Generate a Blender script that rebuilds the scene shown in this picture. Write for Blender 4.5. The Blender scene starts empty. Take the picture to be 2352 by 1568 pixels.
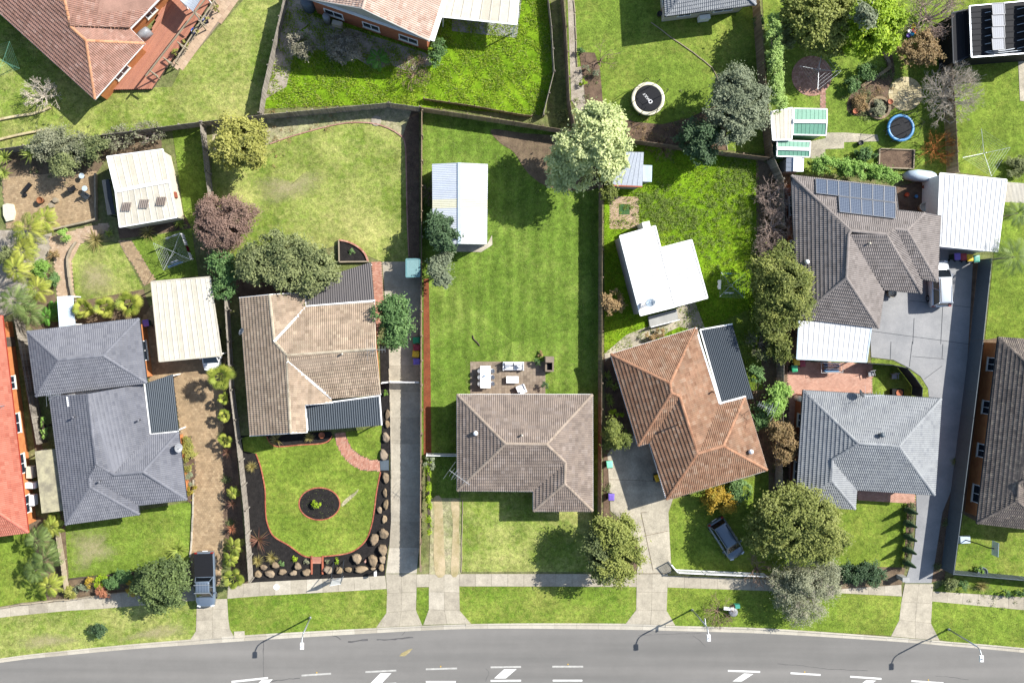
import bpy, math, random
import numpy as np
from mathutils import Vector, Matrix
from mathutils.geometry import tessellate_polygon
random.seed(7); RNG = np.random.default_rng(7)
scene = bpy.context.scene
coll = scene.collection

# ------------------------------------------------------------------ camera, sky, sun, exposure
ALT = 76.2          # flying height of the camera above the ground, metres
PXM = 24.0          # photo units per metre at ground level
CX, CY = 1176.0, 784.0
NX, NY = 1010.0, 737.0   # the spot straight below the camera (the frame is cropped off-centre)
cam_d = bpy.data.cameras.new('camera'); cam = bpy.data.objects.new('camera', cam_d); coll.objects.link(cam)
cam.location = ((NX-CX)/PXM, (CY-NY)/PXM, ALT); cam.rotation_euler = (0, 0, 0)
cam_d.sensor_width = 36; cam_d.lens = 36*ALT/(2352/PXM); cam_d.clip_end = 3000
cam_d.shift_x = (CX-NX)/2352; cam_d.shift_y = -(CY-NY)/2352
scene.camera = cam

SUN_EL = math.radians(38.5)
SUN_DIR = Vector((0.885, 0.466, 0)).normalized()      # horizontal direction towards the sun
world = bpy.data.worlds.new('World'); scene.world = world; world.use_nodes = True
wn = world.node_tree.nodes; wl = world.node_tree.links
for n in list(wn): wn.remove(n)
sky = wn.new('ShaderNodeTexSky'); sky.sky_type = 'NISHITA'; sky.sun_disc = False
sky.sun_elevation = SUN_EL; sky.sun_rotation = math.atan2(SUN_DIR.x, SUN_DIR.y)
bg = wn.new('ShaderNodeBackground'); bg.inputs['Strength'].default_value = 0.105
wo = wn.new('ShaderNodeOutputWorld'); wl.new(sky.outputs[0], bg.inputs[0]); wl.new(bg.outputs[0], wo.inputs[0])
sl = bpy.data.lights.new('sun', 'SUN'); sl.energy = 5.0; sl.angle = math.radians(0.53); sl.color = (1.0, 0.965, 0.915)
sun = bpy.data.objects.new('sun', sl); coll.objects.link(sun); sun.location = (60, 40, 90)
to_sun = Vector((SUN_DIR.x*math.cos(SUN_EL), SUN_DIR.y*math.cos(SUN_EL), math.sin(SUN_EL)))
sun.rotation_euler = to_sun.to_track_quat('Z', 'Y').to_euler()
vs = scene.view_settings
vs.view_transform = 'Standard'; vs.look = 'None'; vs.exposure = 1.0; vs.gamma = 1; vs.use_curve_mapping = False

# ------------------------------------------------------------------ helpers
def P(x, y, z=0.0):
    """a point seen at photo unit (x, y) that stands z metres above the ground"""
    k = 1-z/ALT
    return Vector((((x-NX)*k+NX-CX)/PXM, (CY-NY-(y-NY)*k)/PXM, z))
def lin(h):
    h = h.lstrip('#'); out = []
    for i in (0, 2, 4):
        c = int(h[i:i+2], 16)/255
        out.append(c/12.92 if c <= 0.04045 else ((c+0.055)/1.055)**2.4)
    return (*out, 1)
OFF = {}
def tag(o, label=None, cat=None, group=None, kind=None):
    if label: o['label'] = label
    if cat: o['category'] = cat
    if group: o['group'] = group
    if kind: o['kind'] = kind
    return o
def thing(name, label, cat, loc, group=None):
    o = bpy.data.objects.new(name, None); coll.objects.link(o)
    o.location = loc; o.empty_display_size = 0.3; OFF[o.name] = Vector(loc)
    return tag(o, label, cat, group)
def put(name, me, parent=None, M=None):
    """link a mesh as object; M is its world matrix (world-space mesh when None)"""
    o = bpy.data.objects.new(name, me); coll.objects.link(o)
    off = OFF[parent.name] if parent else Vector((0, 0, 0))
    if parent: o.parent = parent
    OFF[o.name] = Vector((0, 0, 0)) if not parent else off
    if M is not None:
        o.matrix_local = Matrix.Translation(-off) @ M
    return o
class MB:
    def __init__(s): s.v = []; s.f = []; s.t = []; s.tv = 0.0; s.m = []; s.mi = 0
    def add(s, vs_, fs):
        b = len(s.v); s.v.extend([tuple(p) for p in vs_])
        for f in fs: s.f.append([b+i for i in f]); s.t.append(s.tv); s.m.append(s.mi)
    def poly(s, pts): s.add(pts, [list(range(len(pts)))])
    def obox(s, M, sx, sy, sz, taper=1.0):
        q = []
        for z in (-.5, .5):
            k = 1 if z < 0 else taper
            for x, y in ((-.5, -.5), (.5, -.5), (.5, .5), (-.5, .5)):
                q.append(M @ Vector((x*sx*k, y*sy*k, z*sz)))
        s.add(q, [(3,2,1,0),(4,5,6,7),(0,1,5,4),(1,2,6,5),(2,3,7,6),(3,0,4,7)])
    def box(s, c, sx, sy, sz, rz=0.0, taper=1.0):
        s.obox(Matrix.Translation(c) @ Matrix.Rotation(rz, 4, 'Z'), sx, sy, sz, taper)
    def beam(s, a, b, w, h, up=Vector((0,0,1))):
        a = Vector(a); b = Vector(b); d = b-a; L = d.length
        if L < 1e-6: return
        x = d/L; y = up.cross(x)
        if y.length < 1e-4: y = Vector((0,1,0)).cross(x)
        y.normalize(); z = x.cross(y)
        M = Matrix((( x.x,y.x,z.x,0),(x.y,y.y,z.y,0),(x.z,y.z,z.z,0),(0,0,0,1))); M.translation = (a+b)/2
        s.obox(M, L, w, h)
    def tube(s, pts, r, n=6, cap=True):
        pts = [Vector(p) for p in pts]
        if not isinstance(r, (list, tuple)): r = [r]*len(pts)
        rings = []; prev = None
        for i, p in enumerate(pts):
            d = (pts[min(i+1, len(pts)-1)]-pts[max(i-1, 0)]).normalized()
            if prev is None:
                a = d.orthogonal().normalized()
            else:
                a = prev - d*prev.dot(d)
                a = a.normalized() if a.length > 1e-5 else d.orthogonal().normalized()
            prev = a; b = d.cross(a)
            rings.append([p+(a*math.cos(2*math.pi*k/n)+b*math.sin(2*math.pi*k/n))*r[i] for k in range(n)])
        vs_ = [q for ring in rings for q in ring]; fs = []
        for i in range(len(pts)-1):
            for k in range(n):
                fs.append((i*n+k, i*n+(k+1)%n, (i+1)*n+(k+1)%n, (i+1)*n+k))
        if cap: fs.append(tuple(range(n-1, -1, -1))); fs.append(tuple((len(pts)-1)*n+k for k in range(n)))
        s.add(vs_, fs)
    def prism(s, pts, z0, z1, bottom=True):
        n = len(pts)
        ar = sum(pts[i][0]*pts[(i+1) % n][1]-pts[(i+1) % n][0]*pts[i][1] for i in range(n))
        if ar < 0: pts = list(reversed(pts))
        vs_ = [(p[0], p[1], z0) for p in pts]+[(p[0], p[1], z1) for p in pts]
        fs = [tuple(range(n, 2*n))]+[(i, (i+1) % n, n+(i+1) % n, n+i) for i in range(n)]
        if bottom: fs.append(tuple(range(n-1, -1, -1)))
        s.add(vs_, fs)
    def lathe(s, c, prof, n=16, M=None):
        c = Vector(c); vs_ = []; fs = []
        for r, z in prof:
            for k in range(n):
                q = Vector((r*math.cos(2*math.pi*k/n), r*math.sin(2*math.pi*k/n), z))
                vs_.append(c+(M @ q if M else q))
        for i in range(len(prof)-1):
            for k in range(n): fs.append((i*n+k, i*n+(k+1) % n, (i+1)*n+(k+1) % n, (i+1)*n+k))
        fs.append(tuple(range(n-1, -1, -1))); fs.append(tuple((len(prof)-1)*n+k for k in range(n)))
        s.add(vs_, fs)
    def mesh(s, name, mats, off=Vector((0,0,0)), smooth=False):
        me = bpy.data.meshes.new(name)
        v = np.array(s.v, dtype=np.float64).reshape(-1, 3)-np.array(off)
        me.from_pydata(v.tolist(), [], s.f)
        if not isinstance(mats, (list, tuple)): mats = [mats]
        for m in mats: me.materials.append(m)
        if len(mats) > 1: me.polygons.foreach_set('material_index', s.m)
        if any(s.t):
            at = me.attributes.new('tv', 'FLOAT', 'FACE'); at.data.foreach_set('value', s.t)
        if smooth: me.polygons.foreach_set('use_smooth', [True]*len(s.f))
        me.update()
        return me
    def build(s, name, mats, parent=None, smooth=False, kind=None):
        off = OFF[parent.name] if parent else Vector((0,0,0))
        o = put(name, s.mesh(name, mats, off, smooth), parent)
        if kind: o['kind'] = kind
        return o
def single(name, mb, mats, label, cat, group=None, smooth=False):
    """a one-mesh thing with its origin at its base"""
    v = np.array(s_ if (s_ := mb.v) else [(0,0,0)])
    c = Vector(((v[:,0].min()+v[:,0].max())/2, (v[:,1].min()+v[:,1].max())/2, v[:,2].min()))
    o = put(name, mb.mesh(name, mats, c, smooth)); o.location = c; OFF[o.name] = c
    return tag(o, label, cat, group)
def catmull(pts, n=6, closed=False):
    pts = [Vector(p) for p in pts]; N = len(pts); out = []
    rng = range(N if closed else N-1)
    for i in rng:
        if closed: p0, p1, p2, p3 = pts[i-1], pts[i], pts[(i+1) % N], pts[(i+2) % N]
        else: p0, p1, p2, p3 = pts[max(i-1, 0)], pts[i], pts[i+1], pts[min(i+2, N-1)]
        for k in range(n):
            t = k/n
            out.append(0.5*((2*p1)+(p2-p0)*t+(2*p0-5*p1+4*p2-p3)*t*t+(3*p1-p0-3*p2+p3)*t**3))
    if not closed: out.append(pts[-1])
    return out
def resample(pts, step):
    """points every `step` along a polyline (exact ends)"""
    pts = [Vector(p) for p in pts]; L = [0]
    for a, b in zip(pts, pts[1:]): L.append(L[-1]+(b-a).length)
    n = max(1, round(L[-1]/step)); out = []; j = 0
    for i in range(n+1):
        d = L[-1]*i/n
        while j < len(pts)-2 and L[j+1] < d: j += 1
        f = (d-L[j])/max(1e-9, L[j+1]-L[j]); out.append(pts[j].lerp(pts[j+1], f))
    return out
def pip(x, y, poly):
    c = False; n = len(poly); j = n-1
    for i in range(n):
        xi, yi = poly[i][0], poly[i][1]; xj, yj = poly[j][0], poly[j][1]
        if (yi > y) != (yj > y) and x < (xj-xi)*(y-yi)/(yj-yi)+xi: c = not c
        j = i
    return c
def inset(pts, d):
    n = len(pts); ar = sum(pts[i][0]*pts[(i+1) % n][1]-pts[(i+1) % n][0]*pts[i][1] for i in range(n))
    if ar < 0: pts = list(reversed(pts))
    out = []
    for i in range(n):
        a, b, c = Vector(pts[i-1][:2]), Vector(pts[i][:2]), Vector(pts[(i+1) % n][:2])
        u = (b-a).normalized(); w = (c-b).normalized()
        n1 = Vector((-u.y, u.x)); n2 = Vector((-w.y, w.x)); m = n1+n2
        k = d/max(0.35, (1+n1.dot(n2))) if m.length > 1e-6 else 0
        out.append(b+m*k)
    return out

# ------------------------------------------------------------------ materials
# how much lighter or darker (red, green, blue) a material is than its written colours
TINT = dict(lawn_green=(.92,.95,.7), lawn_lush=(1.05,1.0,.85), lawn_rough=(.84,.95,.62), lawn_dry=(.78,.86,.66), lawn_mown=(.65,.78,.54), verge_grass=(.74,.83,.5),
  concrete_sealed=(1.1,1.08,1.0), paver_brown=(1.12,1.12,1.0), deck_boards=(1.55,1.6,1.45),
  tile_weathered_brown=(1.0,.99,.94), tile_weathered_tan=(1.26,1.26,1.3), tile_terracotta_worn=(.82,.94,1.0), tile_cool_grey=(1.36,1.34,1.28), tile_blue_grey=(1.3,1.22,1.17),
  tile_taupe_grey=(1.42,1.38,1.34), tile_lichen_brown=(1.25,1.25,1.25), tile_red=(.95,1.34,1.34), tile_terracotta=(.96,1.02,1.04),
  leaf_round_tree=(1.5,1.5,1.0), leaf_yellow_olive=(1.48,1.65,2.1), leaf_olive=(1.28,1.22,1.5), leaf_pale_variegated=(1.32,1.3,1.12), leaf_conifer=(1.3,1.25,1.1), leaf_mid_green=(1.3,1.25,1.25),
  leaf_dark_green=(1.4,1.35,1.3), leaf_sage=(1.15,1.12,.92), leaf_bright_green=(1.25,1.2,1.2), leaf_lime=(1.1,1.1,1.1), leaf_hedge=(1.3,1.28,1.1), leaf_deep_olive=(1.45,1.4,1.3), leaf_russet=(1.25,1.2,1.2),
  leaf_purple_brown=(1.0,1.0,1.0), leaf_palm=(1.25,1.2,1.2), leaf_palm_dark=(1.25,1.2,1.2), leaf_pale_grey=(.92,.95,.86), leaf_grey_green=(1.15,1.15,1.1))
def tl(name, h):
    c = lin(h) if isinstance(h, str) else h; k = TINT.get(name, (1, 1, 1))
    return (min(.85, c[0]*k[0]), min(.85, c[1]*k[1]), min(.85, c[2]*k[2]), 1)
MATS = {}
class NT:
    def __init__(s, name):
        s.m = bpy.data.materials.new(name); s.m.use_nodes = True
        s.n = s.m.node_tree.nodes; s.l = s.m.node_tree.links
        s.b = s.n['Principled BSDF']; s.out = s.n['Material Output']; MATS[name] = s.m
    def node(s, t, **kw):
        n = s.n.new(t)
        for k, v in kw.items(): setattr(n, k, v)
        return n
    def noise(s, scale, detail=4, rough=0.6, vec=None):
        n = s.node('ShaderNodeTexNoise'); n.inputs['Scale'].default_value = scale
        n.inputs['Detail'].default_value = detail; n.inputs['Roughness'].default_value = rough
        s.l.new(vec or s.pos(), n.inputs['Vector']); return n.outputs['Fac']
    def pos(s):
        if not hasattr(s, '_p'): s._p = s.node('ShaderNodeNewGeometry').outputs['Position']
        return s._p
    def ramp(s, fac, stops):
        r = s.node('ShaderNodeValToRGB'); e = r.color_ramp.elements
        while len(e) < len(stops): e.new(0.5)
        for i, (p, c) in enumerate(stops): e[i].position = p; e[i].color = c if isinstance(c, tuple) and len(c) == 4 else (*c, 1)
        s.l.new(fac, r.inputs[0]); return r.outputs[0]
    def mix(s, fac, a, b, mode='MIX'):
        m = s.node('ShaderNodeMix', data_type='RGBA', blend_type=mode)
        for sock, v in ((m.inputs[0], fac), (m.inputs[6], a), (m.inputs[7], b)):
            if hasattr(v, 'links'): s.l.new(v, sock)
            else: sock.default_value = v
        return m.outputs[2]
    def math(s, op, a, b=None, c=None):
        m = s.node('ShaderNodeMath', operation=op)
        for i, v in enumerate((a, b, c)):
            if v is None: continue
            if hasattr(v, 'links'): s.l.new(v, m.inputs[i])
            else: m.inputs[i].default_value = v
        return m.outputs[0]
    def tvar(s):
        a = s.node('ShaderNodeAttribute', attribute_name='tv').outputs['Fac']
        r = s.node('ShaderNodeObjectInfo').outputs['Random']
        return s.math('FRACT', s.math('ADD', a, r))
    def bump(s, h, strength=0.3, dist=0.05):
        b = s.node('ShaderNodeBump'); b.inputs['Strength'].default_value = strength; b.inputs['Distance'].default_value = dist
        s.l.new(h, b.inputs['Height']); s.l.new(b.outputs[0], s.b.inputs['Normal'])
    def finish(s, color, rough=0.8, metal=0.0, spec=0.3):
        if hasattr(color, 'links'): s.l.new(color, s.b.inputs['Base Color'])
        else: s.b.inputs['Base Color'].default_value = color
        s.b.inputs['Roughness'].default_value = rough; s.b.inputs['Metallic'].default_value = metal
        s.b.inputs['Specular IOR Level'].default_value = spec
        return s.m
def surf(name, c1, c2=None, scale=1.5, fine=18, fine_amt=0.35, rough=0.85, bump=0.2, metal=0.0, spec=0.25, lo=0.35, hi=0.65, dist=0.02):
    """mottled matte surface: two colours by a broad noise, darkened a little by a fine one"""
    t = NT(name); c2 = tl(name, c1 if c2 is None else c2); c1 = tl(name, c1)
    base = t.ramp(t.noise(scale, 5, 0.65), [(lo, c1), (hi, c2)])
    f = t.noise(fine, 3, 0.7)
    g = t.ramp(f, [(0.25, (1-fine_amt,)*3), (0.75, (1+fine_amt*0.3,)*3)])
    col = t.mix(1.0, base, g, 'MULTIPLY')
    if bump: t.bump(f, bump, dist)
    return t.finish(col, rough, metal, spec)
def piece(name, cols, rough=0.8, amt=1.0, fine=14, metal=0.0, spec=0.3, dirt=0.25, bump=0.15):
    """per-piece colour from a ramp plus a little dirt"""
    t = NT(name); v = t.tvar()
    stops = [(i/max(1, len(cols)-1), tl(name, c)) for i, c in enumerate(cols)]
    base = t.ramp(v, stops)
    b2 = t.noise(1.1, 5, 0.7); f = t.noise(fine, 3, 0.7)
    k = t.ramp(b2, [(0.3, (1-dirt,)*3), (0.7, (1.0,)*3)])
    k2 = t.ramp(f, [(0.25, (0.78,)*3), (0.75, (1.05,)*3)])
    col = t.mix(1.0, t.mix(1.0, base, k, 'MULTIPLY'), k2, 'MULTIPLY')
    if bump: t.bump(f, bump, 0.01)
    return t.finish(col, rough, metal, spec)
def plain(name, c, rough=0.5, metal=0.0, spec=0.5, coat=0.0, var=0.08):
    t = NT(name); c = lin(c) if isinstance(c, str) else c
    f = t.noise(6, 3)
    col = t.mix(1.0, c, t.ramp(f, [(0.3, (1-var*1.5,)*3), (0.7, (1+var*0.5,)*3)]), 'MULTIPLY')
    t.finish(col, rough, metal, spec)
    if coat: t.b.inputs['Coat Weight'].default_value = coat
    return t.m
def grass_mat(name, g1, g2, dry, dry_amt=0.5, stripe=0.0):
    t = NT(name)
    broad = t.noise(0.16, 4, 0.6); mid = t.noise(0.9, 6, 0.72); fine = t.noise(7, 4, 0.75); vf = t.noise(26, 2, 0.7)
    c = t.ramp(mid, [(0.32, tl(name, g1)), (0.66, tl(name, g2))])
    dm = t.math('ADD', t.math('MULTIPLY', broad, 0.6), t.math('MULTIPLY', t.noise(1.7, 5, 0.7), 0.4))
    df = t.ramp(dm, [(0.62-0.22*dry_amt, (0,)*3), (0.74-0.10*dry_amt, (min(1, dry_amt*1.2),)*3)])
    c = t.mix(df, c, tl(name, dry))
    if stripe:
        sp = t.node('ShaderNodeSeparateXYZ'); t.l.new(t.pos(), sp.inputs[0])
        w = t.math('SINE', t.math('MULTIPLY', sp.outputs[0], 2*math.pi/1.35))
        w2 = t.math('MULTIPLY_ADD', t.math('MULTIPLY', w, t.noise(0.25, 3)), stripe, 1.0)
        cc = t.node('ShaderNodeCombineColor')
        for i in range(3): t.l.new(w2, cc.inputs[i])
        c = t.mix(1.0, c, cc.outputs[0], 'MULTIPLY')
    c = t.mix(1.0, c, t.ramp(t.noise(2.3, 6, 0.75), [(0.35, (0.60,)*3), (0.64, (1.16,)*3)]), 'MULTIPLY')
    c = t.mix(1.0, c, t.ramp(t.noise(0.33, 4, 0.6), [(0.34, (0.76,)*3), (0.66, (1.12,)*3)]), 'MULTIPLY')
    c = t.mix(1.0, c, t.ramp(fine, [(0.28, (0.62,)*3), (0.7, (1.16,)*3)]), 'MULTIPLY')
    c = t.mix(1.0, c, t.ramp(vf, [(0.25, (0.66,)*3), (0.75, (1.22,)*3)]), 'MULTIPLY')
    h = t.math('ADD', t.math('MULTIPLY', fine, 0.6), t.math('MULTIPLY', vf, 0.4))
    t.bump(h, 0.8, 0.09)
    return t.finish(c, 0.9, 0, 0.1)
def leaf_mat(name, cols, trans=0.4, rough=0.6):
    t = NT(name); v = t.tvar()
    col = t.ramp(v, [(i/max(1, len(cols)-1), tl(name, c)) for i, c in enumerate(cols)])
    t.finish(col, rough, 0, 0.25)
    tr = t.node('ShaderNodeBsdfTranslucent'); t.l.new(col, tr.inputs[0])
    mx = t.node('ShaderNodeMixShader'); mx.inputs[0].default_value = trans
    t.l.new(t.b.outputs[0], mx.inputs[1]); t.l.new(tr.outputs[0], mx.inputs[2]); t.l.new(mx.outputs[0], t.out.inputs[0])
    return t.m

M_ground = grass_mat('rough_ground', '66703f', '77804a', '8d8262', 0.8)
M_lawn = grass_mat('lawn_green', '687f35', '839846', 'a2a25e', 0.6)
M_lush = grass_mat('lawn_lush', '637e2e', '80963f', '9ba053', 0.55)
M_rough = grass_mat('lawn_rough', '6d8c1e', '8aa52c', 'a5a63c', 0.5)
M_dry = grass_mat('lawn_dry', '778c40', '939f4c', 'c9bd84', 0.9)
M_mown = grass_mat('lawn_mown', '6f8537', '8b9b49', 'a9a764', 0.6, stripe=0.24)
M_worn = grass_mat('lawn_worn', '7e8852', '959a66', 'b8ab90', 1.0)
M_verge = grass_mat('verge_grass', '6d8738', '8b9c4a', 'aea86c', 0.8)
def asphalt():
    t = NT('asphalt'); mp = t.node('ShaderNodeMapping'); mp.inputs['Scale'].default_value = (0.03, 0.55, 1); t.l.new(t.pos(), mp.inputs['Vector'])
    band = t.noise(1.0, 3, 0.5, mp.outputs[0])
    c = t.ramp(band, [(0.3, lin('666460')), (0.7, lin('787570'))])
    c = t.mix(1.0, c, t.ramp(t.noise(0.35, 5, 0.7), [(0.3, (0.93,)*3), (0.7, (1.04,)*3)]), 'MULTIPLY')
    f = t.noise(60, 2, 0.7)
    c = t.mix(1.0, c, t.ramp(f, [(0.25, (0.82,)*3), (0.75, (1.12,)*3)]), 'MULTIPLY')
    t.bump(f, 0.3, 0.01)
    return t.finish(c, 0.85, 0, 0.3)
M_asphalt = asphalt()
M_conc = piece('concrete', ['aba28f', 'b6ad9a', 'a39a88', 'bfb6a4'], 0.9, dirt=0.34, fine=7)
M_conc_old = surf('concrete_drive', 'b5ac98', '8f8878', 0.5, 9, 0.35, 0.9)
M_conc_gray = surf('concrete_sealed', '85868a', '74767b', 0.5, 14, 0.2, 0.7, spec=0.4)
M_kerb = piece('kerb_concrete', ['b1a999', 'bbb4a4', 'a69e8e'], 0.9, dirt=0.2)
M_mulch = surf('black_mulch', '1d1b1a', '2c2927', 2.5, 20, 0.6, 0.95, bump=0.9, dist=0.06)
M_bark = surf('bark_mulch', '5b4a3d', '776351', 1.2, 16, 0.6, 0.95, bump=0.8, dist=0.06)
M_redmulch = surf('red_mulch', '6e3d27', '834b30', 1.5, 22, 0.5, 0.95, bump=0.7, dist=0.05)
M_soil = surf('garden_soil', '7b6a54', '5a4c3d', 1.0, 12, 0.45, 0.95, bump=0.6, dist=0.05)
M_sand = surf('sandy_gravel', 'b3a283', '8b8158', 0.55, 14, 0.3, 0.95, bump=0.4, dist=0.03)
M_pale = surf('pale_gravel', 'aba294', '8b8172', 1.0, 18, 0.45, 0.95, bump=0.5, dist=0.04)
M_grout = surf('paver_grout', '8c7d69', '75685a', 2.0, 20, 0.3, 0.95)
M_duck = piece('paver_brown', ['9a846b', 'a58e74', '917b64', 'ab957b'], 0.9, dirt=0.4)
M_brickred = piece('brick_red', ['a05a43', 'b36b50', '8c4d3a', 'c07d5e'], 0.9, dirt=0.25)
M_brickpath = piece('brick_path', ['b07b66', 'bb8872', 'a56f5b', 'c4957f', 'b48a76'], 0.9, dirt=0.25)
M_brickpink = piece('brick_pinkish', ['ad8676', 'a37c6c', 'b99384', '987060'], 0.9, dirt=0.3)
M_cream = piece('stone_cream', ['b8aa83', 'c4b68f', 'a99b76', 'cabd9a'], 0.9, dirt=0.25)
M_patio = piece('paver_taupe', ['8a7b6a', '958674', '7d6f60', '9b8c7b'], 0.9, dirt=0.35)
M_pathpav = piece('paver_tan', ['b39a80', 'bba388', 'aa9077', 'c2ab92'], 0.9, dirt=0.25)
M_terra = piece('paver_terracotta', ['bf9480', 'c69c88', 'b88c78', 'caa38f'], 0.9, dirt=0.3)
M_wood = piece('grey_paling_wood', ['8e867a', '9f978a', '7c746a', 'aaa295'], 0.9, dirt=0.35)
M_woodb = piece('brown_paling_wood', ['85745f', '93816d', '776753', '9f8d79'], 0.9, dirt=0.3)
M_sleeper = piece('timber_sleeper', ['968a75', 'a89b84', '857a67'], 0.9, dirt=0.3)
M_deck = piece('deck_boards', ['85584a', '8d6050', '7c5043', '93675a'], 0.6, dirt=0.15)
M_rock = piece('boulder_stone', ['8d7a5e', '9c8768', '80705c', 'a38e70', '877c70'], 0.95, dirt=0.45, fine=5, bump=0.6)
M_white = plain('white_paint', (0.78, 0.78, 0.76, 1), 0.45)
M_whiteroof = piece('white_sheet_metal', ['c3c4c4', 'cacac9', 'bdbebf'], 0.6, dirt=0.14, fine=5, spec=.2)
M_creamroof = piece('cream_sheet_metal', ['c3bdad', 'cac4b5', 'bab3a1', 'cec8ba'], 0.6, dirt=0.2, spec=.2)
M_zinc = plain('zinc_sheet', '9ba1a8', 0.4, 0.55, var=0.12)
M_green = plain('green_sheet_metal', '5f8f78', 0.5, var=0.12)
M_teal = plain('teal_sheet_metal', '5c8485', 0.5, var=0.1)
M_black = plain('black_metal', '1c1d20', 0.7, spec=.15)
M_dark = plain('charcoal_metal', '2e3338', 0.65, spec=.25)
M_slate = plain('slate_fence_steel', '4b555c', 0.55, var=0.12)
M_grey = plain('grey_plastic', '7b7d80', 0.5)
M_steel = plain('galvanised_steel', 'a5aaad', 0.4, 0.6)
M_glass = plain('window_glass', '1d2630', 0.08, 0.0, 0.8)
M_carglass = plain('car_glass', '0f1418', 0.06, 0.0, 0.9)
M_brickwall = surf('brick_wall_red', '8f563c', '9c6346', 2.0, 25, 0.35, 0.9)
M_brickor = surf('brick_wall_orange', 'a8683f', 'b67849', 2.0, 25, 0.3, 0.9)
M_render = surf('rendered_wall', 'c2b9a6', 'b6ad9b', 1.0, 20, 0.12, 0.9)
M_clad = surf('grey_cladding', '9a9a96', '8d8d8a', 1.0, 10, 0.12, 0.8)
M_rubber = plain('tyre_rubber', '17171a', 0.85, spec=0.2)
M_rim = plain('wheel_rim', '8f9398', 0.35, 0.8)
M_redlens = plain('red_lens', '8d1410', 0.25)
M_lamp = plain('clear_lens', 'c9ced2', 0.15)
M_timberdark = surf('dark_bark', '4a4038', '5d5247', 4, 20, 0.4, 0.95)
M_twig = surf('bare_twig_grey', 'a89d92', '8d8178', 3, 20, 0.3, 0.9, bump=0)
M_twigbr = surf('bare_twig_brown', '75604f', '8d7767', 3, 20, 0.3, 0.9, bump=0)
M_twigor = surf('bare_twig_orange', '94602d', 'a9743c', 3, 20, 0.3, 0.9, bump=0)
M_twigpale = surf('bare_twig_pale', 'c4b9a8', 'b0a595', 3, 20, 0.3, 0.9, bump=0)
M_paint = surf('road_paint', 'd6d5d0', 'c6c5bf', 2, 18, 0.2, 0.7)
M_oldpaint = surf('road_paint_worn', 'b4b2ab', '9d9b95', 3, 18, 0.3, 0.7)
M_tar = surf('crack_sealant', '4d4b4a', '5d5b5a', 2, 10, 0.2, 0.7)
# ------------------------------------------------------------------ the setting: ground, road, kerb, paths, lawns, beds
SHEETN = [0]
def sheet(name, pts, mat, lev, parent=None, kind='structure', smooth=0, closed=True):
    """flat ground cover; pts in photo units; lev = which layer it lies on"""
    SHEETN[0] += 1
    z = 0.004+lev*0.013+(SHEETN[0] % 14)*0.0008
    q = [Vector((p[0], p[1], 0)) for p in pts]
    if smooth: q = catmull(q, smooth, True)
    q = [P(p.x, p.y) for p in q]
    mb = MB(); mb.poly([(p.x, p.y, z) for p in q])
    if sum((q[i].x*q[(i+1) % len(q)].y-q[(i+1) % len(q)].x*q[i].y) for i in range(len(q))) < 0:
        mb.f[0].reverse()
    o = mb.build(name, mat, parent)
    if kind and not parent: o['kind'] = kind
    return o, z
KERB_IN = [(-700,1640),(-300,1561),(0,1511),(150,1493),(300,1478.5),(440,1467),(588,1456),(862,1441),(1020,1434),(1176,1430.5),(1426,1431),(1551,1436),(1764,1442),(2036,1461),(2174,1472),(2352,1487),(2700,1525),(3050,1575)]
KERB_OUT = [(-700,1652),(-300,1572),(0,1522),(150,1505),(300,1491),(440,1481),(588,1470.5),(862,1454),(1020,1446),(1176,1443.5),(1426,1446),(1551,1449),(1764,1455.5),(2036,1472),(2174,1483),(2352,1499),(2700,1537),(3050,1587)]
kin = catmull([P(*p) for p in KERB_IN], 5); kout = catmull([P(*p) for p in KERB_OUT], 5)
FAR = 1500
mb = MB(); mb.poly([(-FAR, -FAR, -0.35), (FAR, -FAR, -0.35), (FAR, FAR, -0.35), (-FAR, FAR, -0.35)])
mb.poly([(-FAR, kin[0].y, 0)]+[(p.x, p.y, 0) for p in kin]+[(FAR, kin[-1].y, 0), (FAR, FAR, 0), (-FAR, FAR, 0)])
south = [Vector((p.x, p.y-11.6, 0)) for p in kin]
mb.poly(list(reversed([(-FAR, south[0].y, 0)]+[(p.x, p.y, 0) for p in south]+[(FAR, south[-1].y, 0), (FAR, -FAR, 0), (-FAR, -FAR, 0)])))
o = mb.build('ground', M_ground); o['kind'] = 'structure'
mb = MB(); rp = [(-FAR, kin[0].y+.1)]+[(p.x, p.y+.1) for p in kin]+[(FAR, kin[-1].y+.1), (FAR, south[-1].y-.2)]+[(p.x, p.y-.2) for p in reversed(south)]+[(-FAR, south[0].y-.2)]
mb.prism([Vector((a, b)) for a, b in rp], -0.34, -0.115, False)
road = mb.build('road', M_asphalt); road['kind'] = 'structure'
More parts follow.
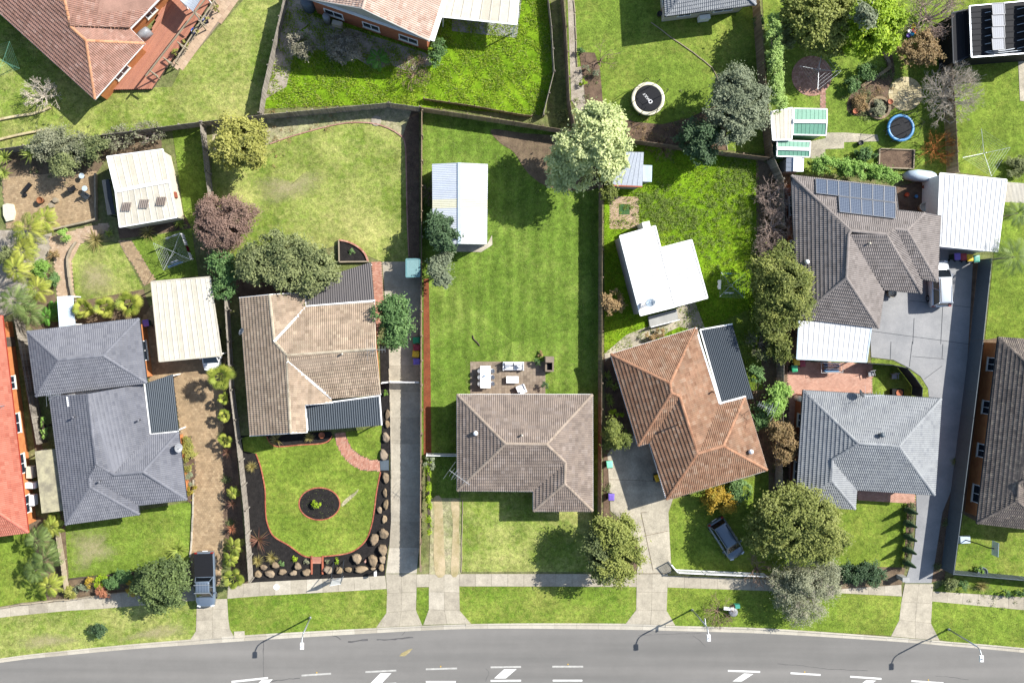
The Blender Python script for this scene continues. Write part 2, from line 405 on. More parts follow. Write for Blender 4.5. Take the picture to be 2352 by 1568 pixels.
# kerb stones, one by one
kerb_root = thing('kerb', None, None, P(1176, 1436)); kerb_root['kind'] = 'structure'
DRIVES = [(440, 540), (862, 968), (972, 1084), (1436, 1551), (2036, 2160)]
def along(poly, n): return resample(poly, sum((b-a).length for a, b in zip(poly, poly[1:]))/n)
NK = 74
ki = along(kin, NK*2); ko = along(kout, NK*2)
for i in range(NK):
    mid = ki[2*i+1]; vx = mid.x*PXM+CX
    low = any(a+6 < vx < b-6 for a, b in DRIVES)
    zz = (0.012, -0.02, -0.085, -0.105) if low else (0.03, 0.028, -0.09, -0.105)
    prof = [(0.0, zz[0]), (0.30, zz[1]), (0.42, zz[2]), (1.0, zz[3])]
    vs_ = []; fs = []
    for j in (0, 1, 2):
        A, B = ki[2*i+j], ko[2*i+j]
        if j == 0: d = (ki[2*i+1]-A).normalized()*0.012; A = A+d; B = B+d
        for f, z in prof: q = A.lerp(B, f); vs_.append((q.x, q.y, z))
        for f in (1.0, 0.0): q = A.lerp(B, f); vs_.append((q.x, q.y, -0.2))
    for j in (0, 1):
        for k in range(6): fs.append((j*6+k, (j+1)*6+k, (j+1)*6+(k+1) % 6, j*6+(k+1) % 6))
    fs += [(0,1,2,3,4,5), (17,16,15,14,13,12)]
    m = MB(); m.add(vs_, fs); m.build('kerb_stone', M_kerb, kerb_root)
m = MB()
sk = along(south, 60)
for a, b in zip(sk, sk[1:]): m.beam((a.x, a.y+.1, -0.06), (b.x, b.y+.1, -0.06), 0.4, 0.16)
m.build('far_kerb', M_kerb, kerb_root)

def quad_slab(mb, a, b, c, d, z0, z1, gap=0.008):
    ctr = (a+b+c+d)/4
    mb.prism([ (p+(ctr-p).normalized()*gap*1.4).to_2d() for p in (a, b, c, d)], z0, z1, False)
def slabs(parent, left, right, rows, cols, mat, z=0.03, name='slab', jit=0.006):
    A = along([P(*p) for p in left], rows); B = along([P(*p) for p in right], rows)
    for i in range(rows):
        for j in range(cols):
            f0, f1 = j/cols, (j+1)/cols
            m = MB(); m.tv = random.random()*.999
            quad_slab(m, A[i].lerp(B[i], f0), A[i].lerp(B[i], f1), A[i+1].lerp(B[i+1], f1), A[i+1].lerp(B[i+1], f0), -0.02, z+random.uniform(-jit, jit))
            m.build(name, mat, parent)
def slab_root(name, at):
    r = thing(name, None, None, P(*at)); r['kind'] = 'structure'; return r

# ---- lawns and general covers (level 1)
LAWNS = {}
def worn_mat(name, c1, c2):
    t = NT(name); e = t.node('ShaderNodeAttribute', attribute_name='edge').outputs['Fac']
    c = t.ramp(t.noise(1.6, 5, .7), [(.3, tl(name, c1)), (.7, tl(name, c2))])
    c = t.mix(1.0, c, t.ramp(t.noise(9, 4, .75), [(.28, (.6,)*3), (.7, (1.15,)*3)]), 'MULTIPLY')
    a = t.math('MULTIPLY', t.math('ADD', t.math('MULTIPLY', e, .75), t.math('MULTIPLY', t.noise(2.6, 7, .85), 1.1)), .66)
    al = t.ramp(a, [(.42, (0,)*3), (.80, (.6,)*3)]); t.finish(c, .95, 0, .1); t.l.new(al, t.b.inputs['Alpha']); return t.m
M_wornp = worn_mat('worn_grass_patch', '9a9566', 'b5a787'); M_dryp = worn_mat('dry_grass_patch', '93994f', 'a8a468')
def worn(pts, mat):
    """ragged worn patch that thins out towards its rim"""
    SHEETN[0] += 1; z = .032+(SHEETN[0] % 14)*.0008
    q = [P(v.x, v.y) for v in catmull([Vector((a, b, 0)) for a, b in pts], 4, True)]; c = sum(q, Vector())/len(q); n = len(q)
    mb = MB(); mb.add([(c.x, c.y, z)]+[(v.x, v.y, z) for v in q], [(0, 1+(i+1) % n, 1+i) for i in range(n)])
    o = mb.build('worn_patch', mat); at = o.data.attributes.new('edge', 'FLOAT', 'POINT'); at.data.foreach_set('value', [1.0]+[0.0]*n)
    if o.data.polygons[0].normal.z < 0: o.data.flip_normals()
    o['kind'] = 'structure'; return o
def lawn(key, pts, mat, smooth=0, lev=1):
    o, z = sheet('lawn', pts, mat, lev, smooth=smooth); LAWNS[key] = (pts, z); return o
lawn('target_back', [(966,252),(1380,318),(1382,905),(1382,1310),(1362,1310),(1362,906),(1050,906),(1050,1126),(1056,1145),(990,1145),(966,1045)], M_mown)
lawn('target_front', [(1058,1128),(1362,1128),(1362,1312),(1058,1312)], M_dry)
lawn('left_back', [(486,290),(596,268),(890,240),(962,252),(962,600),(880,602),(780,560),(560,640),(490,560)], M_dry)
lawn('top_rough', [(648,0),(1262,-20),(1276,165),(1248,266),(966,246),(892,238),(600,250)], M_rough)
lawn('top_left_a', [(-60,-20),(60,40),(215,215),(262,206),(395,200),(500,212),(603,205),(595,262),(480,278),(360,296),(0,342),(-60,345)], M_dry)
lawn('top_left_b', [(395,200),(415,160),(560,0),(652,0),(603,205),(500,212)], M_dry)
lawn('trampoline_yard', [(1300,-20),(1745,-20),(1768,356),(1390,312),(1308,232)], M_lawn)
lawn('top_right_yard', [(1750,-20),(2215,-20),(2200,380),(2170,398),(1810,400),(1772,358)], M_lawn)
lawn('far_right_top', [(2205,-20),(2420,-20),(2420,600),(2282,592),(2300,410),(2200,396)], M_lush)
lawn('far_right_mid', [(2282,592),(2420,600),(2420,780),(2262,782)], M_lush)
lawn('orange_house_back', [(1388,322),(1740,362),(1742,560),(1736,900),(1570,780),(1388,812)], M_rough)
lawn('orange_house_side', [(1570,780),(1740,700),(1800,1000),(1798,1130),(1760,1130),(1640,830)], M_lawn)
lawn('orange_house_front', [(1533,1150),(1800,1075),(1800,1320),(1560,1316),(1541,1296)], M_lush)
lawn('right_front', [(1800,1128),(2104,1140),(2088,1302),(1926,1300),(1800,1300)], M_lush)
lawn('far_right_front', [(2212,1180),(2420,1180),(2420,1340),(2192,1318)], M_verge)
lawn('grey_house_front', [(146,1204),(442,1150),(440,1296),(330,1312),(160,1328)], M_lawn)
worn([(150,1212),(230,1205),(262,1215),(250,1240),(285,1262),(262,1290),(215,1296),(200,1316),(162,1322),(150,1260)], M_wornp)
lawn('red_house_front', [(-60,1228),(128,1200),(150,1370),(0,1396),(-60,1400)], M_lush)
lawn('grey_house_back_a', [(175,554),(277,559),(300,610),(330,664),(300,690),(176,694),(163,592)], M_dry)
worn([(176,600),(205,590),(250,600),(285,640),(262,680),(190,690),(170,650)], M_wornp)
worn([(330,1440),(400,1425),(448,1432),(440,1455),(380,1468),(300,1472),(250,1476),(290,1455)], M_wornp)
worn([(30,1470),(90,1450),(170,1455),(200,1470),(120,1488),(40,1496)], M_wornp)
worn([(560,420),(620,400),(680,415),(720,380),(760,400),(730,450),(660,470),(600,480)], M_wornp)
sheet('worn_track', [(785,1155),(800,1140),(815,1130),(824,1122),(818,1134),(803,1148),(787,1162)], M_worn, 4, smooth=3)
lawn('grey_house_back_b', [(300,552),(440,524),(456,634),(357,644),(330,600)], M_lawn)
lawn('grey_house_back_c', [(395,292),(458,284),(472,400),(484,470),(450,545),(424,500)], M_lawn)
lawn('courtyard', [(2001,822),(2051,828),(2086,846),(2114,866),(2131,893),(2133,912),(2003,905)], M_lawn)
# verge between footpath and kerb
lawn('verge_left', [(-60,1427),(0,1417),(150,1402),(250,1396),(452,1376),(452,1392),(449,1452),(438,1468),(300,1479.5),(0,1512),(-60,1522)], M_dry)
lawn('verge_mid', [(522,1374),(588,1368.5),(890,1352),(890,1400),(884,1430),(866,1441),(588,1456.5),(536,1461),(526,1445)], M_verge)
lawn('verge_island', [(957,1349),(985,1348),(985,1410),(981,1426),(972,1434),(963,1431),(956,1416)], M_verge)
lawn('verge_target', [(1055,1346),(1462,1347),(1461,1401),(1453,1421),(1436,1431),(1082,1431),(1063,1421),(1056,1401)], M_verge)
lawn('verge_right', [(1533,1348),(1764,1356),(1924,1361),(2071,1369),(2076,1385),(2066,1436),(2048,1459),(1764,1442),(1551,1436),(1536,1426),(1531,1406)], M_lush)
lawn('verge_far_right', [(2140,1380),(2352,1400),(2420,1408),(2420,1494),(2352,1487),(2174,1472),(2146,1462),(2137,1440)], M_lush)

# ---- beds and bare covers (level 2)
sheet('soil_patch', [(1128,298),(1200,306),(1378,330),(1375,430),(1270,432),(1215,400),(1180,350),(1150,330)], M_soil, 2, smooth=4)
sheet('garden_bed', [(932,250),(962,252),(963,598),(938,598),(936,492),(934,390),(931,332),(920,308),(905,270)], M_bark, 2)
sheet('garden_bed', [(600,262),(890,242),(945,256),(925,312),(883,289),(838,280),(775,284),(675,310),(620,330),(560,360),(490,350),(486,292)], M_worn, 2)
sheet('gravel_strip', [(655,-10),(705,-10),(725,45),(690,70),(672,140),(658,200),(606,230),(600,215)], M_pale, 2)
sheet('gravel_bed', [(725,40),(985,125),(992,150),(940,165),(900,150),(860,160),(780,110),(735,120),(700,70)], M_pale, 2)
sheet('gravel_path', [(1303,-20),(1318,-20),(1325,155),(1352,150),(1375,230),(1392,300),(1330,260),(1312,230)], M_pale, 2)
sheet('bark_bed', [(1330,120),(1366,122),(1378,160),(1384,230),(1392,300),(1345,240),(1340,190)], M_bark, 3)
sheet('bark_bed', [(1424,262),(1455,280),(1520,286),(1580,272),(1650,240),(1662,290),(1670,346),(1500,328),(1440,316)], M_bark, 2)
sheet('rock_garden_soil', [(1949,225),(1976,200),(2014,182),(2039,160),(2019,105),(2041,100),(2054,155),(2052,180),(2042,208),(2054,250),(1994,267),(1949,260)], M_bark, 2, smooth=3)
sheet('soil_strip', [(1736,362),(1800,398),(1818,403),(1836,733),(1830,824),(1836,900),(1830,1130),(1796,1130),(1760,1000),(1750,860),(1738,640)], M_soil, 2)
sheet('garden_bed', [(1386,820),(1403,814),(1470,1023),(1452,1004),(1392,1040)], M_bark, 2)
sheet('garden_bed', [(1386,1040),(1398,1044),(1400,1180),(1440,1205),(1470,1270),(1460,1316),(1386,1316)], M_bark, 2)
sheet('garden_bed', [(1700,900),(1790,890),(1800,1000),(1800,1130),(1765,1130),(1765,1080)], M_soil, 2)
sheet('red_mulch_bed', [(973,640),(985,640),(989,860),(991,1045),(973,1045)], M_redmulch, 2)
sheet('dirt_drive', [(990,1143),(1058,1143),(1058,1318),(986,1318)], M_worn, 2)
sheet('wheel_track', [(996,1143),(1014,1143),(1018,1200),(1020,1260),(1022,1318),(1000,1318),(996,1250),(998,1190)], M_sand, 3, smooth=3)
sheet('wheel_track', [(1036,1150),(1054,1150),(1054,1210),(1055,1260),(1052,1318),(1036,1318),(1038,1260),(1040,1200)], M_sand, 3, smooth=3)
sheet('black_mulch_bed', [(553,1000),(588,1000),(588,1041),(894,1041),(898,1176),(898,1226),(890,1270),(884,1321),(588,1336),(573,1338),(562,1180)], M_mulch, 1)
sheet('black_mulch_bed', [(873,790),(893,790),(898,1041),(874,1041),(876,1000)], M_mulch, 2)
sheet('black_mulch_bed', [(612,998),(760,990),(766,1004),(755,1016),(735,1020),(640,1025),(620,1015)], M_mulch, 3)
sheet('bark_bed', [(530,640),(700,660),(702,690),(551,690)], M_bark, 2)
sheet('garden_bed', [(505,860),(532,900),(570,1338),(540,1340),(512,1230),(512,1000)], M_bark, 2)
sheet('garden_bed', [(418,998),(440,1002),(450,1080),(444,1160),(430,1150)], M_bark, 2)
sheet('garden_bed', [(160,1330),(330,1312),(440,1296),(440,1352),(250,1362),(150,1376)], M_soil, 2)
sheet('garden_bed', [(60,1180),(150,1200),(160,1376),(110,1384),(90,1300)], M_soil, 2)
sheet('garden_bed', [(170,694),(330,664),(348,720),(320,732),(80,760),(30,700),(112,620),(130,690)], M_soil, 2)
sheet('garden_bed', [(270,520),(425,495),(440,524),(300,546),(275,548)], M_bark, 2)
sheet('garden_bed', [(40,340),(370,300),(372,340),(246,360),(225,395),(5,408),(0,345)], M_soil, 2)
sheet('gravel_garden', [(-40,528),(120,530),(112,620),(30,720),(-40,740)], M_pale, 2)
sheet('side_path', [(62,760),(90,1000),(150,1204),(120,1204),(92,1110),(40,760)], M_soil, 2)
sheet('garden_strip', [(2234,600),(2252,600),(2216,1000),(2190,1180),(2168,1330),(2139,1336),(2164,1176),(2186,1121),(2221,834)], M_bark, 2)
sheet('garden_bed', [(2172,1336),(2192,1320),(2352,1334),(2420,1342),(2420,1378),(2352,1370),(2145,1357)], M_verge, 2)
sheet('hedge_bed', [(2084,1150),(2104,1150),(2090,1304),(2076,1304)], M_bark, 2)
sheet('hedge_bed', [(1924,1300),(2080,1302),(2070,1342),(1924,1352)], M_soil, 2)
sheet('service_yard', [(2056,430),(2126,412),(2122,492),(2063,484)], M_bark, 2)
sheet('side_yard', [(2206,780),(2262,780),(2300,774),(2248,1200),(2212,1180)], M_soil, 2)

# ---- footpaths, drives (slabs one by one)
fp = slab_root('footpath', (200, 1385))
slabs(fp, [(-60,1406),(0,1396),(150,1376),(250,1361),(445,1346)], [(-60,1427),(0,1417),(150,1402),(250,1396),(452,1378)], 12, 1, M_conc)
slabs(fp, [(524,1343),(588,1336),(885,1321)], [(522,1374),(588,1368.5),(888,1351.5)], 10, 1, M_conc)
slabs(fp, [(957,1318),(985,1317.5)], [(957,1347),(985,1347)], 1, 1, M_conc)
slabs(fp, [(1055,1317),(1300,1317),(1462,1318)], [(1055,1345.5),(1300,1346),(1462,1347)], 11, 1, M_conc)
slabs(fp, [(1533,1321),(1764,1330),(1924,1338),(2070,1342)], [(1533,1348),(1764,1356),(1924,1361),(2071,1368.5)], 14, 1, M_conc)
slabs(fp, [(2143,1357),(2352,1370.5),(2420,1376)], [(2140,1380),(2352,1400),(2420,1408)], 8, 1, M_conc)
d1 = slab_root('driveway', (488, 1420))
slabs(d1, [(452,1376),(452,1392),(450,1450),(437,1468)], [(522,1374),(523,1392),(526,1440),(540,1464)], 4, 2, M_conc)
d2 = slab_root('driveway', (930, 1000))
slabs(d2, [(878,601),(884,682),(894,846),(898,1059),(898,1226),(886,1316)], [(966,601),(966,682),(966,846),(966,1059),(966,1226),(957,1316)], 12, 1, M_conc)
slabs(d2, [(886,1317),(889,1351),(889,1401),(880,1432),(864,1440)], [(957,1317),(957,1351),(955,1412),(962,1430),(970,1435)], 3, 2, M_conc)
d2b = slab_root('driveway', (1020, 1380))
slabs(d2b, [(985,1318),(985,1348),(985,1412),(980,1428),(972,1434)], [(1055,1318),(1055,1346),(1056,1401),(1064,1422),(1082,1431)], 3, 2, M_conc)
d3, _ = sheet('driveway', [(1395,1042),(1420,1010),(1455,1000),(1480,1010),(1500,1000),(1545,1146),(1535,1176),(1541,1293),(1541,1316),(1462,1316),(1470,1270),(1440,1204),(1402,1172)], M_conc_old, 3)
slabs(d3, [(1462,1317),(1462,1347),(1461,1401),(1453,1420),(1437,1431)], [(1534,1317),(1533,1348),(1531,1406),(1537,1426),(1551,1435)], 3, 2, M_conc, z=0.04)
sheet('driveway', [(2160,560),(2234,570),(2234,600),(2224,782),(2221,834),(2186,1121),(2164,1176),(2139,1338),(2078,1338),(2089,1301),(2100,1251),(2105,1176),(2104,1134),(2148,1130),(2162,915),(2133,911),(2131,891),(2114,864),(2086,844),(2051,826),(2001,820),(1996,740),(2010,690),(2040,655),(2120,640),(2150,640)], M_conc_gray, 3)
d4 = slab_root('driveway_crossing', (2105, 1400))
slabs(d4, [(2078,1340),(2071,1369),(2066,1420),(2058,1442),(2046,1460)], [(2143,1340),(2141,1380),(2137,1425),(2142,1450),(2158,1470)], 3, 2, M_conc, z=0.036)
m = MB()
for a, b in [((2046,784),(2044,826)),((2095,784),(2088,842)),((2001,760),(2224,790)),((2165,790),(2163,824)),((2094,818),(2168,824)),((2123,870),(2163,840)),((2099,730),(2096,790)),((2165,700),(2160,790)),((2088,690),(2230,706))]:
    m.beam(P(*a)+Vector((0,0,.0585)), P(*b)+Vector((0,0,.0585)), 0.03, 0.006)
m.build('saw_cut', M_dark)['kind'] = 'structure'
m = MB()
for a, b in [((1472,1176),(1500,1310)),((1485,1176),(1472,1176)),((1480,1230),(1535,1218)),((1462,1316),(1540,1316)),((1400,1100),(1530,1105))]:
    m.beam(P(*a)+Vector((0,0,.0585)), P(*b)+Vector((0,0,.0585)), 0.035, 0.006)
m.build('concrete_joint', M_soil)['kind'] = 'structure'
sheet('concrete_path', [(1388,812),(1440,768),(1500,745),(1560,704),(1596,692),(1622,762),(1600,760),(1560,750),(1480,790),(1404,816),(1390,830)], M_conc_old, 3)
sheet('concrete_apron', [(1040,562),(1118,562),(1130,540),(1131,562),(1126,566),(1105,579),(1048,578)], M_conc_old, 3)
sheet('concrete_slab', [(1038,40),(1038,72),(1187,88),(1200,-20),(1020,-20)], M_conc_gray, 3)
sheet('concrete_paving', [(1896,305),(1940,305),(2015,310),(2018,325),(1938,327),(1938,341),(1895,343),(1895,366),(1861,364),(1861,325),(1896,318)], M_conc_old, 3)
sheet('concrete_path', [(2338,140),(2420,150),(2420,240),(2342,232)], M_conc_old, 3)

# ---- painted markings and marks on the road
ROADZ = -0.115
def road_quad(name, pts, mat, z=0.004):
    q = [P(*p) for p in pts]; mb = MB(); mb.poly([(p.x, p.y, ROADZ+z) for p in q])
    if sum((q[i].x*q[(i+1) % len(q)].y-q[(i+1) % len(q)].x*q[i].y) for i in range(len(q))) < 0: mb.f[0].reverse()
    return mb.build(name, mat, road)
for (a, b, t, mm) in [((531,1566),(615,1557),4.5,M_paint),((692,1551.5),(760,1547),4,M_oldpaint),((839,1543.5),(910,1540),4,M_oldpaint),((978,1537),(1050,1535),4,M_oldpaint),((1127,1532.5),(1197,1531.5),4,M_oldpaint),((1269,1531),(1340,1531),4,M_oldpaint),((1673,1540.5),(1747,1543),4,M_paint),((1817,1546),(1886,1550),4,M_paint),((1954,1554),(2026,1559),4,M_paint),((2095,1564),(2169,1569),4,M_paint),
                      ((978,1566),(1047,1566),4,M_paint),((1127,1563.5),(1197,1563),4,M_paint),((1270,1563),(1338,1563),4,M_paint),((839,1574),(910,1570),4,M_paint)]:
    road_quad('lane_dash', [(a[0],a[1]-t/2),(b[0],b[1]-t/2),(b[0],b[1]+t/2),(a[0],a[1]+t/2)], mm)
for q in [[(873,1546.5),(899,1546),(874,1572),(848,1572)],[(1158,1537),(1187,1536.5),(1162,1558),(1135,1558)],[(1710,1546.5),(1731.5,1548),(1705,1565),(1683.5,1565)],[(1991,1562),(2014,1563),(1990,1580),(1967,1580)],[(600,1562),(626,1560),(602,1584),(576,1586)]]:
    road_quad('hatch_bar', q, M_paint)
M_yellow = plain('yellow_reflector', 'c7a12a', 0.4)
for (x, y) in [(727,1545),(1012,1531),(1305,1526),(1849.5,1543.5),(2134,1562)]:
    m = MB(); c = P(x, y); m.box(Vector((c.x, c.y, ROADZ+.012)), .12, .12, .03, taper=.6); m.build('road_reflector', M_yellow, road)
def crack(pts, w):
    p = [P(*a) for a in pts]; p = resample(p, 0.35)
    p = [q+Vector((random.uniform(-.04,.04), random.uniform(-.04,.04), 0)) for q in p]
    up = []; dn = []
    for i, q in enumerate(p):
        d = (p[min(i+1,len(p)-1)]-p[max(i-1,0)]).normalized(); nrm = Vector((-d.y, d.x, 0)); ww = w*random.uniform(.5, 1.1)/2
        up.append((q+nrm*ww)); dn.append((q-nrm*ww))
    mb = MB()
    for i in range(len(p)-1): mb.poly([(r.x, r.y, ROADZ+.003) for r in (dn[i], dn[i+1], up[i+1], up[i])])
    mb.build('crack_seal', M_tar, road)
for pts, w in [([(763,1460),(775,1463),(783,1470)],.09),([(799,1475),(818,1472),(844,1470)],.2),([(865,1470),(905,1468.5),(949,1464)],.17),([(604.5,1471),(604,1520),(605,1566)],.07),([(622,1565),(660,1560),(689,1557)],.1),([(923,1461),(931,1450)],.05),([(1468,1459),(1540,1456),(1613,1454)],.045),([(1592,1460),(1606,1470),(1621,1484)],.06),([(1788,1525),(1842,1529),(1900,1536),(1996,1541)],.05),([(2150,1552),(2190,1556),(2226,1561)],.05),([(1116,1535),(1124,1545),(1115,1566)],.05)]:
    crack(pts, w)
road_quad('sand_spill', [(917,1507),(922,1500),(938,1492),(948,1489),(941,1498),(930,1507)], M_sand, .0035)

# ---- paving laid piece by piece
def paver_field(name, pts, mat, lw=0.23, lh=0.115, ang=0.0, lev=3, bond=0.5, base=None, big=False, z=0.035):
    o, zb = sheet(name, pts, base or M_grout, lev-1 if lev > 1 else lev)
    poly = [P(*p).to_2d() for p in pts]
    ca, sa = math.cos(ang), math.sin(ang)
    loc = [Vector((p.x*ca+p.y*sa, -p.x*sa+p.y*ca)) for p in poly]
    x0, x1 = min(p.x for p in loc), max(p.x for p in loc); y0, y1 = min(p.y for p in loc), max(p.y for p in loc)
    m = MB(); r = 0; y = y0
    zz = zb+.016
    while y < y1:
        x = x0-lw*(bond*(r % 2))
        while x < x1:
            cx, cy = x+lw/2, y+lh/2
            if pip(cx, cy, loc):
                w = Vector((cx*ca-cy*sa, cx*sa+cy*ca, zz-.015+random.uniform(-.003, .003)))
                if big: m = MB()
                m.tv = random.random()*.999
                m.box(w, lw-.012, lh-.012, .03, ang)
                if big: m.build('paver', mat, o)
            x += lw
        y += lh; r += 1
    if not big and m.f: m.build('pavers', mat, o, kind='stuff')
    return o
paver_field('brick_driveway', [(397,859),(520,838),(512,1000),(514,1226),(506,1340),(452,1375),(436,1276),(444,1176),(450,1079),(440,1001),(415,999)], M_duck, .24, .2, .05)
paver_field('brick_paving', [(320,742),(350,700),(372,826),(520,818),(520,838),(397,859),(345,880)], M_duck, .24, .2, .1)
paver_field('brick_terrace', [(5,407),(222,393),(222,508),(95,533),(15,525)], M_duck, .24, .2, .15)
paver_field('brick_path', [(112,545),(212,518),(250,512),(250,530),(182,562),(164,600),(172,694),(132,694),(125,600)], M_pathpav, .24, .2, .05)
paver_field('brick_path', [(272,552),(302,552),(357,642),(332,657),(312,617),(287,582)], M_duck, .24, .2, .5)
paver_field('brick_paving', [(854,602),(877,602),(882,700),(862,792),(858,700)], M_brickpath, .23, .115, .05)
cl = [(776,994),(783,1018),(797,1045),(818,1066),(845,1080),(874,1081)]
paver_field('brick_path', [(768,994),(773,1019),(786,1044),(806,1066),(831,1079),(873,1081),(873,1057),(852,1056),(828,1046),(808,1030),(797,1009),(793,992)], M_brickpath, .23, .115, .9, lev=4)
paver_field('patio', [(1080,830),(1252,830),(1252,904),(1080,905)], M_patio, .3, .3, 0, bond=0)
paver_field('brick_patch', [(1402,452),(1466,452),(1467,524),(1402,526)], M_pathpav, .23, .115, 0)
paver_field('courtyard_paving', [(1806,829),(2003,834),(2003,902),(1845,902),(1840,1000),(1834,1128),(1812,1128),(1812,905)], M_terra, .23, .115, 0.03)
paver_field('porch_paving', [(1966,1120),(2101,1132),(2101,1156),(1970,1148)], M_terra, .23, .115, -.06)
paver_field('paver_path', [(500,-10),(556,-10),(418,160),(392,150)], M_pathpav, .5, .42, .95, big=True)
paver_field('brick_path', [(1884,214),(1896,207),(1896,252),(1883,252)], M_brickpink, .23, .2, 0)
def ring_paving(name, c, rad, mat, unit=.22, lev=3, big=False, base=M_soil):
    pts = [(c[0]+rad*math.cos(a*math.tau/48), c[1]+rad*math.sin(a*math.tau/48)) for a in range(48)]
    o, z0 = sheet(name, pts, base, lev-1); ctr = P(*c); R = rad/PXM; m = MB(); r = R
    while r > unit*.7:
        n = max(5, int(math.tau*(r-unit/2)/(unit*1.05)))
        for k in range(n):
            a0, a1 = math.tau*(k+.03+(int(r*9) % 2)*.5)/n, math.tau*(k+.97+(int(r*9) % 2)*.5)/n
            q = [Vector((ctr.x+rr*math.cos(a), ctr.y+rr*math.sin(a))) for rr, a in ((r-unit+.012,a0),(r-.0,a0),(r-.0,a1),(r-unit+.012,a1))]
            if big: m = MB()
            m.tv = random.random()*.999
            m.prism(q, .0, z0+.016+random.uniform(-.004,.004), False)
            if big: m.build('paver', mat, o)
        r -= unit
    if not big: m.build('pavers', mat, o, kind='stuff')
    return o
ring_paving('round_brick_paving', (1864,175), 46, M_brickpink, .21)
ring_paving('round_stone_paving', (2079,216), 39, M_cream, .42, big=True)
# ------------------------------------------------------------------ houses
def tile_mat(name, cols, dirt=0.35, moss=None, rough=0.85):
    t = NT(name); v = t.tvar()
    base = t.ramp(v, [(i/max(1, len(cols)-1), tl(name, c)) for i, c in enumerate(cols)])
    k = t.ramp(t.noise(0.8, 5, 0.7), [(0.3, (1-dirt,)*3), (0.7, (1.03,)*3)])
    col = t.mix(1.0, base, k, 'MULTIPLY')
    col = t.mix(1.0, col, t.ramp(t.noise(16, 3, 0.7), [(0.25, (0.78,)*3), (0.75, (1.08,)*3)]), 'MULTIPLY')
    if moss:
        mf = t.ramp(t.noise(2.6, 6, 0.8), [(0.52, (0,)*3), (0.62, (1,)*3)])
        col = t.mix(t.math('MULTIPLY', mf, 0.6), col, tl(name, moss))
    return t.finish(col, rough, 0, 0.3)
M_tile_brown = tile_mat('tile_weathered_brown', ['857870','8c7f76','7a6e67','938780'], 0.3)
M_tile_tan = tile_mat('tile_weathered_tan', ['8d7c68','958470','82725f','9c8c76'], 0.35)
M_tile_orange = tile_mat('tile_terracotta_worn', ['9c7055','a67a5f','8d6249','b08a70'], 0.35, '8a6a50')
M_tile_grey = tile_mat('tile_cool_grey', ['75787c','7c7f82','6e7176'], 0.15)
M_tile_blue = tile_mat('tile_blue_grey', ['5f636b','666a71','595d65'], 0.15)
M_tile_dark = tile_mat('tile_taupe_grey', ['6c6764','736e6b','635e5b'], 0.2)
M_tile_old = tile_mat('tile_lichen_brown', ['5d554f', '675e57', '504944'], 0.3, '857b6c')
M_tile_red = tile_mat('tile_red', ['a65545','ae5e4e','9c4c3d'], 0.12)
M_tile_terra = tile_mat('tile_terracotta', ['9c7464','a67d6d','906a5a','ae8979'], 0.3)
M_tile_pink = tile_mat('tile_faded_pink', ['b59c8c', 'bfa898', 'aa8d7c', 'c6b3a4'], 0.2)

TW, TC = 0.36, 0.34
PROF = [(0.0, 0.0), (0.14, 0.042), (0.36, 0.042), (0.5, 0.0), (0.64, 0.042), (0.86, 0.042), (1.0, 0.0)]
def tile_geo(w, c):
    vs_ = []; fs = []
    for fx, z in PROF: vs_.append((fx*w, 0, z+0.060))
    for fx, z in PROF: vs_.append((fx*w, c, z))
    for fx, z in PROF: vs_.append((fx*w, 0, z-0.02))
    n = len(PROF)
    for i in range(n-1):
        fs.append((i, i+1, n+i+1, n+i)); fs.append((2*n+i, 2*n+i+1, i+1, i))
    return vs_, fs
def clip_poly(pts, tri):
    for i in range(3):
        a, b = tri[i], tri[(i+1) % 3]; out = []
        ex, ey = b[0]-a[0], b[1]-a[1]
        if not pts: return []
        prev = pts[-1]; dp = ex*(prev[1]-a[1])-ey*(prev[0]-a[0])
        for q in pts:
            dq = ex*(q[1]-a[1])-ey*(q[0]-a[0])
            if (dq >= 0) != (dp >= 0):
                t = dp/(dp-dq); out.append(tuple(prev[k]+(q[k]-prev[k])*t for k in range(3)))
            if dq >= 0: out.append(q)
            prev, dp = q, dq
        pts = out
    return pts
CAPMESH = {}
def cap_mesh(mat):
    if mat.name not in CAPMESH:
        mb = MB(); L = 0.41; vs_ = []; fs = []; n = 5
        for x, r in ((-L/2, 0.150), (L/2, 0.130)):
            for k in range(n):
                a = math.pi*k/(n-1); vs_.append((x, r*math.cos(a), r*0.62*math.sin(a)))
        for k in range(n-1): fs.append((k, k+1, n+k+1, n+k))
        fs.append(tuple(range(n-1, -1, -1))); fs.append(tuple(range(n, 2*n)))
        mb.add(vs_, fs); CAPMESH[mat.name] = mb.mesh('ridge_cap', mat)
    return CAPMESH[mat.name]
def frame(x, zhint):
    x = x.normalized(); y = zhint.cross(x).normalized(); z = x.cross(y)
    return Matrix(((x.x,y.x,z.x,0),(x.y,y.y,z.y,0),(x.z,y.z,z.z,0),(0,0,0,1)))
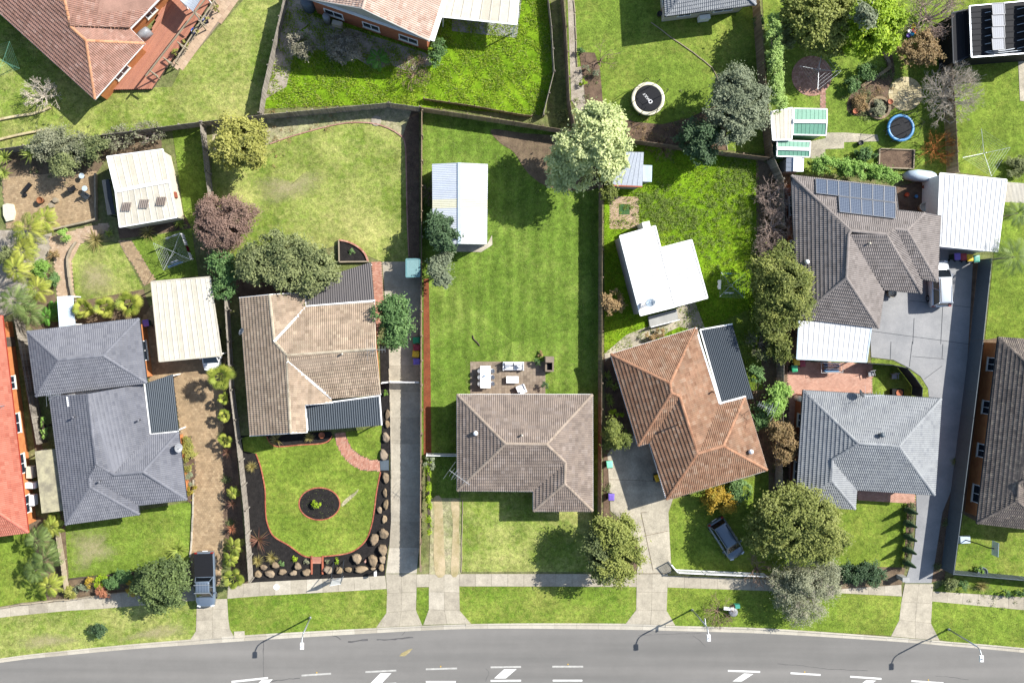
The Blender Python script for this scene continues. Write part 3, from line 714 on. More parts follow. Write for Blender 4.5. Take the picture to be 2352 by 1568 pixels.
def tiled_roof(house, V, faces, mat, capmat=None, ridges=(), valleys=(), budget=300, tw=TW, tc=TC):
    e0 = min(v[2] for v in V.values())
    W = {k: P(v[0], v[1], e0+(v[2]-e0)*1.12) for k, v in V.items()}
    shell = MB(); rest = MB(); full = []
    for face in faces:
        pts = [W[k] for k in face]
        nrm = Vector((0, 0, 0))
        for i in range(len(pts)):
            a, b = pts[i], pts[(i+1) % len(pts)]
            nrm += Vector(((a.y-b.y)*(a.z+b.z), (a.z-b.z)*(a.x+b.x), (a.x-b.x)*(a.y+b.y)))
        nrm.normalize()
        if nrm.z < 0: nrm = -nrm; pts = pts[::-1]
        shell.poly(pts)
        up = (Vector((0, 0, 1))-nrm*nrm.z).normalized(); u = up.cross(nrm).normalized()
        o = sum(pts, Vector())/len(pts)
        loc = [((p-o).dot(u), (p-o).dot(up)) for p in pts]
        s0, s1 = min(p[0] for p in loc), max(p[0] for p in loc); t0, t1 = min(p[1] for p in loc), max(p[1] for p in loc)
        tris = [[loc[i] for i in tr] for tr in tessellate_polygon([[Vector((a, b, 0)) for a, b in loc]])]
        for tr in tris:
            if (tr[1][0]-tr[0][0])*(tr[2][1]-tr[0][1])-(tr[1][1]-tr[0][1])*(tr[2][0]-tr[0][0]) < 0: tr.reverse()
        base = Matrix(((u.x,up.x,nrm.x,o.x),(u.y,up.y,nrm.y,o.y),(u.z,up.z,nrm.z,o.z),(0,0,0,1)))
        gv, gf = tile_geo(tw, tc)
        t = t0-0.05; row = 0
        while t < t1:
            s = s0-tw*0.5*(row % 2)*0
            while s < s1:
                cs = [(s+.01, t+.01), (s+tw-.01, t+.01), (s+tw-.01, t+tc-.01), (s+.01, t+tc-.01)]
                ins = [pip(a, b, loc) for a, b in cs]
                if all(ins): full.append(base @ Matrix.Translation((s, t, 0.01)))
                elif any(ins) or pip(s+tw/2, t+tc/2, loc):
                    rest.tv = random.random()*.999
                    n = len(PROF)
                    for i in range(n-1):
                        q = [(gv[j][0]+s, gv[j][1]+t, gv[j][2]+.01) for j in (i, i+1, n+i+1, n+i)]
                        for tr in tris:
                            c = clip_poly(q, tr)
                            if len(c) >= 3: rest.poly([base @ Vector(p) for p in c])
                s += tw
            t += tc; row += 1
    roof = shell.build('roof', mat, house)
    # the pieces nearest the middle of the view show largest: those are single objects
    full.sort(key=lambda M: M.translation.x**2+M.translation.y**2)
    mb = MB(); mb.add(*tile_geo(tw, tc)); me = mb.mesh('roof_tile', mat)
    for M in full[:budget]: put('roof_tile', me, roof, M)
    gv, gf = tile_geo(tw, tc)
    for M in full[budget:]:
        rest.tv = random.random()*.999; rest.add([M @ Vector(p) for p in gv], gf)
    if rest.f: rest.build('roof_tiles', mat, roof, kind='stuff')
    cm = cap_mesh(capmat or mat)
    for a, b in ridges:
        A, B = W[a], W[b]
        if A.z > B.z+.05: A, B = B, A
        d = B-A; n = max(1, int(d.length/0.38)); R = frame(d, Vector((0, 0, 1)))
        for i in range(n):
            q = A+d*((i+.5)/n); M = Matrix.Translation(q+Vector((0, 0, 0.015+0.004*(i % 2)))) @ R @ Matrix.Rotation(-0.03, 4, 'Y')
            put('ridge_cap', cm, roof, M)
    return W, roof
def gutter(house, W, chains, mat):
    m = MB()
    for ch in chains:
        for a, b in zip(ch, ch[1:]):
            A, B = W[a].copy(), W[b].copy(); d = (B-A).normalized()*0.06
            A.z -= .04; B.z -= .04
            m.beam(A-d, B+d, .12, .13)
    return m.build('gutter', mat, house)
def window(house, c, rz, w, h, fm=M_white):
    """window on a wall: c centre on wall face, rz angle of the wall's outward normal"""
    M = Matrix.Translation(c) @ Matrix.Rotation(rz, 4, 'Z')
    m = MB()
    for dy, dz, sy, sz in ((0, h/2, w+.08, .07), (0, -h/2, w+.08, .07), (-w/2, 0, .07, h-.07), (w/2, 0, .07, h-.07), (0, 0, .05, h-.07)):
        m.obox(M @ Matrix.Translation((.03, dy, dz)), .07, sy, sz)
    f = m.build('window', fm, house)
    g = MB(); g.obox(M @ Matrix.Translation((.01, 0, 0)), .03, w-.06, h-.06); g.build('pane', M_glass, f)
    s = MB(); s.obox(M @ Matrix.Translation((.06, 0, -h/2-.06)), .16, w+.2, .05); s.build('sill', M_render, f)
def house_body(house, outline, he, wallmat, ov=0.5, windows=True, soffit=M_white, fm=M_white):
    ins = inset(outline, ov)
    m = MB(); m.prism(ins, 0, he-.06, False); m.build('wall', wallmat, house)
    s = MB(); o2 = inset(outline, .02); s.prism(o2, he-.10, he-.055); s.build('soffit', soffit, house)
    if not windows: return ins
    door = False; n = len(ins)
    for i in range(n):
        a, b = ins[i], ins[(i+1) % n]; L = (b-a).length
        if L < 2.6: continue
        u = (b-a)/L; nr = Vector((u.y, -u.x)); rz = math.atan2(nr.y, nr.x)
        k = max(1, int(L/3.4))
        for j in range(k):
            q = a+u*(L*(j+.5)/k); w = random.choice((1.2, 1.6, 1.8))
            if not door and L > 4 and j == k-1 and i >= n//2:
                d = MB(); d.obox(Matrix.Translation((q.x, q.y, 1.03)) @ Matrix.Rotation(rz, 4, 'Z'), .07, .9, 2.06)
                dd = d.build('door', M_timberdark, house)
                kn = MB(); kn.box((q.x+nr.x*.06+u.x*.35, q.y+nr.y*.06+u.y*.35, 1.0), .05, .05, .12); kn.build('handle', M_steel, dd)
                door = True; continue
            window(house, Vector((q.x, q.y, 1.5)), rz, w, 1.15, fm)
    return ins
def dish(house, x, y, z, r, az=0.0, mat=M_grey, tilt=0.9, mast=0.6):
    m = MB(); b = P(x, y, z); R = Matrix.Rotation(az, 4, 'Z') @ Matrix.Rotation(tilt, 4, 'Y')
    m.lathe(b+Vector((0, 0, mast)), [(0.02, 0.0), (r*.5, .03*r/.4), (r*.85, .09*r/.4), (r, .14*r/.4), (r*.98, .15*r/.4), (r*.8, .10*r/.4), (r*.45, .045*r/.4), (.02, .02)], 18, R.to_3x3())
    tip = b+Vector((0, 0, mast))+R.to_3x3() @ Vector((0, 0, r*.75))
    m.tube([b+Vector((0, 0, mast))+R.to_3x3() @ Vector((r*.9, 0, .1)), tip], .012, 5); m.box(tip, .08, .08, .1)
    o = m.build('satellite_dish', mat, house, True)
    mm = MB(); mm.tube([b-Vector((0, 0, .25)), b+Vector((0, 0, mast))], .03, 6); mm.build('dish_mast', M_steel, house)
def antenna(house, x, y, z, h, az, L=1.9, n=9, cross=True, fold=0.45):
    m = MB(); b = P(x, y, z); t = b+Vector((0, 0, h)); d = Vector((math.cos(az), math.sin(az), 0)); e = Vector((-d.y, d.x, 0))
    m.tube([b-Vector((0, 0, .3)), t], .022, 6)
    m.tube([t-d*L*.5, t+d*L*.5], .018, 5)
    for i in range(n):
        q = t+d*(L*(i/(n-1)-.5)); w = (.95 if i == 0 else fold*(1-.5*i/n)) if cross else fold
        m.tube([q-e*w, q+e*w], .010, 4)
    if cross:
        q = t-d*L*.22; m.tube([q-e*.62, q+e*.62], .012, 4)
    m.build('tv_antenna', M_steel, house)
def vent(house, x, y, z, kind='whirl', mat=M_steel):
    z = 2.6+(z-2.6)*1.12; m = MB(); c = P(x, y, z)
    if kind == 'whirl':
        m.lathe(c-Vector((0,0,.25)), [(.13,0),(.13,.3),(.19,.34),(.23,.45),(.2,.58),(.1,.66),(.01,.68)], 14)
    elif kind == 'pipe':
        m.lathe(c-Vector((0,0,.3)), [(.07,0),(.07,.65),(.1,.66),(.1,.78),(.02,.82)], 10)
    else:
        m.box(c+Vector((0,0,.05)), .75, 1.2, .35, .1, .75)
    m.build({'whirl': 'roof_ventilator', 'pipe': 'vent_pipe', 'box': 'skylight'}[kind], mat, house, kind != 'box')
def make_house(name, label, base, V, faces, mat, ridges, outline, he, wallmat, chains, capmat=None, gmat=M_white, ov=0.5, **kw):
    h = thing(name, label, 'house', P(*base))
    W, roof = tiled_roof(h, V, faces, mat, capmat, ridges, **kw)
    house_body(h, [W[k].to_2d() for k in outline], he, wallmat, ov)
    gutter(h, W, chains, gmat)
    return h, W, roof

E = 2.6
# the middle house
V = dict(TL=(1050,906,E),TR=(1360.5,906,E),BR=(1361,1173,E),WB=(1225.5,1173,E),IC=(1225.5,1127,E),BL=(1050.5,1126,E),R1=(1161,1019,4.42),R2=(1255,1020,4.4),W1=(1298.5,1061.5,3.66),W2=(1297,1110,3.66))
house_mid, W, _ = make_house('house', 'brown tiled hip-roof house at the bottom of the long striped lawn', (1205,1040), V,
    [('TL','TR','R2','R1'),('BL','TL','R1'),('TR','BR','W2','W1','R2'),('IC','BL','R1','R2','W1'),('WB','IC','W1','W2'),('BR','WB','W2')],
    M_tile_brown, [('TL','R1'),('BL','R1'),('R1','R2'),('R2','TR'),('R2','W1'),('W1','W2'),('W2','WB'),('W2','BR')],
    ['TL','TR','BR','WB','IC','BL'], E, M_brickwall, [['TL','TR','BR','WB','IC','BL','TL']], piece('cap_tan', ['998a7a','a39484','8e7f70'], dirt=.3))
vent(house_mid, 1092, 994, 3.25, 'whirl', M_white); vent(house_mid, 1198, 998, 4.1, 'pipe', M_render)
antenna(house_mid, 1054, 1086, 3.0, 2.0, -0.62, 2.2)
# brown house on the left
V = dict(a=(551,684,E),b=(575,1000,E),c=(667,994,4.15),d=(660,830,4.22),e=(660,816,4.25),f=(630,784,3.82),g=(619,677,3.75),h=(699,672,2.5),i=(702,707,2.5),j=(860,694,E),k=(863,801,4.28),l=(874,905,E),m=(762,914,E),n=(762,924,2.56),o=(699,929,3.5),p=(704,992,3.46))
house_tan, W, _ = make_house('house', 'tan tiled house with two dark corrugated awnings above the black mulch garden', (710,840), V,
    [('a','b','c','d','e','f','g'),('g','h','i','f'),('i','j','k','e','f'),('k','l','m','d','e'),('d','m','n','o','p','c')],
    M_tile_tan, [('g','f'),('f','e'),('e','d'),('d','c'),('e','k')], ['a','b','p','o','n','m','l','k','j','i','h'], 2.5, M_brickor,
    [['h','g','a','b','c','p','o','n'],['h','i','j'],['m','l']], M_creamroof and piece('cap_cream', ['ada18b','b8ac96','a1957f'], dirt=.3))
m = MB()
for a, b in (('j','k'),('k','l'),('g','a'),('g','h'),('c','b'),('c','p')): m.beam(W[a]-Vector((0,0,.08)), W[b]-Vector((0,0,.08)), .06, .2)
m.build('barge_board', M_render, house_tan)
for a, b, c in (('j','k','l'),('a','g','h'),('b','c','p')):
    m = MB(); m.poly([W[a]-Vector((0,0,.1)), W[c]-Vector((0,0,.1)), W[b]-Vector((0,0,.1))]); m.build('gable', M_brickor, house_tan)
m = MB(); m.beam(W['d']+Vector((0,0,.10)), W['m']+Vector((0,0,.10)), .2, .05); m.beam(W['f']+Vector((0,0,.10)), W['i']+Vector((0,0,.10)), .2, .05); m.build('valley_gutter', M_white, house_tan)
vent(house_tan, 787, 812, 4.1, 'pipe', M_render); antenna(house_tan, 866, 802, 4.2, 1.0, 0.02, 1.6, 7)
dish(house_tan, 560, 762, 2.75, .36, 2.6)
# orange house right of the middle
V = dict(TL=(1403,813.5,E),TR=(1598.5,753,E),a=(1607,784,2.8),b=(1652,926,2.72),c=(1711,910,E),d=(1762,1079,E),e=(1531,1146.5,E),f=(1492,1016.5,E),g=(1466,1023,E),A=(1538.5,880,4.42),B=(1542,902,4.4),C=(1561,910,4.22),D=(1602,1041,4.05),F=(1661,1024,3.98))
house_orange, W, _ = make_house('house', 'weathered orange tiled house turned at an angle beside the concrete driveway', (1580,950), V,
    [('TL','TR','A'),('g','TL','A','B'),('g','f','C','B'),('f','e','D','C'),('e','d','F','D'),('d','c','F'),('c','b','D','F'),('TR','a','b','D','C','B','A')],
    M_tile_orange, [('TL','A'),('A','TR'),('A','B'),('B','g'),('B','C'),('C','D'),('D','e'),('D','F'),('F','d'),('F','c')],
    ['TL','TR','a','b','c','d','e','f','g'], E, M_brickwall, [['TL','TR'],['c','d','e','f','g','TL']], piece('cap_orange', ['a5785a','b08568','96694d'], dirt=.35))
m = MB()
for a, b in (('a','b'),('b','c'),('TR','a')): m.beam(W[a]+Vector((0,0,.05)), W[b]+Vector((0,0,.05)), .16, .14)
m.build('gutter', M_white, house_orange)
vent(house_orange, 1636, 899, 3.0, 'pipe', M_tile_orange); vent(house_orange, 1557, 976, 4.0, 'pipe', M_tile_orange); vent(house_orange, 1723, 1036, 3.2, 'whirl', M_white)
antenna(house_orange, 1740, 930, 2.5, 2.1, 2.7, 1.6)
# taupe grey house with solar panels
V = dict(TL=(1818,403,E),a=(2056.5,429.5,E),b=(2063,483,3.55),c=(2124,489.5,3.5),d=(2160,496,2.95),e=(2152.5,647,2.8),f=(2118,641,2.85),g=(2116,673,E),h=(2030.5,665.5,E),i=(2018,753,E),j=(1831,730,E),A=(1954,530,4.58),B=(1949,538,4.6),C=(1944,638,4.55),D=(2035,538,4.5),F=(2054,526,4.25),G=(2083,528,4.2))
house_solar, W, _ = make_house('house', 'taupe grey tiled house carrying twelve solar panels on its upper slope', (1960,560), V,
    [('TL','j','C','B','A'),('TL','a','b','c','G','F','D','A'),('j','i','C'),('B','h','i','C'),('B','D','g','h'),('D','F','f','g'),('F','G','e','f'),('c','d','e','G')],
    M_tile_dark, [('TL','A'),('A','B'),('B','C'),('C','j'),('C','i'),('A','D'),('D','F'),('F','G'),('G','c'),('D','g'),('G','e')],
    ['TL','a','b','c','d','e','f','g','h','i','j'], E, M_brickwall, [['d','e','f','g','h','i','j','TL','a','b','c','d']], None, M_dark)
vent(house_solar, 1992, 560, 4.1, 'pipe', M_render); vent(house_solar, 1851, 602, 2.95, 'whirl', M_white)
def solar_mat():
    t = NT('solar_cells'); tc = t.node('ShaderNodeTexCoord').outputs['UV']; sp = t.node('ShaderNodeSeparateXYZ'); t.l.new(tc, sp.inputs[0])
    def line(axis, n, w):
        f = t.math('FRACT', t.math('MULTIPLY', sp.outputs[axis], n)); return t.math('MAXIMUM', t.math('LESS_THAN', f, w), t.math('GREATER_THAN', f, 1-w))
    l = t.math('MAXIMUM', line(0, 6, .05), line(1, 10, .05))
    col = t.mix(l, lin('2b384c'), lin('727d8a'))
    return t.finish(col, 0.4, 0.0, 0.3)
M_solar = solar_mat()
def solar_panel(parent, q, fw=.035):
    """q: four corner points (in order) on the roof slope"""
    n = (q[1]-q[0]).cross(q[3]-q[0]).normalized(); n = n if n.z > 0 else -n
    top = [p+n*.14 for p in q]; low = [p+n*.10 for p in q]
    me = bpy.data.meshes.new('solar_panel'); off = OFF[parent.name]
    me.from_pydata([tuple(p-off) for p in top+low], [], [(0,1,2,3),(7,6,5,4),(0,4,5,1),(1,5,6,2),(2,6,7,3),(3,7,4,0)])
    uv = me.uv_layers.new(name='UVMap')
    for pol in me.polygons:
        for k, li in enumerate(pol.loop_indices):
            uv.data[li].uv = ((0,0),(1,0),(1,1),(0,1))[k] if pol.index == 0 else (0.5/6, 0.5/10)
    me.materials.append(M_solar); me.update()
    if me.polygons[0].normal.z < 0: me.flip_normals()
    p = put('solar_panel', me, parent)
    m = MB()
    for i in range(4): m.beam(top[i]+n*.006, top[(i+1) % 4]+n*.006, fw, .05, n)
    m.build('panel_frame', M_grey, p)
    return p
def lerp4(q, u, v): return q[0].lerp(q[1], u).lerp(q[3].lerp(q[2], u), v)
slope_z = lambda y0, y: 2.6+ (y-y0)*0.0178
def panel_row(parent, corners, n):
    for i in range(n):
        a, b = (i+.02)/n, (i+.98)/n
        solar_panel(parent, [lerp4(corners, a, 0.01), lerp4(corners, b, 0.01), lerp4(corners, b, .99), lerp4(corners, a, .99)])
panel_row(house_solar, [P(1871.5,412,2.74), P(2055,432,2.70), P(2054,467,3.42), P(1872.5,446,3.45)], 7)
panel_row(house_solar, [P(1924,453,3.46), P(2055,468.5,3.44), P(2055,504,4.14), P(1926.5,489,4.16)], 5)
# grey house lower right
V = dict(TL=(1845,896.5,E),TR=(2161.5,915,E),BR=(2146.5,1136,E),a=(1967,1124,E),b=(1964,1168.5,E),BL=(1827,1160,E),R1=(1971.5,1018,4.55),R2=(2064,1024,4.42),A=(1911.5,1055.5,3.78),B=(1910,1104,3.68))
house_grey, W, _ = make_house('house', 'light grey tiled house with a front lawn and a row of small conifers', (1990,1030), V,
    [('TL','TR','R2','R1'),('TR','BR','R2'),('BR','a','A','R1','R2'),('BL','TL','R1','A','B'),('a','b','B','A'),('b','BL','B')],
    M_tile_grey, [('TL','R1'),('R1','R2'),('R2','TR'),('R2','BR'),('R1','A'),('A','B'),('B','BL'),('B','b')],
    ['TL','TR','BR','a','b','BL'], E, M_brickwall, [['TL','TR','BR','a','b','BL','TL']], None, M_dark)
vent(house_grey, 2023, 998, 4.3, 'whirl', M_slate); dish(house_grey, 1968, 903, 2.7, .38, 0.5, M_dark); antenna(house_grey, 1983, 904, 2.7, 1.9, 0.05, 1.6, 6)
m = MB(); m.lathe(P(1838, 915, .9)-Vector((0,0,.9)), [(.28,0),(.28,1.5),(.2,1.6),(.02,1.62)], 14); m.build('hot_water_tank', M_white, house_grey, True)
# lichen-covered house at the right edge
V = dict(TL=(2293,774.5,E),TR=(2510,790,E),BR=(2478,1200,E),a=(2430,1200,E),b=(2425,1222,E),BL=(2244,1201,E),R1=(2398,868,4.55),R2=(2382,1082,4.5),A=(2340,1110,4.05),B=(2337,1150,3.95))
house_lichen, W, _ = make_house('house', 'dark tiled house with lichen-speckled roof at the right edge', (2380,980), V,
    [('TL','TR','R1'),('TR','BR','R2','R1'),('BR','a','A','R2'),('BL','TL','R1','R2','A','B'),('a','b','B','A'),('b','BL','B')],
    M_tile_old, [('TL','R1'),('R1','TR'),('R1','R2'),('R2','BR'),('R2','A'),('A','B'),('B','BL'),('B','b')],
    ['TL','TR','BR','a','b','BL'], E, M_brickor, [['TL','TR','BR','a','b','BL','TL']], None, M_dark)
# blue-grey house on the left: low block and taller rear block
V = dict(a=(114,909,E),b=(151,1204,E),c=(320,1181,E),d=(317.5,1160,E),e=(429,1147,E),f=(410,992,E),g=(343.5,998,2.5),h=(329,881,2.4),A=(202.5,904,4.05),B=(221,1066.5,4.08),C=(205,1095,3.72),D=(207.5,1118,3.66),F=(262.5,1089.5,3.82),G=(329,1083,3.9))
house_blue, W, _ = make_house('house', 'blue-grey tiled house with a dark awning beside the brick driveway', (260,1010), V,
    [('a','b','D','C','B','A'),('A','h','g','F','B'),('g','f','G','F'),('f','e','G'),('e','d','C','B','F','G'),('d','c','D','C'),('c','b','D')],
    M_tile_blue, [('A','B'),('B','C'),('C','D'),('D','b'),('D','c'),('B','F'),('F','G'),('G','f'),('G','e')],
    ['a','b','c','d','e','f','g','h'], 2.42, M_brickor, [['a','b','c','d','e','f']], None, M_dark)
vent(house_blue, 163, 921, 3.2, 'box', M_white); vent(house_blue, 232, 1104, 3.6, 'pipe', M_tile_blue); vent(house_blue, 172, 957, 3.5, 'pipe', M_tile_blue); vent(house_blue, 321, 964, 2.9, 'pipe', M_tile_blue)
antenna(house_blue, 141, 905, 3.0, 1.5, 0.05, 1.3, 7); dish(house_blue, 413, 1026, 2.7, .42, 0.1)
V2 = dict(TL=(62.5,761,3.1),TR=(319.5,731,3.1),BR=(337.5,879,3.1),BL=(82.5,910,3.1),R1=(134,826.5,4.3),R2=(237.5,816.5,4.3))
W2, roof2 = tiled_roof(house_blue, V2, [('TL','TR','R2','R1'),('TR','BR','R2'),('BR','BL','R1','R2'),('BL','TL','R1')], M_tile_blue, None, [('TL','R1'),('BL','R1'),('R1','R2'),('R2','TR'),('R2','BR')])
house_body(house_blue, [W2[k].to_2d() for k in ('TL','TR','BR','BL')], 3.1, M_brickor); gutter(house_blue, W2, [['TL','TR','BR','BL','TL']], M_dark)
# red house at the left edge
V = dict(TR=(5,725,E),BR=(65,1222,E),BL=(-170,1252,E),TL=(-205,750,E),R1=(-88,830,4.3),R2=(-45,1150,4.3))
house_red, W, _ = make_house('house', 'red tiled house with brick side wall cut off by the left edge', (-60,1000), V,
    [('TR','BR','R2','R1'),('BR','BL','R2'),('BL','TL','R1','R2'),('TL','TR','R1')], M_tile_red, [('R1','R2'),('R2','BR'),('R2','BL'),('R1','TR'),('R1','TL')],
    ['TR','BR','BL','TL'], E, M_brickor, [['TR','BR','BL','TL','TR']], piece('cap_salmon', ['c06a58','c97563','b35f4e'], dirt=.15), plain('red_gutter', '8f3326', .5))
antenna(house_red, 14, 930, 2.9, 1.5, 0.1, 1.1, 7)
for (x, y, w, l, mm) in ((72,1083,.62,1.1,M_render),(74,1113,1.0,.55,M_white),(77,1147,.5,1.0,M_white)):
    m = MB(); c = P(x, y, .9); m.box(c, w, l, .7); m.box(c+Vector((w/2+.01,0,0)), .03, l*.8, .5); m.build('air_conditioner', mm, house_red)
# terracotta house top left
V = dict(L=(-60,-24,2.8),Bt=(218,228,2.8),Rb=(332,100,2.8),Rc=(299,67,2.8),Rt=(400,-36,2.8),A=(197.5,94,4.25),B=(162,61,4.25),C=(148,1,4.8),D=(150,-150,4.8),T=(-60,-150,3.4),U=(330,-150,2.8))
house_terra, W, _ = make_house('house', 'terracotta tiled house wrapped by a red timber deck in the upper left', (150,20), V,
    [('L','Bt','A','B','C'),('Bt','Rb','A'),('Rb','Rc','B','A'),('Rc','Rt','U','D','C','B'),('L','C','D','T')], M_tile_terra,
    [('A','Bt'),('A','B'),('B','C'),('C','D'),('B','Rc'),('A','Rb'),('C','L')], ['L','Bt','Rb','Rc','Rt','U','D','T'], 2.75, M_brickor,
    [['L','Bt','Rb','Rc','Rt']], piece('cap_peach', ['b98562','c5916d','aa7654'], dirt=.25))
# split-level brick house, top centre
V = dict(a=(705,-2,3.9),r=(832,21,6.1),b=(985,94,3.9),c=(1016,-4,3.9),c2=(1085,-220,3.9),r2=(930,-300,6.1),a2=(800,-320,3.9))
house_top, W, _ = make_house('house', 'brick gable-ended house with faded pink tiles at the top centre', (880,-20), V,
    [('a','r','r2','a2'),('r','b','c','c2','r2')], M_tile_pink, [('r','r2')], ['a','b','c','c2','a2'], 3.85, M_brickwall, [['b','c','c2']], None, M_white, 0.3)
g = MB(); off = Vector((0, .25, -.05))
g.poly([W['a']+off, W['b']+off, W['r']+off]); g.build('gable', M_clad, house_top)
m = MB(); m.beam(W['a'], W['r'], .08, .22); m.beam(W['r'], W['b'], .08, .22); m.build('barge_board', M_clad, house_top)
m = MB(); m.beam(W['b']+Vector((.25,0,0)), W['c2']+Vector((.25,0,0)), .5, .1); m.build('fascia', M_white, house_top)
for (x, y, z, kind) in ((708,10,0,'tank'),(751,44,0,'heater'),(774,53,0,'ac')):
    c = P(x, y, z+.8); m = MB()
    if kind == 'tank':
        m.lathe(Vector((c.x,c.y,0)), [(.62,0),(.65,.1),(.65,1.7),(.5,1.85),(.15,1.9)], 18); m.build('water_tank', M_slate, house_top, True)
    elif kind == 'heater':
        m.lathe(Vector((c.x,c.y,0)), [(.33,0),(.33,1.55),(.25,1.65),(.05,1.66)], 16); m.build('hot_water_tank', M_grey, house_top, True)
    else:
        m.box(Vector((c.x,c.y,.45)), .95, .4, .8, -.25); m.build('air_conditioner', M_render, house_top)
# grey house at the top right of the trampoline yard
V = dict(a=(1528,37.5,2.9),b=(1736,11,2.9),c=(1722,-170,2.9),d=(1516,-160,2.9),r1=(1610,-58,4.2),r2=(1640,-75,4.2))
house_grey_top, W, _ = make_house('house', 'cream-walled house with blue-grey tiles cut off by the top edge', (1630,-60), V,
    [('a','b','r2','r1'),('b','c','r2'),('c','d','r1','r2'),('d','a','r1')], M_tile_grey, [('a','r1'),('r1','r2'),('r2','b'),('r2','c'),('r1','d')],
    ['a','b','c','d'], 2.88, M_render, [['a','b','c','d','a']], None, M_dark)
c = P(1617, 42, .5); m = MB(); m.box(Vector((c.x, c.y, .45)), 1.0, .42, .75, .12); m.build('air_conditioner', M_white, house_grey_top)
# ------------------------------------------------------------------ sheet-metal roofs, sheds, carports, awnings
def trans_mat(name, c, alpha=0.72, rough=0.3):
    t = NT(name); t.finish(lin(c), rough, 0, 0.2); t.b.inputs['Alpha'].default_value = alpha; return t.m
M_awn = trans_mat('smoked_polycarbonate', '4b5258', 0.88, .55)
M_awnbr = trans_mat('bronze_polycarbonate', '5a5655', 0.88, .6)
M_beige = plain('beige_fibreglass', 'c0bda4', 0.6)
M_bluewhite = piece('pale_zincalume', ['b4bac2', 'bcc2c9', 'adb4bd'], 0.6, dirt=0.12, spec=.25)
M_oldsheet = surf('stained_fibreglass', 'a7a184', '7d7867', 1.2, 20, 0.3, 0.8)
M_bluegrey = plain('pale_blue_trim', 'aab8c2', 0.45)
def sheets(parent, q, n, mat, rib='trim', amp=0.03, waves=5, name='roof_sheet', every=None):
    """metal sheets side by side: q0->q1 across the sheets, q0->q3 along the ribs"""
    nrm = (q[1]-q[0]).cross(q[3]-q[0]).normalized()
    if nrm.z < 0: nrm = -nrm
    if rib == 'trim': prof = [(0,0),(.05,amp),(.13,amp),(.18,0),(.98,0),(1,0)]
    else: prof = [(k/(waves*4), amp*math.sin(k*math.pi/2)) for k in range(waves*4+1)]
    for i in range(n):
        m = MB(); m.tv = random.random()*.999; a, b = [], []
        for f, z in prof:
            u = (i+f*.995)/n
            a.append(q[0].lerp(q[1], u)+nrm*(z+.02)); b.append(q[3].lerp(q[2], u)+nrm*(z+.02))
        k = len(prof); m.add(a+b, [(j, j+1, k+j+1, k+j) for j in range(k-1)])
        mm = mat
        if every and i in every[0]: mm = every[1]
        m.build(name, mm, parent)
def slab_under(parent, q, mat, t=.06, name='roof'):
    m = MB(); nrm = (q[1]-q[0]).cross(q[3]-q[0]).normalized(); nrm = nrm if nrm.z > 0 else -nrm
    top = [p for p in q]; low = [p-nrm*t for p in q]
    m.add(top+low, [(0,1,2,3),(7,6,5,4),(0,4,5,1),(1,5,6,2),(2,6,7,3),(3,7,4,0)])
    return m.build(name, mat, parent)
def walls(parent, tops, mat, ins=.12, name='wall', drop=.07):
    pts = [p.to_2d() for p in tops]; n = len(pts)
    ar = sum(pts[i].x*pts[(i+1) % n].y-pts[(i+1) % n].x*pts[i].y for i in range(n))
    zs = [p.z-drop for p in tops]
    if ar < 0: zs = zs[::-1]
    ii = inset(pts, ins); m = MB()
    vs_ = [(p.x, p.y, 0) for p in ii]+[(p.x, p.y, z) for p, z in zip(ii, zs)]
    m.add(vs_, [(i, (i+1) % n, n+(i+1) % n, n+i) for i in range(n)]+[tuple(range(n, 2*n))]); return m.build(name, mat, parent)
def posts(parent, tops, mat, w=.1):
    for p in tops:
        m = MB(); m.box((p.x, p.y, (p.z-.05)/2), w, w, p.z-.05); m.build('post', mat, parent)
def edge_trim(parent, q, idx, mat, w=.12, h=.1, name='gutter', dz=0.0):
    m = MB()
    for i in idx: m.beam(q[i]+Vector((0,0,dz)), q[(i+1) % 4]+Vector((0,0,dz)), w, h)
    m.build(name, mat, parent)
def skillion(name, label, cat, corners, n, mat, wall=None, rib='trim', amp=.03, waves=5, under=M_render, trim=None, every=None, trim_idx=(0,1,2,3), post=M_white):
    q = [P(*c) for c in corners]; ctr = sum(q, Vector())/4
    t = thing(name, label, cat, (ctr.x, ctr.y, 0))
    r = slab_under(t, q, under); sheets(r, q, n, mat, rib, amp, waves, every=every)
    if wall: walls(t, q, wall)
    else: posts(t, [p.lerp(ctr, .05) for p in q], post)
    if trim: edge_trim(t, q, trim_idx, trim)
    return t, q
def gable(name, label, cat, e1, ridge, e2, n, mat, wall, rib='corr', amp=.02, waves=5, trim=None, every=None, ridgecap=M_white, mat2=None):
    """e1: two eave corners, ridge: two ridge ends, e2: two eave corners (same order along the ridge)"""
    A = [P(*c) for c in e1]; R = [P(*c) for c in ridge]; B = [P(*c) for c in e2]; ctr = (R[0]+R[1])/2
    t = thing(name, label, cat, (ctr.x, ctr.y, 0))
    for q, mm in (([A[0], A[1], R[1], R[0]], mat), ([B[0], B[1], R[1], R[0]], mat2 or mat)):
        r = slab_under(t, q, M_render); sheets(r, q, n, mm, rib, amp, waves, every=every)
    m = MB(); m.beam(R[0]+Vector((0,0,.05)), R[1]+Vector((0,0,.05)), .3, .05); m.build('ridge_capping', ridgecap, t)
    pts = [A[0], R[0], B[0], B[1], R[1], A[1]]
    walls(t, pts, wall, .1)
    if trim:
        m = MB()
        for a, b in ((A[0],A[1]),(B[0],B[1]),(A[0],R[0]),(R[0],B[0]),(A[1],R[1]),(R[1],B[1])): m.beam(a, b, .1, .12)
        m.build('trim', trim, t)
    return t
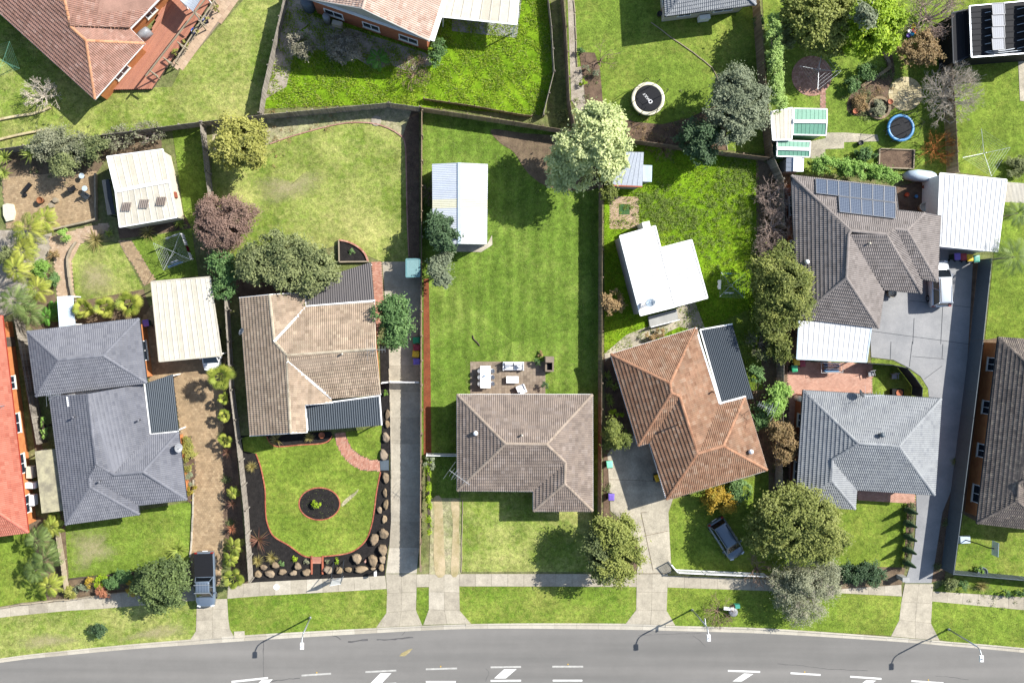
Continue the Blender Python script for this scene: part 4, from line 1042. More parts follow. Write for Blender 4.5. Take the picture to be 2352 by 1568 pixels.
# garage of the striped-lawn block
s1 = gable('shed', 'long white corrugated shed with a beige strip beside the striped lawn', 'shed', [(992.5,377,2.45),(994,561,2.45)], [(1055,374,2.85),(1055,560,2.85)], [(1120.5,377,2.45),(1118.5,561,2.45)], 9, M_bluewhite, M_zinc, 'corr', .018, 5, every=([4], M_beige), mat2=M_whiteroof, ridgecap=M_bluegrey)
gable('shed', 'cream gabled shed with three skylight grilles by the brick terrace', 'shed', [(246,360,2.5),(374,343,2.5)], [(265,439.5,2.95),(388,416,2.95)], [(275,522,2.5),(406,499.5,2.5)], 9, M_creamroof, M_render, 'trim', .03, trim=M_white)
sh = bpy.data.objects['shed.001']
for (x, y) in ((290,474.5),(330.5,468),(370,462)):
    m = MB(); c = P(x, y, 2.85)
    for k in range(5): m.box(c+Vector((-.36+.18*k, 0, .0)), .1, .8, .06, -.19)
    m.build('skylight_grille', M_tile_brown, sh)
m = MB(); c = P(404, 448, 1.6); m.box(c, .15, .55, .5, .2); m.build('wall_box', M_brickred, sh)
skillion('lean_to', 'narrow dark lean-to roof against the cream gabled shed', 'lean-to', [(234,414,2.0),(250,411,2.2),(265,492,2.2),(247,494,2.0)], 2, M_dark, None, 'corr', .012, 4, M_dark, post=M_dark)
skillion('carport', 'cream ribbed carport roof with a white car nosing out underneath', 'carport', [(347.5,647,2.6),(482.5,636,2.6),(509,816.5,2.6),(366,830,2.6)], 12, M_creamroof, None, 'trim', .035, trim=M_creamroof)
skillion('carport', 'bright white ribbed garage roof above four wheelie bins', 'garage', [(2159,398,2.9),(2311.5,413,2.9),(2291,578,2.7),(2152,564,2.7)], 14, M_whiteroof, M_white, 'trim', .03, trim=M_white)
skillion('carport', 'white ribbed patio roof above the terracotta courtyard', 'patio roof', [(1835,736,2.5),(2002,744,2.5),(1990,831,2.4),(1830,824,2.4)], 14, M_whiteroof, None, 'trim', .03, trim=M_bluegrey, trim_idx=(1,2,3))
skillion('awning', 'dark bronze corrugated patio roof below the leafy olive tree', 'awning', [(702,650,2.45),(852,602,2.3),(860,690,2.5),(702,703,2.5)], 10, M_awnbr, None, 'corr', .035, 3, M_awnbr, trim=M_white, trim_idx=(2,3))
aw, q = skillion('awning', 'charcoal corrugated verandah roof facing the front lawn of tan house', 'awning', [(702,931,2.5),(872,908,2.55),(877,976,2.35),(706,990,2.3)], 11, M_awn, None, 'corr', .035, 3, M_dark, trim=M_white, trim_idx=(0,1,3))
skillion('awning', 'dark smoked side awning between blue-grey house and brick driveway', 'awning', [(332,881,2.4),(397,858.5,2.2),(411,990,2.2),(346,997,2.4)], 5, M_awn, None, 'corr', .035, 3, M_dark, trim=M_white, trim_idx=(3,2))
skillion('awning', 'smoky corrugated awning on the angled orange house', 'awning', [(1608,757,2.6),(1682,744,2.4),(1731,915,2.4),(1655,922,2.65)], 6, M_awn, None, 'corr', .035, 3, M_dark, trim=M_white, trim_idx=(0,3))
skillion('awning', 'stained corrugated fibreglass side roof beside the blue-grey house', 'awning', [(80,1036,2.1),(128,1030,2.2),(145,1172,2.2),(96,1178,2.1)], 4, M_oldsheet, None, 'corr', .018, 5, M_oldsheet)
skillion('verandah', 'white ribbed verandah roof of the brick gable house', 'verandah', [(1013,39,2.8),(1187,57,2.6),(1196,-60,2.6),(1040,-70,2.8)], 8, M_creamroof, None, 'trim', .03, trim=M_white)
skillion('deck_roof', 'small grey corrugated roof above the red timber deck', 'awning', [(413,0,2.7),(443,27,2.6),(470,-15,2.6),(430,-60,2.7)], 4, M_zinc, None, 'corr', .015, 4, M_zinc)
t, q = skillion('granny_flat', 'white metal-roofed cottage with a dish, taller left half of the pair', 'cottage', [(1423.5,542,2.95),(1471,724.5,2.95),(1551,704.5,2.7),(1505,519,2.7)], 9, M_whiteroof, M_clad, 'corr', .032, 3, trim=M_white)
dish(t, 1490, 698, 3.05, .45, 2.2, M_bluegrey, .8, .7); antenna(t, 1496, 692, 3.0, 1.4, 0.1, .9, 5)
m = MB(); c = P(1482, 517, 1.6); m.box((c.x, c.y, 1.0), .7, .55, 2.0, .2); m.build('utility_box', M_white, t)
m = MB(); a, b = P(1487, 727, .0), P(1552, 710, .0)
m.beam(a+Vector((.1,-1.0,.5)), b+Vector((.1,-1.0,.5)), .08, .9); m.build('porch_rail', M_white, t)
m = MB(); m.prism([a.to_2d(), b.to_2d(), b.to_2d()+Vector((.15,-1.0)), a.to_2d()+Vector((.15,-1.0))], 0, .35); m.build('porch_floor', M_clad, t)
skillion('granny_flat', 'lower right half of the white metal-roofed cottage beside the clothesline', 'cottage', [(1518.5,569,2.6),(1552,703.5,2.6),(1625,684,2.45),(1588.5,551,2.45)], 7, M_whiteroof, M_clad, 'corr', .032, 3, trim=M_white)
skillion('garden_shed', 'rusty-edged zinc shed below the big pale tree', 'shed', [(1438,349,2.1),(1478.5,350,2.1),(1475,429,2.2),(1402,426,2.2)], 6, M_zinc, M_clad, 'trim', .025, trim=M_brickred, trim_idx=(2,))
skillion('garden_shed', 'small blue-white lean-to beside the rusty-edged zinc shed', 'shed', [(1477,379,1.8),(1498,380,1.7),(1497,418,1.7),(1476,417,1.8)], 2, M_bluegrey, M_clad, 'corr', .015, 4)
skillion('garden_shed', 'cream flat-roofed shed next to the larger green shed', 'shed', [(1770,257,2.2),(1820,248,2.2),(1818,321,2.2),(1775,322,2.2)], 5, M_creamroof, M_render, 'trim', .02, trim=M_white)
gable('garden_shed', 'larger green metal shed with white trim', 'shed', [(1823,249.5,2.0),(1899,251,2.0)], [(1822,279,2.3),(1899,280,2.3)], [(1821,309.5,2.0),(1896.5,311,2.0)], 8, M_green, M_green, 'trim', .02, trim=M_white)
gable('garden_shed', 'smaller green metal shed with white ridge', 'shed', [(1785,323,1.9),(1861,325,1.9)], [(1784.5,341,2.1),(1860,343,2.1)], [(1784,359,1.9),(1859,361,1.9)], 8, M_green, M_green, 'trim', .02, trim=M_white)
gable('garden_shed', 'tiny grey metal shed behind the solar-panel house', 'shed', [(1806,361,1.8),(1805,394,1.8)], [(1826,361,2.0),(1825,394,2.0)], [(1846,361,1.8),(1845,394,1.8)], 3, M_zinc, M_zinc, 'trim', .02)
skillion('garden_shed', 'small teal metal shed at the end of the left driveway', 'shed', [(933,595,1.9),(964,595,1.9),(964,635,2.0),(933,636,2.0)], 4, M_teal, M_teal, 'corr', .012, 4, trim=M_teal)
skillion('fibreglass_cover', 'pale blue-white corrugated cover over the garden walkway', 'cover', [(131,681,1.6),(168,679,1.6),(173,746,1.8),(136,752,1.8)], 4, M_bluegrey, None, 'corr', .012, 4, M_bluegrey)
skillion('side_roof', 'pale weathered corrugated roof beyond the white garage', 'roof', [(2312,418,2.3),(2400,425,2.3),(2400,470,2.2),(2308,464,2.2)], 6, M_creamroof, None, 'corr', .015, 5)
# black shed top right with angled panels
t, q = skillion('black_shed', 'black metal garage with solar panels in the top right corner', 'garage', [(2226.5,15,3.1),(2231,132,3.1),(2420,118,3.1),(2416,-2,3.1)], 9, M_black, M_black, 'trim', .04, under=M_black, trim=M_zinc)
for i in range(4):
    a = [P(2276,10+27*i,3.5), P(2304,8.5+27*i,3.5), P(2305.5,34+27*i,3.55), P(2278,35.5+27*i,3.55)]
    solar_panel(t, a, .05)
for i in range(4):
    a = [P(2352,4+27*i,3.5), P(2380,2+27*i,3.5), P(2381,28+27*i,3.55), P(2353,30+27*i,3.55)]
    solar_panel(t, a, .05)
m = MB()
for i in range(6): m.beam(P(2262,30+18*i,3.2), P(2276,27+18*i,3.45), .05, .05)
for i in range(6): m.beam(P(2336,22+18*i,3.2), P(2352,18+18*i,3.45), .05, .05)
m.tube(catmull([P(2330,112,3.3), P(2300,117,3.3), P(2270,118,3.3), P(2268,121,3.3), P(2290,122,3.3), P(2345,116,3.3)], 5), .04, 6)
m.build('panel_bracket', M_steel, t)
skillion('lean_to', 'dark flat lean-to on the left of the black garage', 'lean-to', [(2186,30,2.4),(2224,22,2.5),(2228,128,2.5),(2190,146,2.4)], 3, M_black, M_black, 'trim', .03, under=M_black, trim=M_dark)
# the open shed wall of the orange-tile neighbour: porch posts are part of their roofs above

# ------------------------------------------------------------------ fences
def paling_fence(label, pts, h, mat=M_wood, w=.11, gap=.012, cat='fence', name='paling_fence', side=1, ground=False):
    q = [P(x, y, 0 if ground else h).to_2d() for x, y in pts]
    ctr = q[0].lerp(q[-1], .5); t = thing(name, label, cat, (ctr.x, ctr.y, 0))
    pal = MB()
    for a, b in zip(q, q[1:]):
        L = (b-a).length; u = (b-a)/L; nr = Vector((-u.y, u.x))*side; rz = math.atan2(u.y, u.x)
        n = max(1, int(L/(w+gap)))
        for i in range(n):
            c = a+u*(L*(i+.5)/n); hh = h+random.uniform(-.03, .03); pal.tv = random.random()*.999
            M = Matrix.Translation((c.x, c.y, hh/2)) @ Matrix.Rotation(rz+random.uniform(-.04, .04), 4, 'Z') @ Matrix.Rotation(random.uniform(-.012, .012), 4, 'X')
            pal.obox(M, w, .022, hh)
        m = MB()
        for z in (.3, h*.55, h-.25):
            m.beam(Vector((*(a+nr*.04), z)), Vector((*(b+nr*.04), z)), .05, .09)
        m.build('rail', mat, t)
        k = max(1, round(L/2.5))
        for i in range(k+1):
            c = a+u*(L*i/k)+nr*.11; m = MB(); m.box((c.x, c.y, (h-.06)/2), .1, .1, h-.06, rz); m.build('post', mat, t)
    pal.build('palings', mat, t, kind='stuff')
    return t
def steel_fence(label, pts, h, mat, cat='fence', name='steel_fence', side=1):
    q = [P(x, y, h).to_2d() for x, y in pts]; ctr = q[0].lerp(q[-1], .5)
    t = thing(name, label, cat, (ctr.x, ctr.y, 0))
    for a, b in zip(q, q[1:]):
        L = (b-a).length; k = max(1, round(L/2.4)); u = (b-a)/L; rz = math.atan2(u.y, u.x); nr = Vector((-u.y, u.x))*side
        for i in range(k):
            p0, p1 = a+u*(L*i/k), a+u*(L*(i+1)/k); mid = (p0+p1)/2; m = MB(); l = L/k-.08
            m.box((mid.x, mid.y, h/2), l, .02, h-.1, rz)
            for j in range(6):
                c = mid+u*(l*((j+.5)/6-.5)); m.box((c.x+nr.x*.018, c.y+nr.y*.018, h/2), .09, .03, h-.12, rz)
            m.build('fence_panel', mat, t)
            m = MB(); m.beam(Vector((*p0, h)), Vector((*p1, h)), .05, .05); m.build('top_rail', mat, t)
        for i in range(k+1):
            c = a+u*(L*i/k); m = MB(); m.box((c.x, c.y, (h+.03)/2), .07, .07, h+.03, rz); m.build('post', mat, t)
    return t
paling_fence('grey paling fence between upper left lawn and gravel strip', [(655,-20),(603,205),(595,258)], 1.8, side=-1)
paling_fence('weathered rear fence behind the feathery grey shrubs', [(-60,350),(50,335),(360,293),(458,280)], 1.7, M_wood)
paling_fence('timber rear fence along the top of the left back lawn', [(462,280),(600,264),(892,236),(963,246)], 1.8, M_wood)
paling_fence('rear fence across the top of the striped lawn', [(966,247),(1180,279),(1384,312)], 1.6, M_woodb)
paling_fence('dark rear fence behind the bark bed and citrus tree', [(1388,313),(1513,329),(1648,347),(1770,362)], 1.6, M_woodb)
paling_fence('pale paling fence beside the yellow acacia and brown shrub', [(459,283),(470,392),(481,470),(500,600)], 1.9)
paling_fence('long grey fence along the right side of the brick driveway', [(512,640),(521,784),(527,896),(536,965),(548,1060),(560,1174),(571,1338)], 1.8)
paling_fence('dividing fence between the left concrete driveway and striped lawn', [(968,252),(967,600),(966,1000),(964,1312)], 1.8, M_woodb)
paling_fence('dividing fence casting the dark strip on the right of the striped lawn', [(1384,318),(1383,700),(1382,1000),(1381,1225)], 1.75, M_woodb)
paling_fence('brown paling fence right of the grey-leaved olive tree', [(1744,-20),(1760,200),(1776,358)], 1.8, M_woodb)
paling_fence('grey fence between the orange house and the solar-panel house', [(1778,362),(1800,410),(1803,520)], 1.7, M_wood)
paling_fence('weathered fence between orange house and grey house gardens', [(1800,600),(1801,850),(1799,1000),(1797,1125)], 1.7, M_wood)
paling_fence('brown fence along the gravel path of the trampoline yard', [(1293,-20),(1300,60),(1309,232),(1322,296)], 1.7, M_woodb)
paling_fence('low bent timber fence around the rough green yard', [(1258,-20),(1267,60),(1273,162),(1248,262)], 1.0, M_wood)
paling_fence('low dark sleeper fence at the foot of the rough yard', [(973,226),(1090,243),(1176,259),(1222,266)], .7, M_woodb)
paling_fence('grey paling fence along the red house side yard', [(30,722),(42,784),(62,900),(84,1020)], 1.8)
paling_fence('tall grey fence between toy garden and the far right lawn', [(2183,40),(2190,180),(2198,300),(2202,394)], 1.8, M_woodb)
paling_fence('pale low boundary fence beside the feathery palms', [(126,1222),(138,1290),(148,1360)], 1.0, M_sleeper)
steel_fence('long slate steel fence right of the dark driveway', [(2278,594),(2258,782),(2236,960),(2214,1134),(2209,1176),(2190,1318)], 1.9, M_slate, side=1)
steel_fence('slate steel front fence of the far right lawn', [(2192,1318),(2352,1332),(2430,1340)], 1.5, M_slate)
steel_fence('curved charcoal steel fence around the grey house courtyard', [(1994,834),(2051,838),(2084,845),(2103,868),(2119,891),(2118,911)], 1.7, M_dark)
def rail_fence(label, pts, h, mat, n_rails=2, name='picket_fence', pick=True):
    q = [P(x, y, h).to_2d() for x, y in pts]; ctr = q[0].lerp(q[-1], .5); t = thing(name, label, 'fence', (ctr.x, ctr.y, 0)); pk = MB()
    for a, b in zip(q, q[1:]):
        L = (b-a).length; u = (b-a)/L; rz = math.atan2(u.y, u.x)
        for z in (h-.03, .15)[:n_rails]:
            m = MB(); m.beam(Vector((*a, z)), Vector((*b, z)), .06 if name == 'gate' else .09, .06); m.build('rail', mat, t)
        for i in range(int(L/.11)):
            c = a+u*(.055+.11*i); pk.box((c.x, c.y, h/2), .05, .025, h-.04, rz)
        k = max(1, round(L/2.4))
        for i in range(k+1):
            c = a+u*(L*i/k); m = MB(); m.box((c.x, c.y, (h+.05)/2), .09, .09, h+.05, rz); m.build('post', mat, t)
    if pick: pk.build('pickets', mat, t, kind='stuff')
    return t
rail_fence('white picket front fence left of the big round tree', [(1543,1297),(1558,1315),(1620,1318),(1764,1324)], 1.1, M_white)
rail_fence('white side gate left of the middle house', [(980,1046),(1049,1047)], 1.3, M_white, name='gate')
rail_fence('white gate across the left concrete driveway', [(876,880),(894,878),(961,878)], 1.3, M_white, name='gate')

# ------------------------------------------------------------------ deck, edging, sleepers
deck = thing('deck', 'red-brown timber deck wrapping around the terracotta house', 'deck', P(400, 90))
dp = [P(x, y, .45).to_2d() for x, y in ((300,70),(330,97),(352,62),(366,26),(412,-25),(500,-25),(484,0),(347,204),(255,206))]
m = MB(); m.prism(dp, .05, .38, True); m.build('deck_frame', M_timberdark, deck)
bd = MB(); dirv = Vector((P(347,204).x-P(484,0).x, P(347,204).y-P(484,0).y)).normalized(); nv = Vector((-dirv.y, dirv.x))
loc = [Vector((p.dot(dirv), p.dot(nv))) for p in dp]
y = min(p.y for p in loc)
while y < max(p.y for p in loc):
    xs = []; yy = y+.07
    for i in range(len(loc)):
        a, b = loc[i], loc[(i+1) % len(loc)]
        if (a.y > yy) != (b.y > yy): xs.append(a.x+(b.x-a.x)*(yy-a.y)/(b.y-a.y))
    xs.sort()
    for x0, x1 in zip(xs[::2], xs[1::2]):
        bd.tv = random.random()*.999; a = dirv*x0+nv*yy; b = dirv*x1+nv*yy; bd.beam((a.x, a.y, .43), (b.x, b.y, .43), .132, .03)
    y += .14
bd.build('deck_boards', M_deck, deck, kind='stuff')
rl = [P(x, y, 1.4) for x, y in ((492,2),(455,58),(402,142),(352,168),(348,200))]
m = MB()
for a, b in zip(rl[:3], rl[1:3]): m.beam(a, b, .1, .08)
for a, b in zip(rl[:3], rl[1:3]): m.beam(a-Vector((0,0,.6)), b-Vector((0,0,.6)), .05, .05)
m.build('handrail', M_sleeper, deck)
for p in resample(rl[:3], 1.7):
    m = MB(); m.box((p.x, p.y, .95), .1, .1, .95); m.build('rail_post', M_sleeper, deck)
for (x, y) in ((444,26),(456,47),(408,97),(376,133),(345,163)):
    m = MB(); a = P(x, y, 2.5); m.beam(a, a+Vector((dirv.y*-1.0, dirv.x*1.0, 0))*.9, .08, .14); m.box((a.x, a.y, 1.25), .1, .1, 2.5); m.build('pergola_post', M_sleeper, deck)
m = MB(); a, b = P(470,0,2.5), P(335,175,2.5); m.beam(a, b, .1, .14); m.build('pergola_beam', M_sleeper, deck)

def brick_edging(label, pts, mat=M_brickred, L=.23, w=.11, h=.09, name='garden_edging', closed=False, sm=5, piece_name='edging_brick'):
    q = [P(*p) for p in pts]
    q = catmull(q, sm, closed) if sm else q
    if closed: q.append(q[0])
    q = resample(q, L); ctr = sum(q, Vector())/len(q)
    t = thing(name, label, 'edging', (ctr.x, ctr.y, 0))
    mb = MB(); mb.box((0, 0, 0), L-.014, w, h); me = mb.mesh('edging_brick', mat)
    for a, b in zip(q, q[1:]):
        d = b-a; M = Matrix.Translation(((a.x+b.x)/2, (a.y+b.y)/2, h*.55+random.uniform(-.008,.008))) @ Matrix.Rotation(math.atan2(d.y, d.x)+random.uniform(-.05,.05), 4, 'Z')
        put(piece_name, me, t, M)
    return t
FL = [(588,1041),(599,1071),(609,1121),(610,1159),(612,1190),(620,1216),(632,1233),(663,1251),(695,1274),(716,1279)]
FR = [(740,1277),(803,1268),(838,1243),(853,1208),(860,1170),(865,1130),(874,1083)]
brick_edging('red brick edging on the left curve of front lawn', FL)
brick_edging('red brick edging on the right curve of front lawn', FR)
brick_edging('brick ring around the oval black mulch bed', [(734+47*math.cos(a*math.tau/14), 1156+37*math.sin(a*math.tau/14)) for a in range(14)], closed=True)
brick_edging('brick edging of the bed under the tan house eave', [(613,1002),(622,1018),(641,1025),(690,1021),(738,1018),(757,1010),(763,1000)])
brick_edging('long brick edging along the top of the left back lawn', [(620,331),(675,312),(775,286),(838,282),(883,291),(918,310),(930,330),(933,390),(935,492),(939,589)], M_brickpink)
brick_edging('cream edging curve below the bare white tree', [(-20,280),(40,268),(80,262),(118,248)], M_cream, .35, .2, .25)
brick_edging('cream low wall beside the grey shrubs', [(-20,327),(40,312),(100,300)], M_cream, .35, .2, .25)
brick_edging('timber edging of the trampoline lawn bed', [(1318,0),(1322,60),(1325,155)], M_sleeper, 1.2, .08, .12, sm=0, piece_name='sleeper')
brick_edging('thin curved timber path edge across the trampoline lawn', [(1495,52),(1540,86),(1590,120),(1646,164),(1655,235)], M_sleeper, 1.2, .07, .09, sm=0, piece_name='sleeper')
brick_edging('timber edge at the right of the bark bed', [(1664,285),(1670,346)], M_sleeper, 1.2, .07, .09, sm=0, piece_name='sleeper')
brick_edging('timber sleeper wall left of the dry oval lawn', [(178,556),(166,572),(157,597),(165,660),(172,690),(182,696)], M_sleeper, .9, .16, .4, sm=0, piece_name='sleeper')
brick_edging('timber sleepers along the brick terrace edge', [(222,400),(224,505),(98,534)], M_sleeper, 1.1, .16, .45, sm=0, piece_name='sleeper')
brick_edging('timber sleepers of the pot garden above the footpath', [(150,1376),(250,1362),(300,1357)], M_sleeper, 1.2, .12, .3, sm=0, piece_name='sleeper')
brick_edging('dark sleepers at the foot of the worn front lawn', [(160,1328),(250,1319),(330,1311)], M_timberdark, 1.2, .1, .2, sm=0, piece_name='sleeper')
brick_edging('long concrete kerb edge beside the brick driveway lawn', [(445,1100),(444,1176),(440,1256),(437,1278)], M_conc, .8, .14, .16, sm=0, piece_name='edging_block')
brick_edging('concrete edge below the feathery palms', [(0,1394),(44,1386),(150,1374)], M_sleeper, 1.0, .14, .3, sm=0, piece_name='sleeper')
brick_edging('concrete edge right of the black mulch boulders', [(894,846),(897,940),(899,1060),(899,1176)], M_conc, .8, .1, .1, sm=0, piece_name='edging_block')
brick_edging('rough stone border of the rock garden', [(1976,200),(2000,185),(2030,165),(2042,150),(2020,110)], M_rock, .42, .3, .22, piece_name='stone')
brick_edging('ring of grey stones around the herb bed', [(2017+24*math.cos(a*math.tau/10), 249+24*math.sin(a*math.tau/10)) for a in range(10)], M_rock, .5, .25, .25, closed=True, piece_name='stone')
brick_edging('timber edge of the dirt driveway and dry lawn', [(1063,1148),(1061,1230),(1060,1312)], M_sleeper, 1.5, .07, .08, sm=0, piece_name='sleeper')
# curved raised planter and boxed bed
pl = thing('raised_planter', 'quarter-circle brick planter filled with black mulch', 'planter', P(808, 580))
arc = [(779,552),(800,556),(822,567),(838,582),(846,601)]
pp = [P(*p).to_2d() for p in [(779,552),(800,556),(822,567),(838,582),(846,601),(780,602)]]
m = MB(); m.prism(pp, 0, .28); m.build('soil', M_mulch, pl)
mb = MB(); mb.box((0,0,0), .22, .16, .4); me = mb.mesh('planter_brick', M_brickpath)
q = resample(catmull([P(*p) for p in arc], 5), .235)
for a, b in zip(q, q[1:]): put('planter_brick', me, pl, Matrix.Translation(((a.x+b.x)/2, (a.y+b.y)/2, .2)) @ Matrix.Rotation(math.atan2(b.y-a.y, b.x-a.x), 4, 'Z'))
m = MB(); a, b, c = P(779,552), P(780,602), P(848,601)
m.beam(a+Vector((0,0,.2)), b+Vector((0,0,.2)), .12, .4); m.build('sleeper', M_sleeper, pl); m = MB(); m.beam(b+Vector((0,0,.2)), c+Vector((0,0,.2)), .12, .4); m.build('sleeper', M_sleeper, pl)
bx = thing('raised_bed', 'timber-framed vegetable bed of bare soil near the blue trampoline', 'garden bed', P(2055, 365))
cs = [P(x, y) for x, y in ((2017,343),(2096,346),(2094,389),(2015,386))]
m = MB(); m.prism([p.to_2d() for p in cs], 0, .22); m.build('soil', M_bark, bx)
for i in range(4):
    m = MB(); m.beam(cs[i]+Vector((0,0,.17)), cs[(i+1) % 4]+Vector((0,0,.17)), .1, .34); m.build('sleeper', M_sleeper, bx)
# front lawn of the tan house lies inside the edging
def lawn_in(key, pts, mat): return lawn(key, pts, mat, lev=3)
lawn_in('tan_front', [(575,1000),(612,1002),(622,1018),(641,1025),(690,1021),(738,1018),(757,1010),(766,1000),(774,1019),(787,1045),(807,1067),(832,1080),(873,1082)]+[(p.x, p.y) for p in catmull([Vector((*p, 0)) for p in FR[::-1]], 5)]+[(716,1278)]+[(p.x, p.y) for p in catmull([Vector((*p, 0)) for p in FL[::-1]], 5)]+[(560,1035),(556,1005)], M_lush)
lawn_in('tan_front_wedge', [(794,992),(798,1009),(809,1030),(829,1045),(852,1055),(873,1055),(877,976),(840,985)], M_lush)
sheet('oval_mulch_bed', [(734+46*math.cos(a*math.tau/32), 1156+36*math.sin(a*math.tau/32)) for a in range(32)], M_mulch, 5)
# brick steps down to the footpath
st = thing('brick_steps', 'short red brick steps between the boulders', 'steps', P(728, 1295))
for i in range(3):
    m = MB(); c = P(728, 1280+5*i); m.box((c.x, c.y, .12-.03*i), .9, .22, .24-.06*i); m.build('step', M_brickpath, st)
for x in (716.5, 741.5):
    m = MB(); m.beam(P(x,1275)+Vector((0,0,.1)), P(x,1317)+Vector((0,0,.06)), .16, .2); m.build('side_wall', M_brickred, st)
m = MB(); m.prism([P(x, y).to_2d() for x, y in ((873,1056),(893,1056),(893,1079),(874,1079))], 0, .1); sp = single('stepping_slab', m, M_slate, 'dark grey slab at the end of the curved brick path', 'slab')
# ------------------------------------------------------------------ vehicles
def loft(mb, rings, cap=True):
    n = len(rings[0]); vs_ = [p for r in rings for p in r]; fs = []
    for i in range(len(rings)-1):
        for k in range(n): fs.append((i*n+k, i*n+(k+1) % n, (i+1)*n+(k+1) % n, (i+1)*n+k))
    if cap: fs.append(tuple(range(n-1, -1, -1))); fs.append(tuple((len(rings)-1)*n+k for k in range(n)))
    mb.add(vs_, fs)
def car_paint(name, c, rough=.3, metal=.3):
    return plain(name, c, rough, metal, .5, coat=.6, var=.03)
def make_car(name, label, at, heading, paint, L=4.5, Wd=1.82, roof_h=1.65, belt=1.0, hood=.95, cab=(-.42, .17), ws=.16, rw=.10, bed=None, rails=False, cat='car', rear=None):
    """heading: angle of the car's nose; cab: rear/front ends of the roof as fractions of the length"""
    c = P(*at); t = thing(name, label, cat, (c.x, c.y, .05)); M = Matrix.Translation((c.x, c.y, .05)) @ Matrix.Rotation(heading, 4, 'Z')
    T = lambda x, y, z: M @ Vector((x, y, z))
    w = Wd/2
    st = [(-.5, .80, .42, .78), (-.485, .93, .32, belt-.12), (-.44, .98, .25, belt-.04), (-.3, 1., .22, belt), (0, 1., .22, belt), (.18, 1., .22, belt-.01), (.27, .99, .22, hood), (.38, .97, .25, hood-.05), (.455, .90, .3, hood-.15), (.488, .78, .34, hood-.27), (.5, .62, .42, .58)]
    if rear: st[0] = (-.5, .9, .42, belt-.2)
    m = MB(); rings = []
    for fx, fw, z0, z1 in st:
        x = fx*L; ww = w*fw
        rings.append([T(x, y, z) for y, z in ((-ww*.92, z0), (-ww, z0+(z1-z0)*.45), (-ww*.985, z1-.12), (-ww*.90, z1-.02), (-ww*.5, z1+.025), (0, z1+.035), (ww*.5, z1+.025), (ww*.90, z1-.02), (ww*.985, z1-.12), (ww, z0+(z1-z0)*.45), (ww*.92, z0))])
    loft(m, rings); m.build('body', paint, t, True)
    # cabin: base ring at the belt, top ring at the roof
    r0, r1 = cab[0]*L, cab[1]*L; b0, b1 = (cab[0]-rw)*L, (cab[1]+ws)*L
    if bed is None: b0 = max(b0, -.47*L)
    base = [T(b0, -w*.86, belt), T(b1, -w*.84, belt), T(b1, w*.84, belt), T(b0, w*.86, belt)]
    basem = [T(r0, -w*.93, belt), T(r1, -w*.93, belt), T(r1, w*.93, belt), T(r0, w*.93, belt)]
    top = [T(r0, -w*.70, roof_h-.06), T(r1, -w*.68, roof_h-.06), T(r1, w*.68, roof_h-.06), T(r0, w*.70, roof_h-.06)]
    g = MB(); g.poly([base[0], base[3], top[3], top[0]][::-1]); gg = g.build('rear_window', M_carglass, t)
    g = MB(); g.poly([base[1], base[2], top[2], top[1]]); g.build('windscreen', M_carglass, t)
    for s, (i, j) in ((-1, (0, 1)), (1, (3, 2))):
        for k in range(2):
            f0, f1 = (0.0, .48) if k == 0 else (.52, 1.0)
            a, b = base[i].lerp(base[j], f0), base[i].lerp(base[j], f1); e, f = top[i].lerp(top[j], f0), top[i].lerp(top[j], f1)
            g = MB(); g.poly([a, b, f, e]); g.build('side_window', M_carglass, t)
    p = MB()
    for i in range(4): p.beam(base[i], top[i], .07, .07)
    for i, j in ((0, 1), (3, 2)): p.beam(base[i].lerp(base[j], .5), top[i].lerp(top[j], .5), .06, .06)
    p.build('pillars', paint, t)
    rm = MB(); xs = [r0-.04, r0+.15, (r0+r1)/2, r1-.15, r1+.05]; zs = [roof_h-.07, roof_h-.02, roof_h, roof_h-.015, roof_h-.07]
    loft(rm, [[T(x, -w*.72, z-.03), T(x, -w*.66, z+.0), T(x, -w*.3, z+.03), T(x, w*.3, z+.03), T(x, w*.66, z), T(x, w*.72, z-.03)] for x, z in zip(xs, zs)]); rm.build('car_roof', paint, t, True)
    for sx in (-.31, .31):
        for sy in (-1, 1):
            q = MB(); ctr = Vector((sx*L, sy*(w-.10), .32)); R = Matrix.Rotation(math.pi/2, 3, 'X'); pr = [(.2,-.1),(.30,-.1),(.33,-.06),(.33,.06),(.30,.1),(.2,.1)]
            MM = M.to_3x3() @ R; q.lathe(M @ ctr, pr, 18, MM); ty = q.build('wheel', M_rubber, t, True)
            q = MB(); q.lathe(M @ (ctr+Vector((0, sy*.06, 0))), [(.01,-.05),(.2,-.05),(.2,.05),(.05,.06),(.01,.06)], 14, MM); q.build('rim', M_rim, ty)
    for sy in (-1, 1):
        q = MB(); q.obox(M @ Matrix.Translation((L*.462, sy*w*.66, hood-.22)) @ Matrix.Rotation(sy*.35, 4, 'Z'), .22, .36, .14, .8); q.build('headlight', M_lamp, t)
        q = MB(); q.obox(M @ Matrix.Translation((-L*.487, sy*w*.80, belt-.17)), .1, .22, .3); q.build('tail_light', M_redlens, t)
        q = MB(); q.obox(M @ Matrix.Translation((cab[1]*L+.25, sy*(w+.08), belt+.05)), .14, .2, .14, .8); q.build('mirror', paint, t)
        for dx in (-.18, .08):
            q = MB(); q.obox(M @ Matrix.Translation((dx*L, sy*(w*.995), belt-.16)), .16, .03, .035); q.build('door_handle', M_steel, t)
        if rails:
            q = MB(); q.beam(T(r0+.1, sy*w*.6, roof_h+.07), T(r1-.1, sy*w*.6, roof_h+.07), .04, .04); q.build('roof_rail', M_black, t)
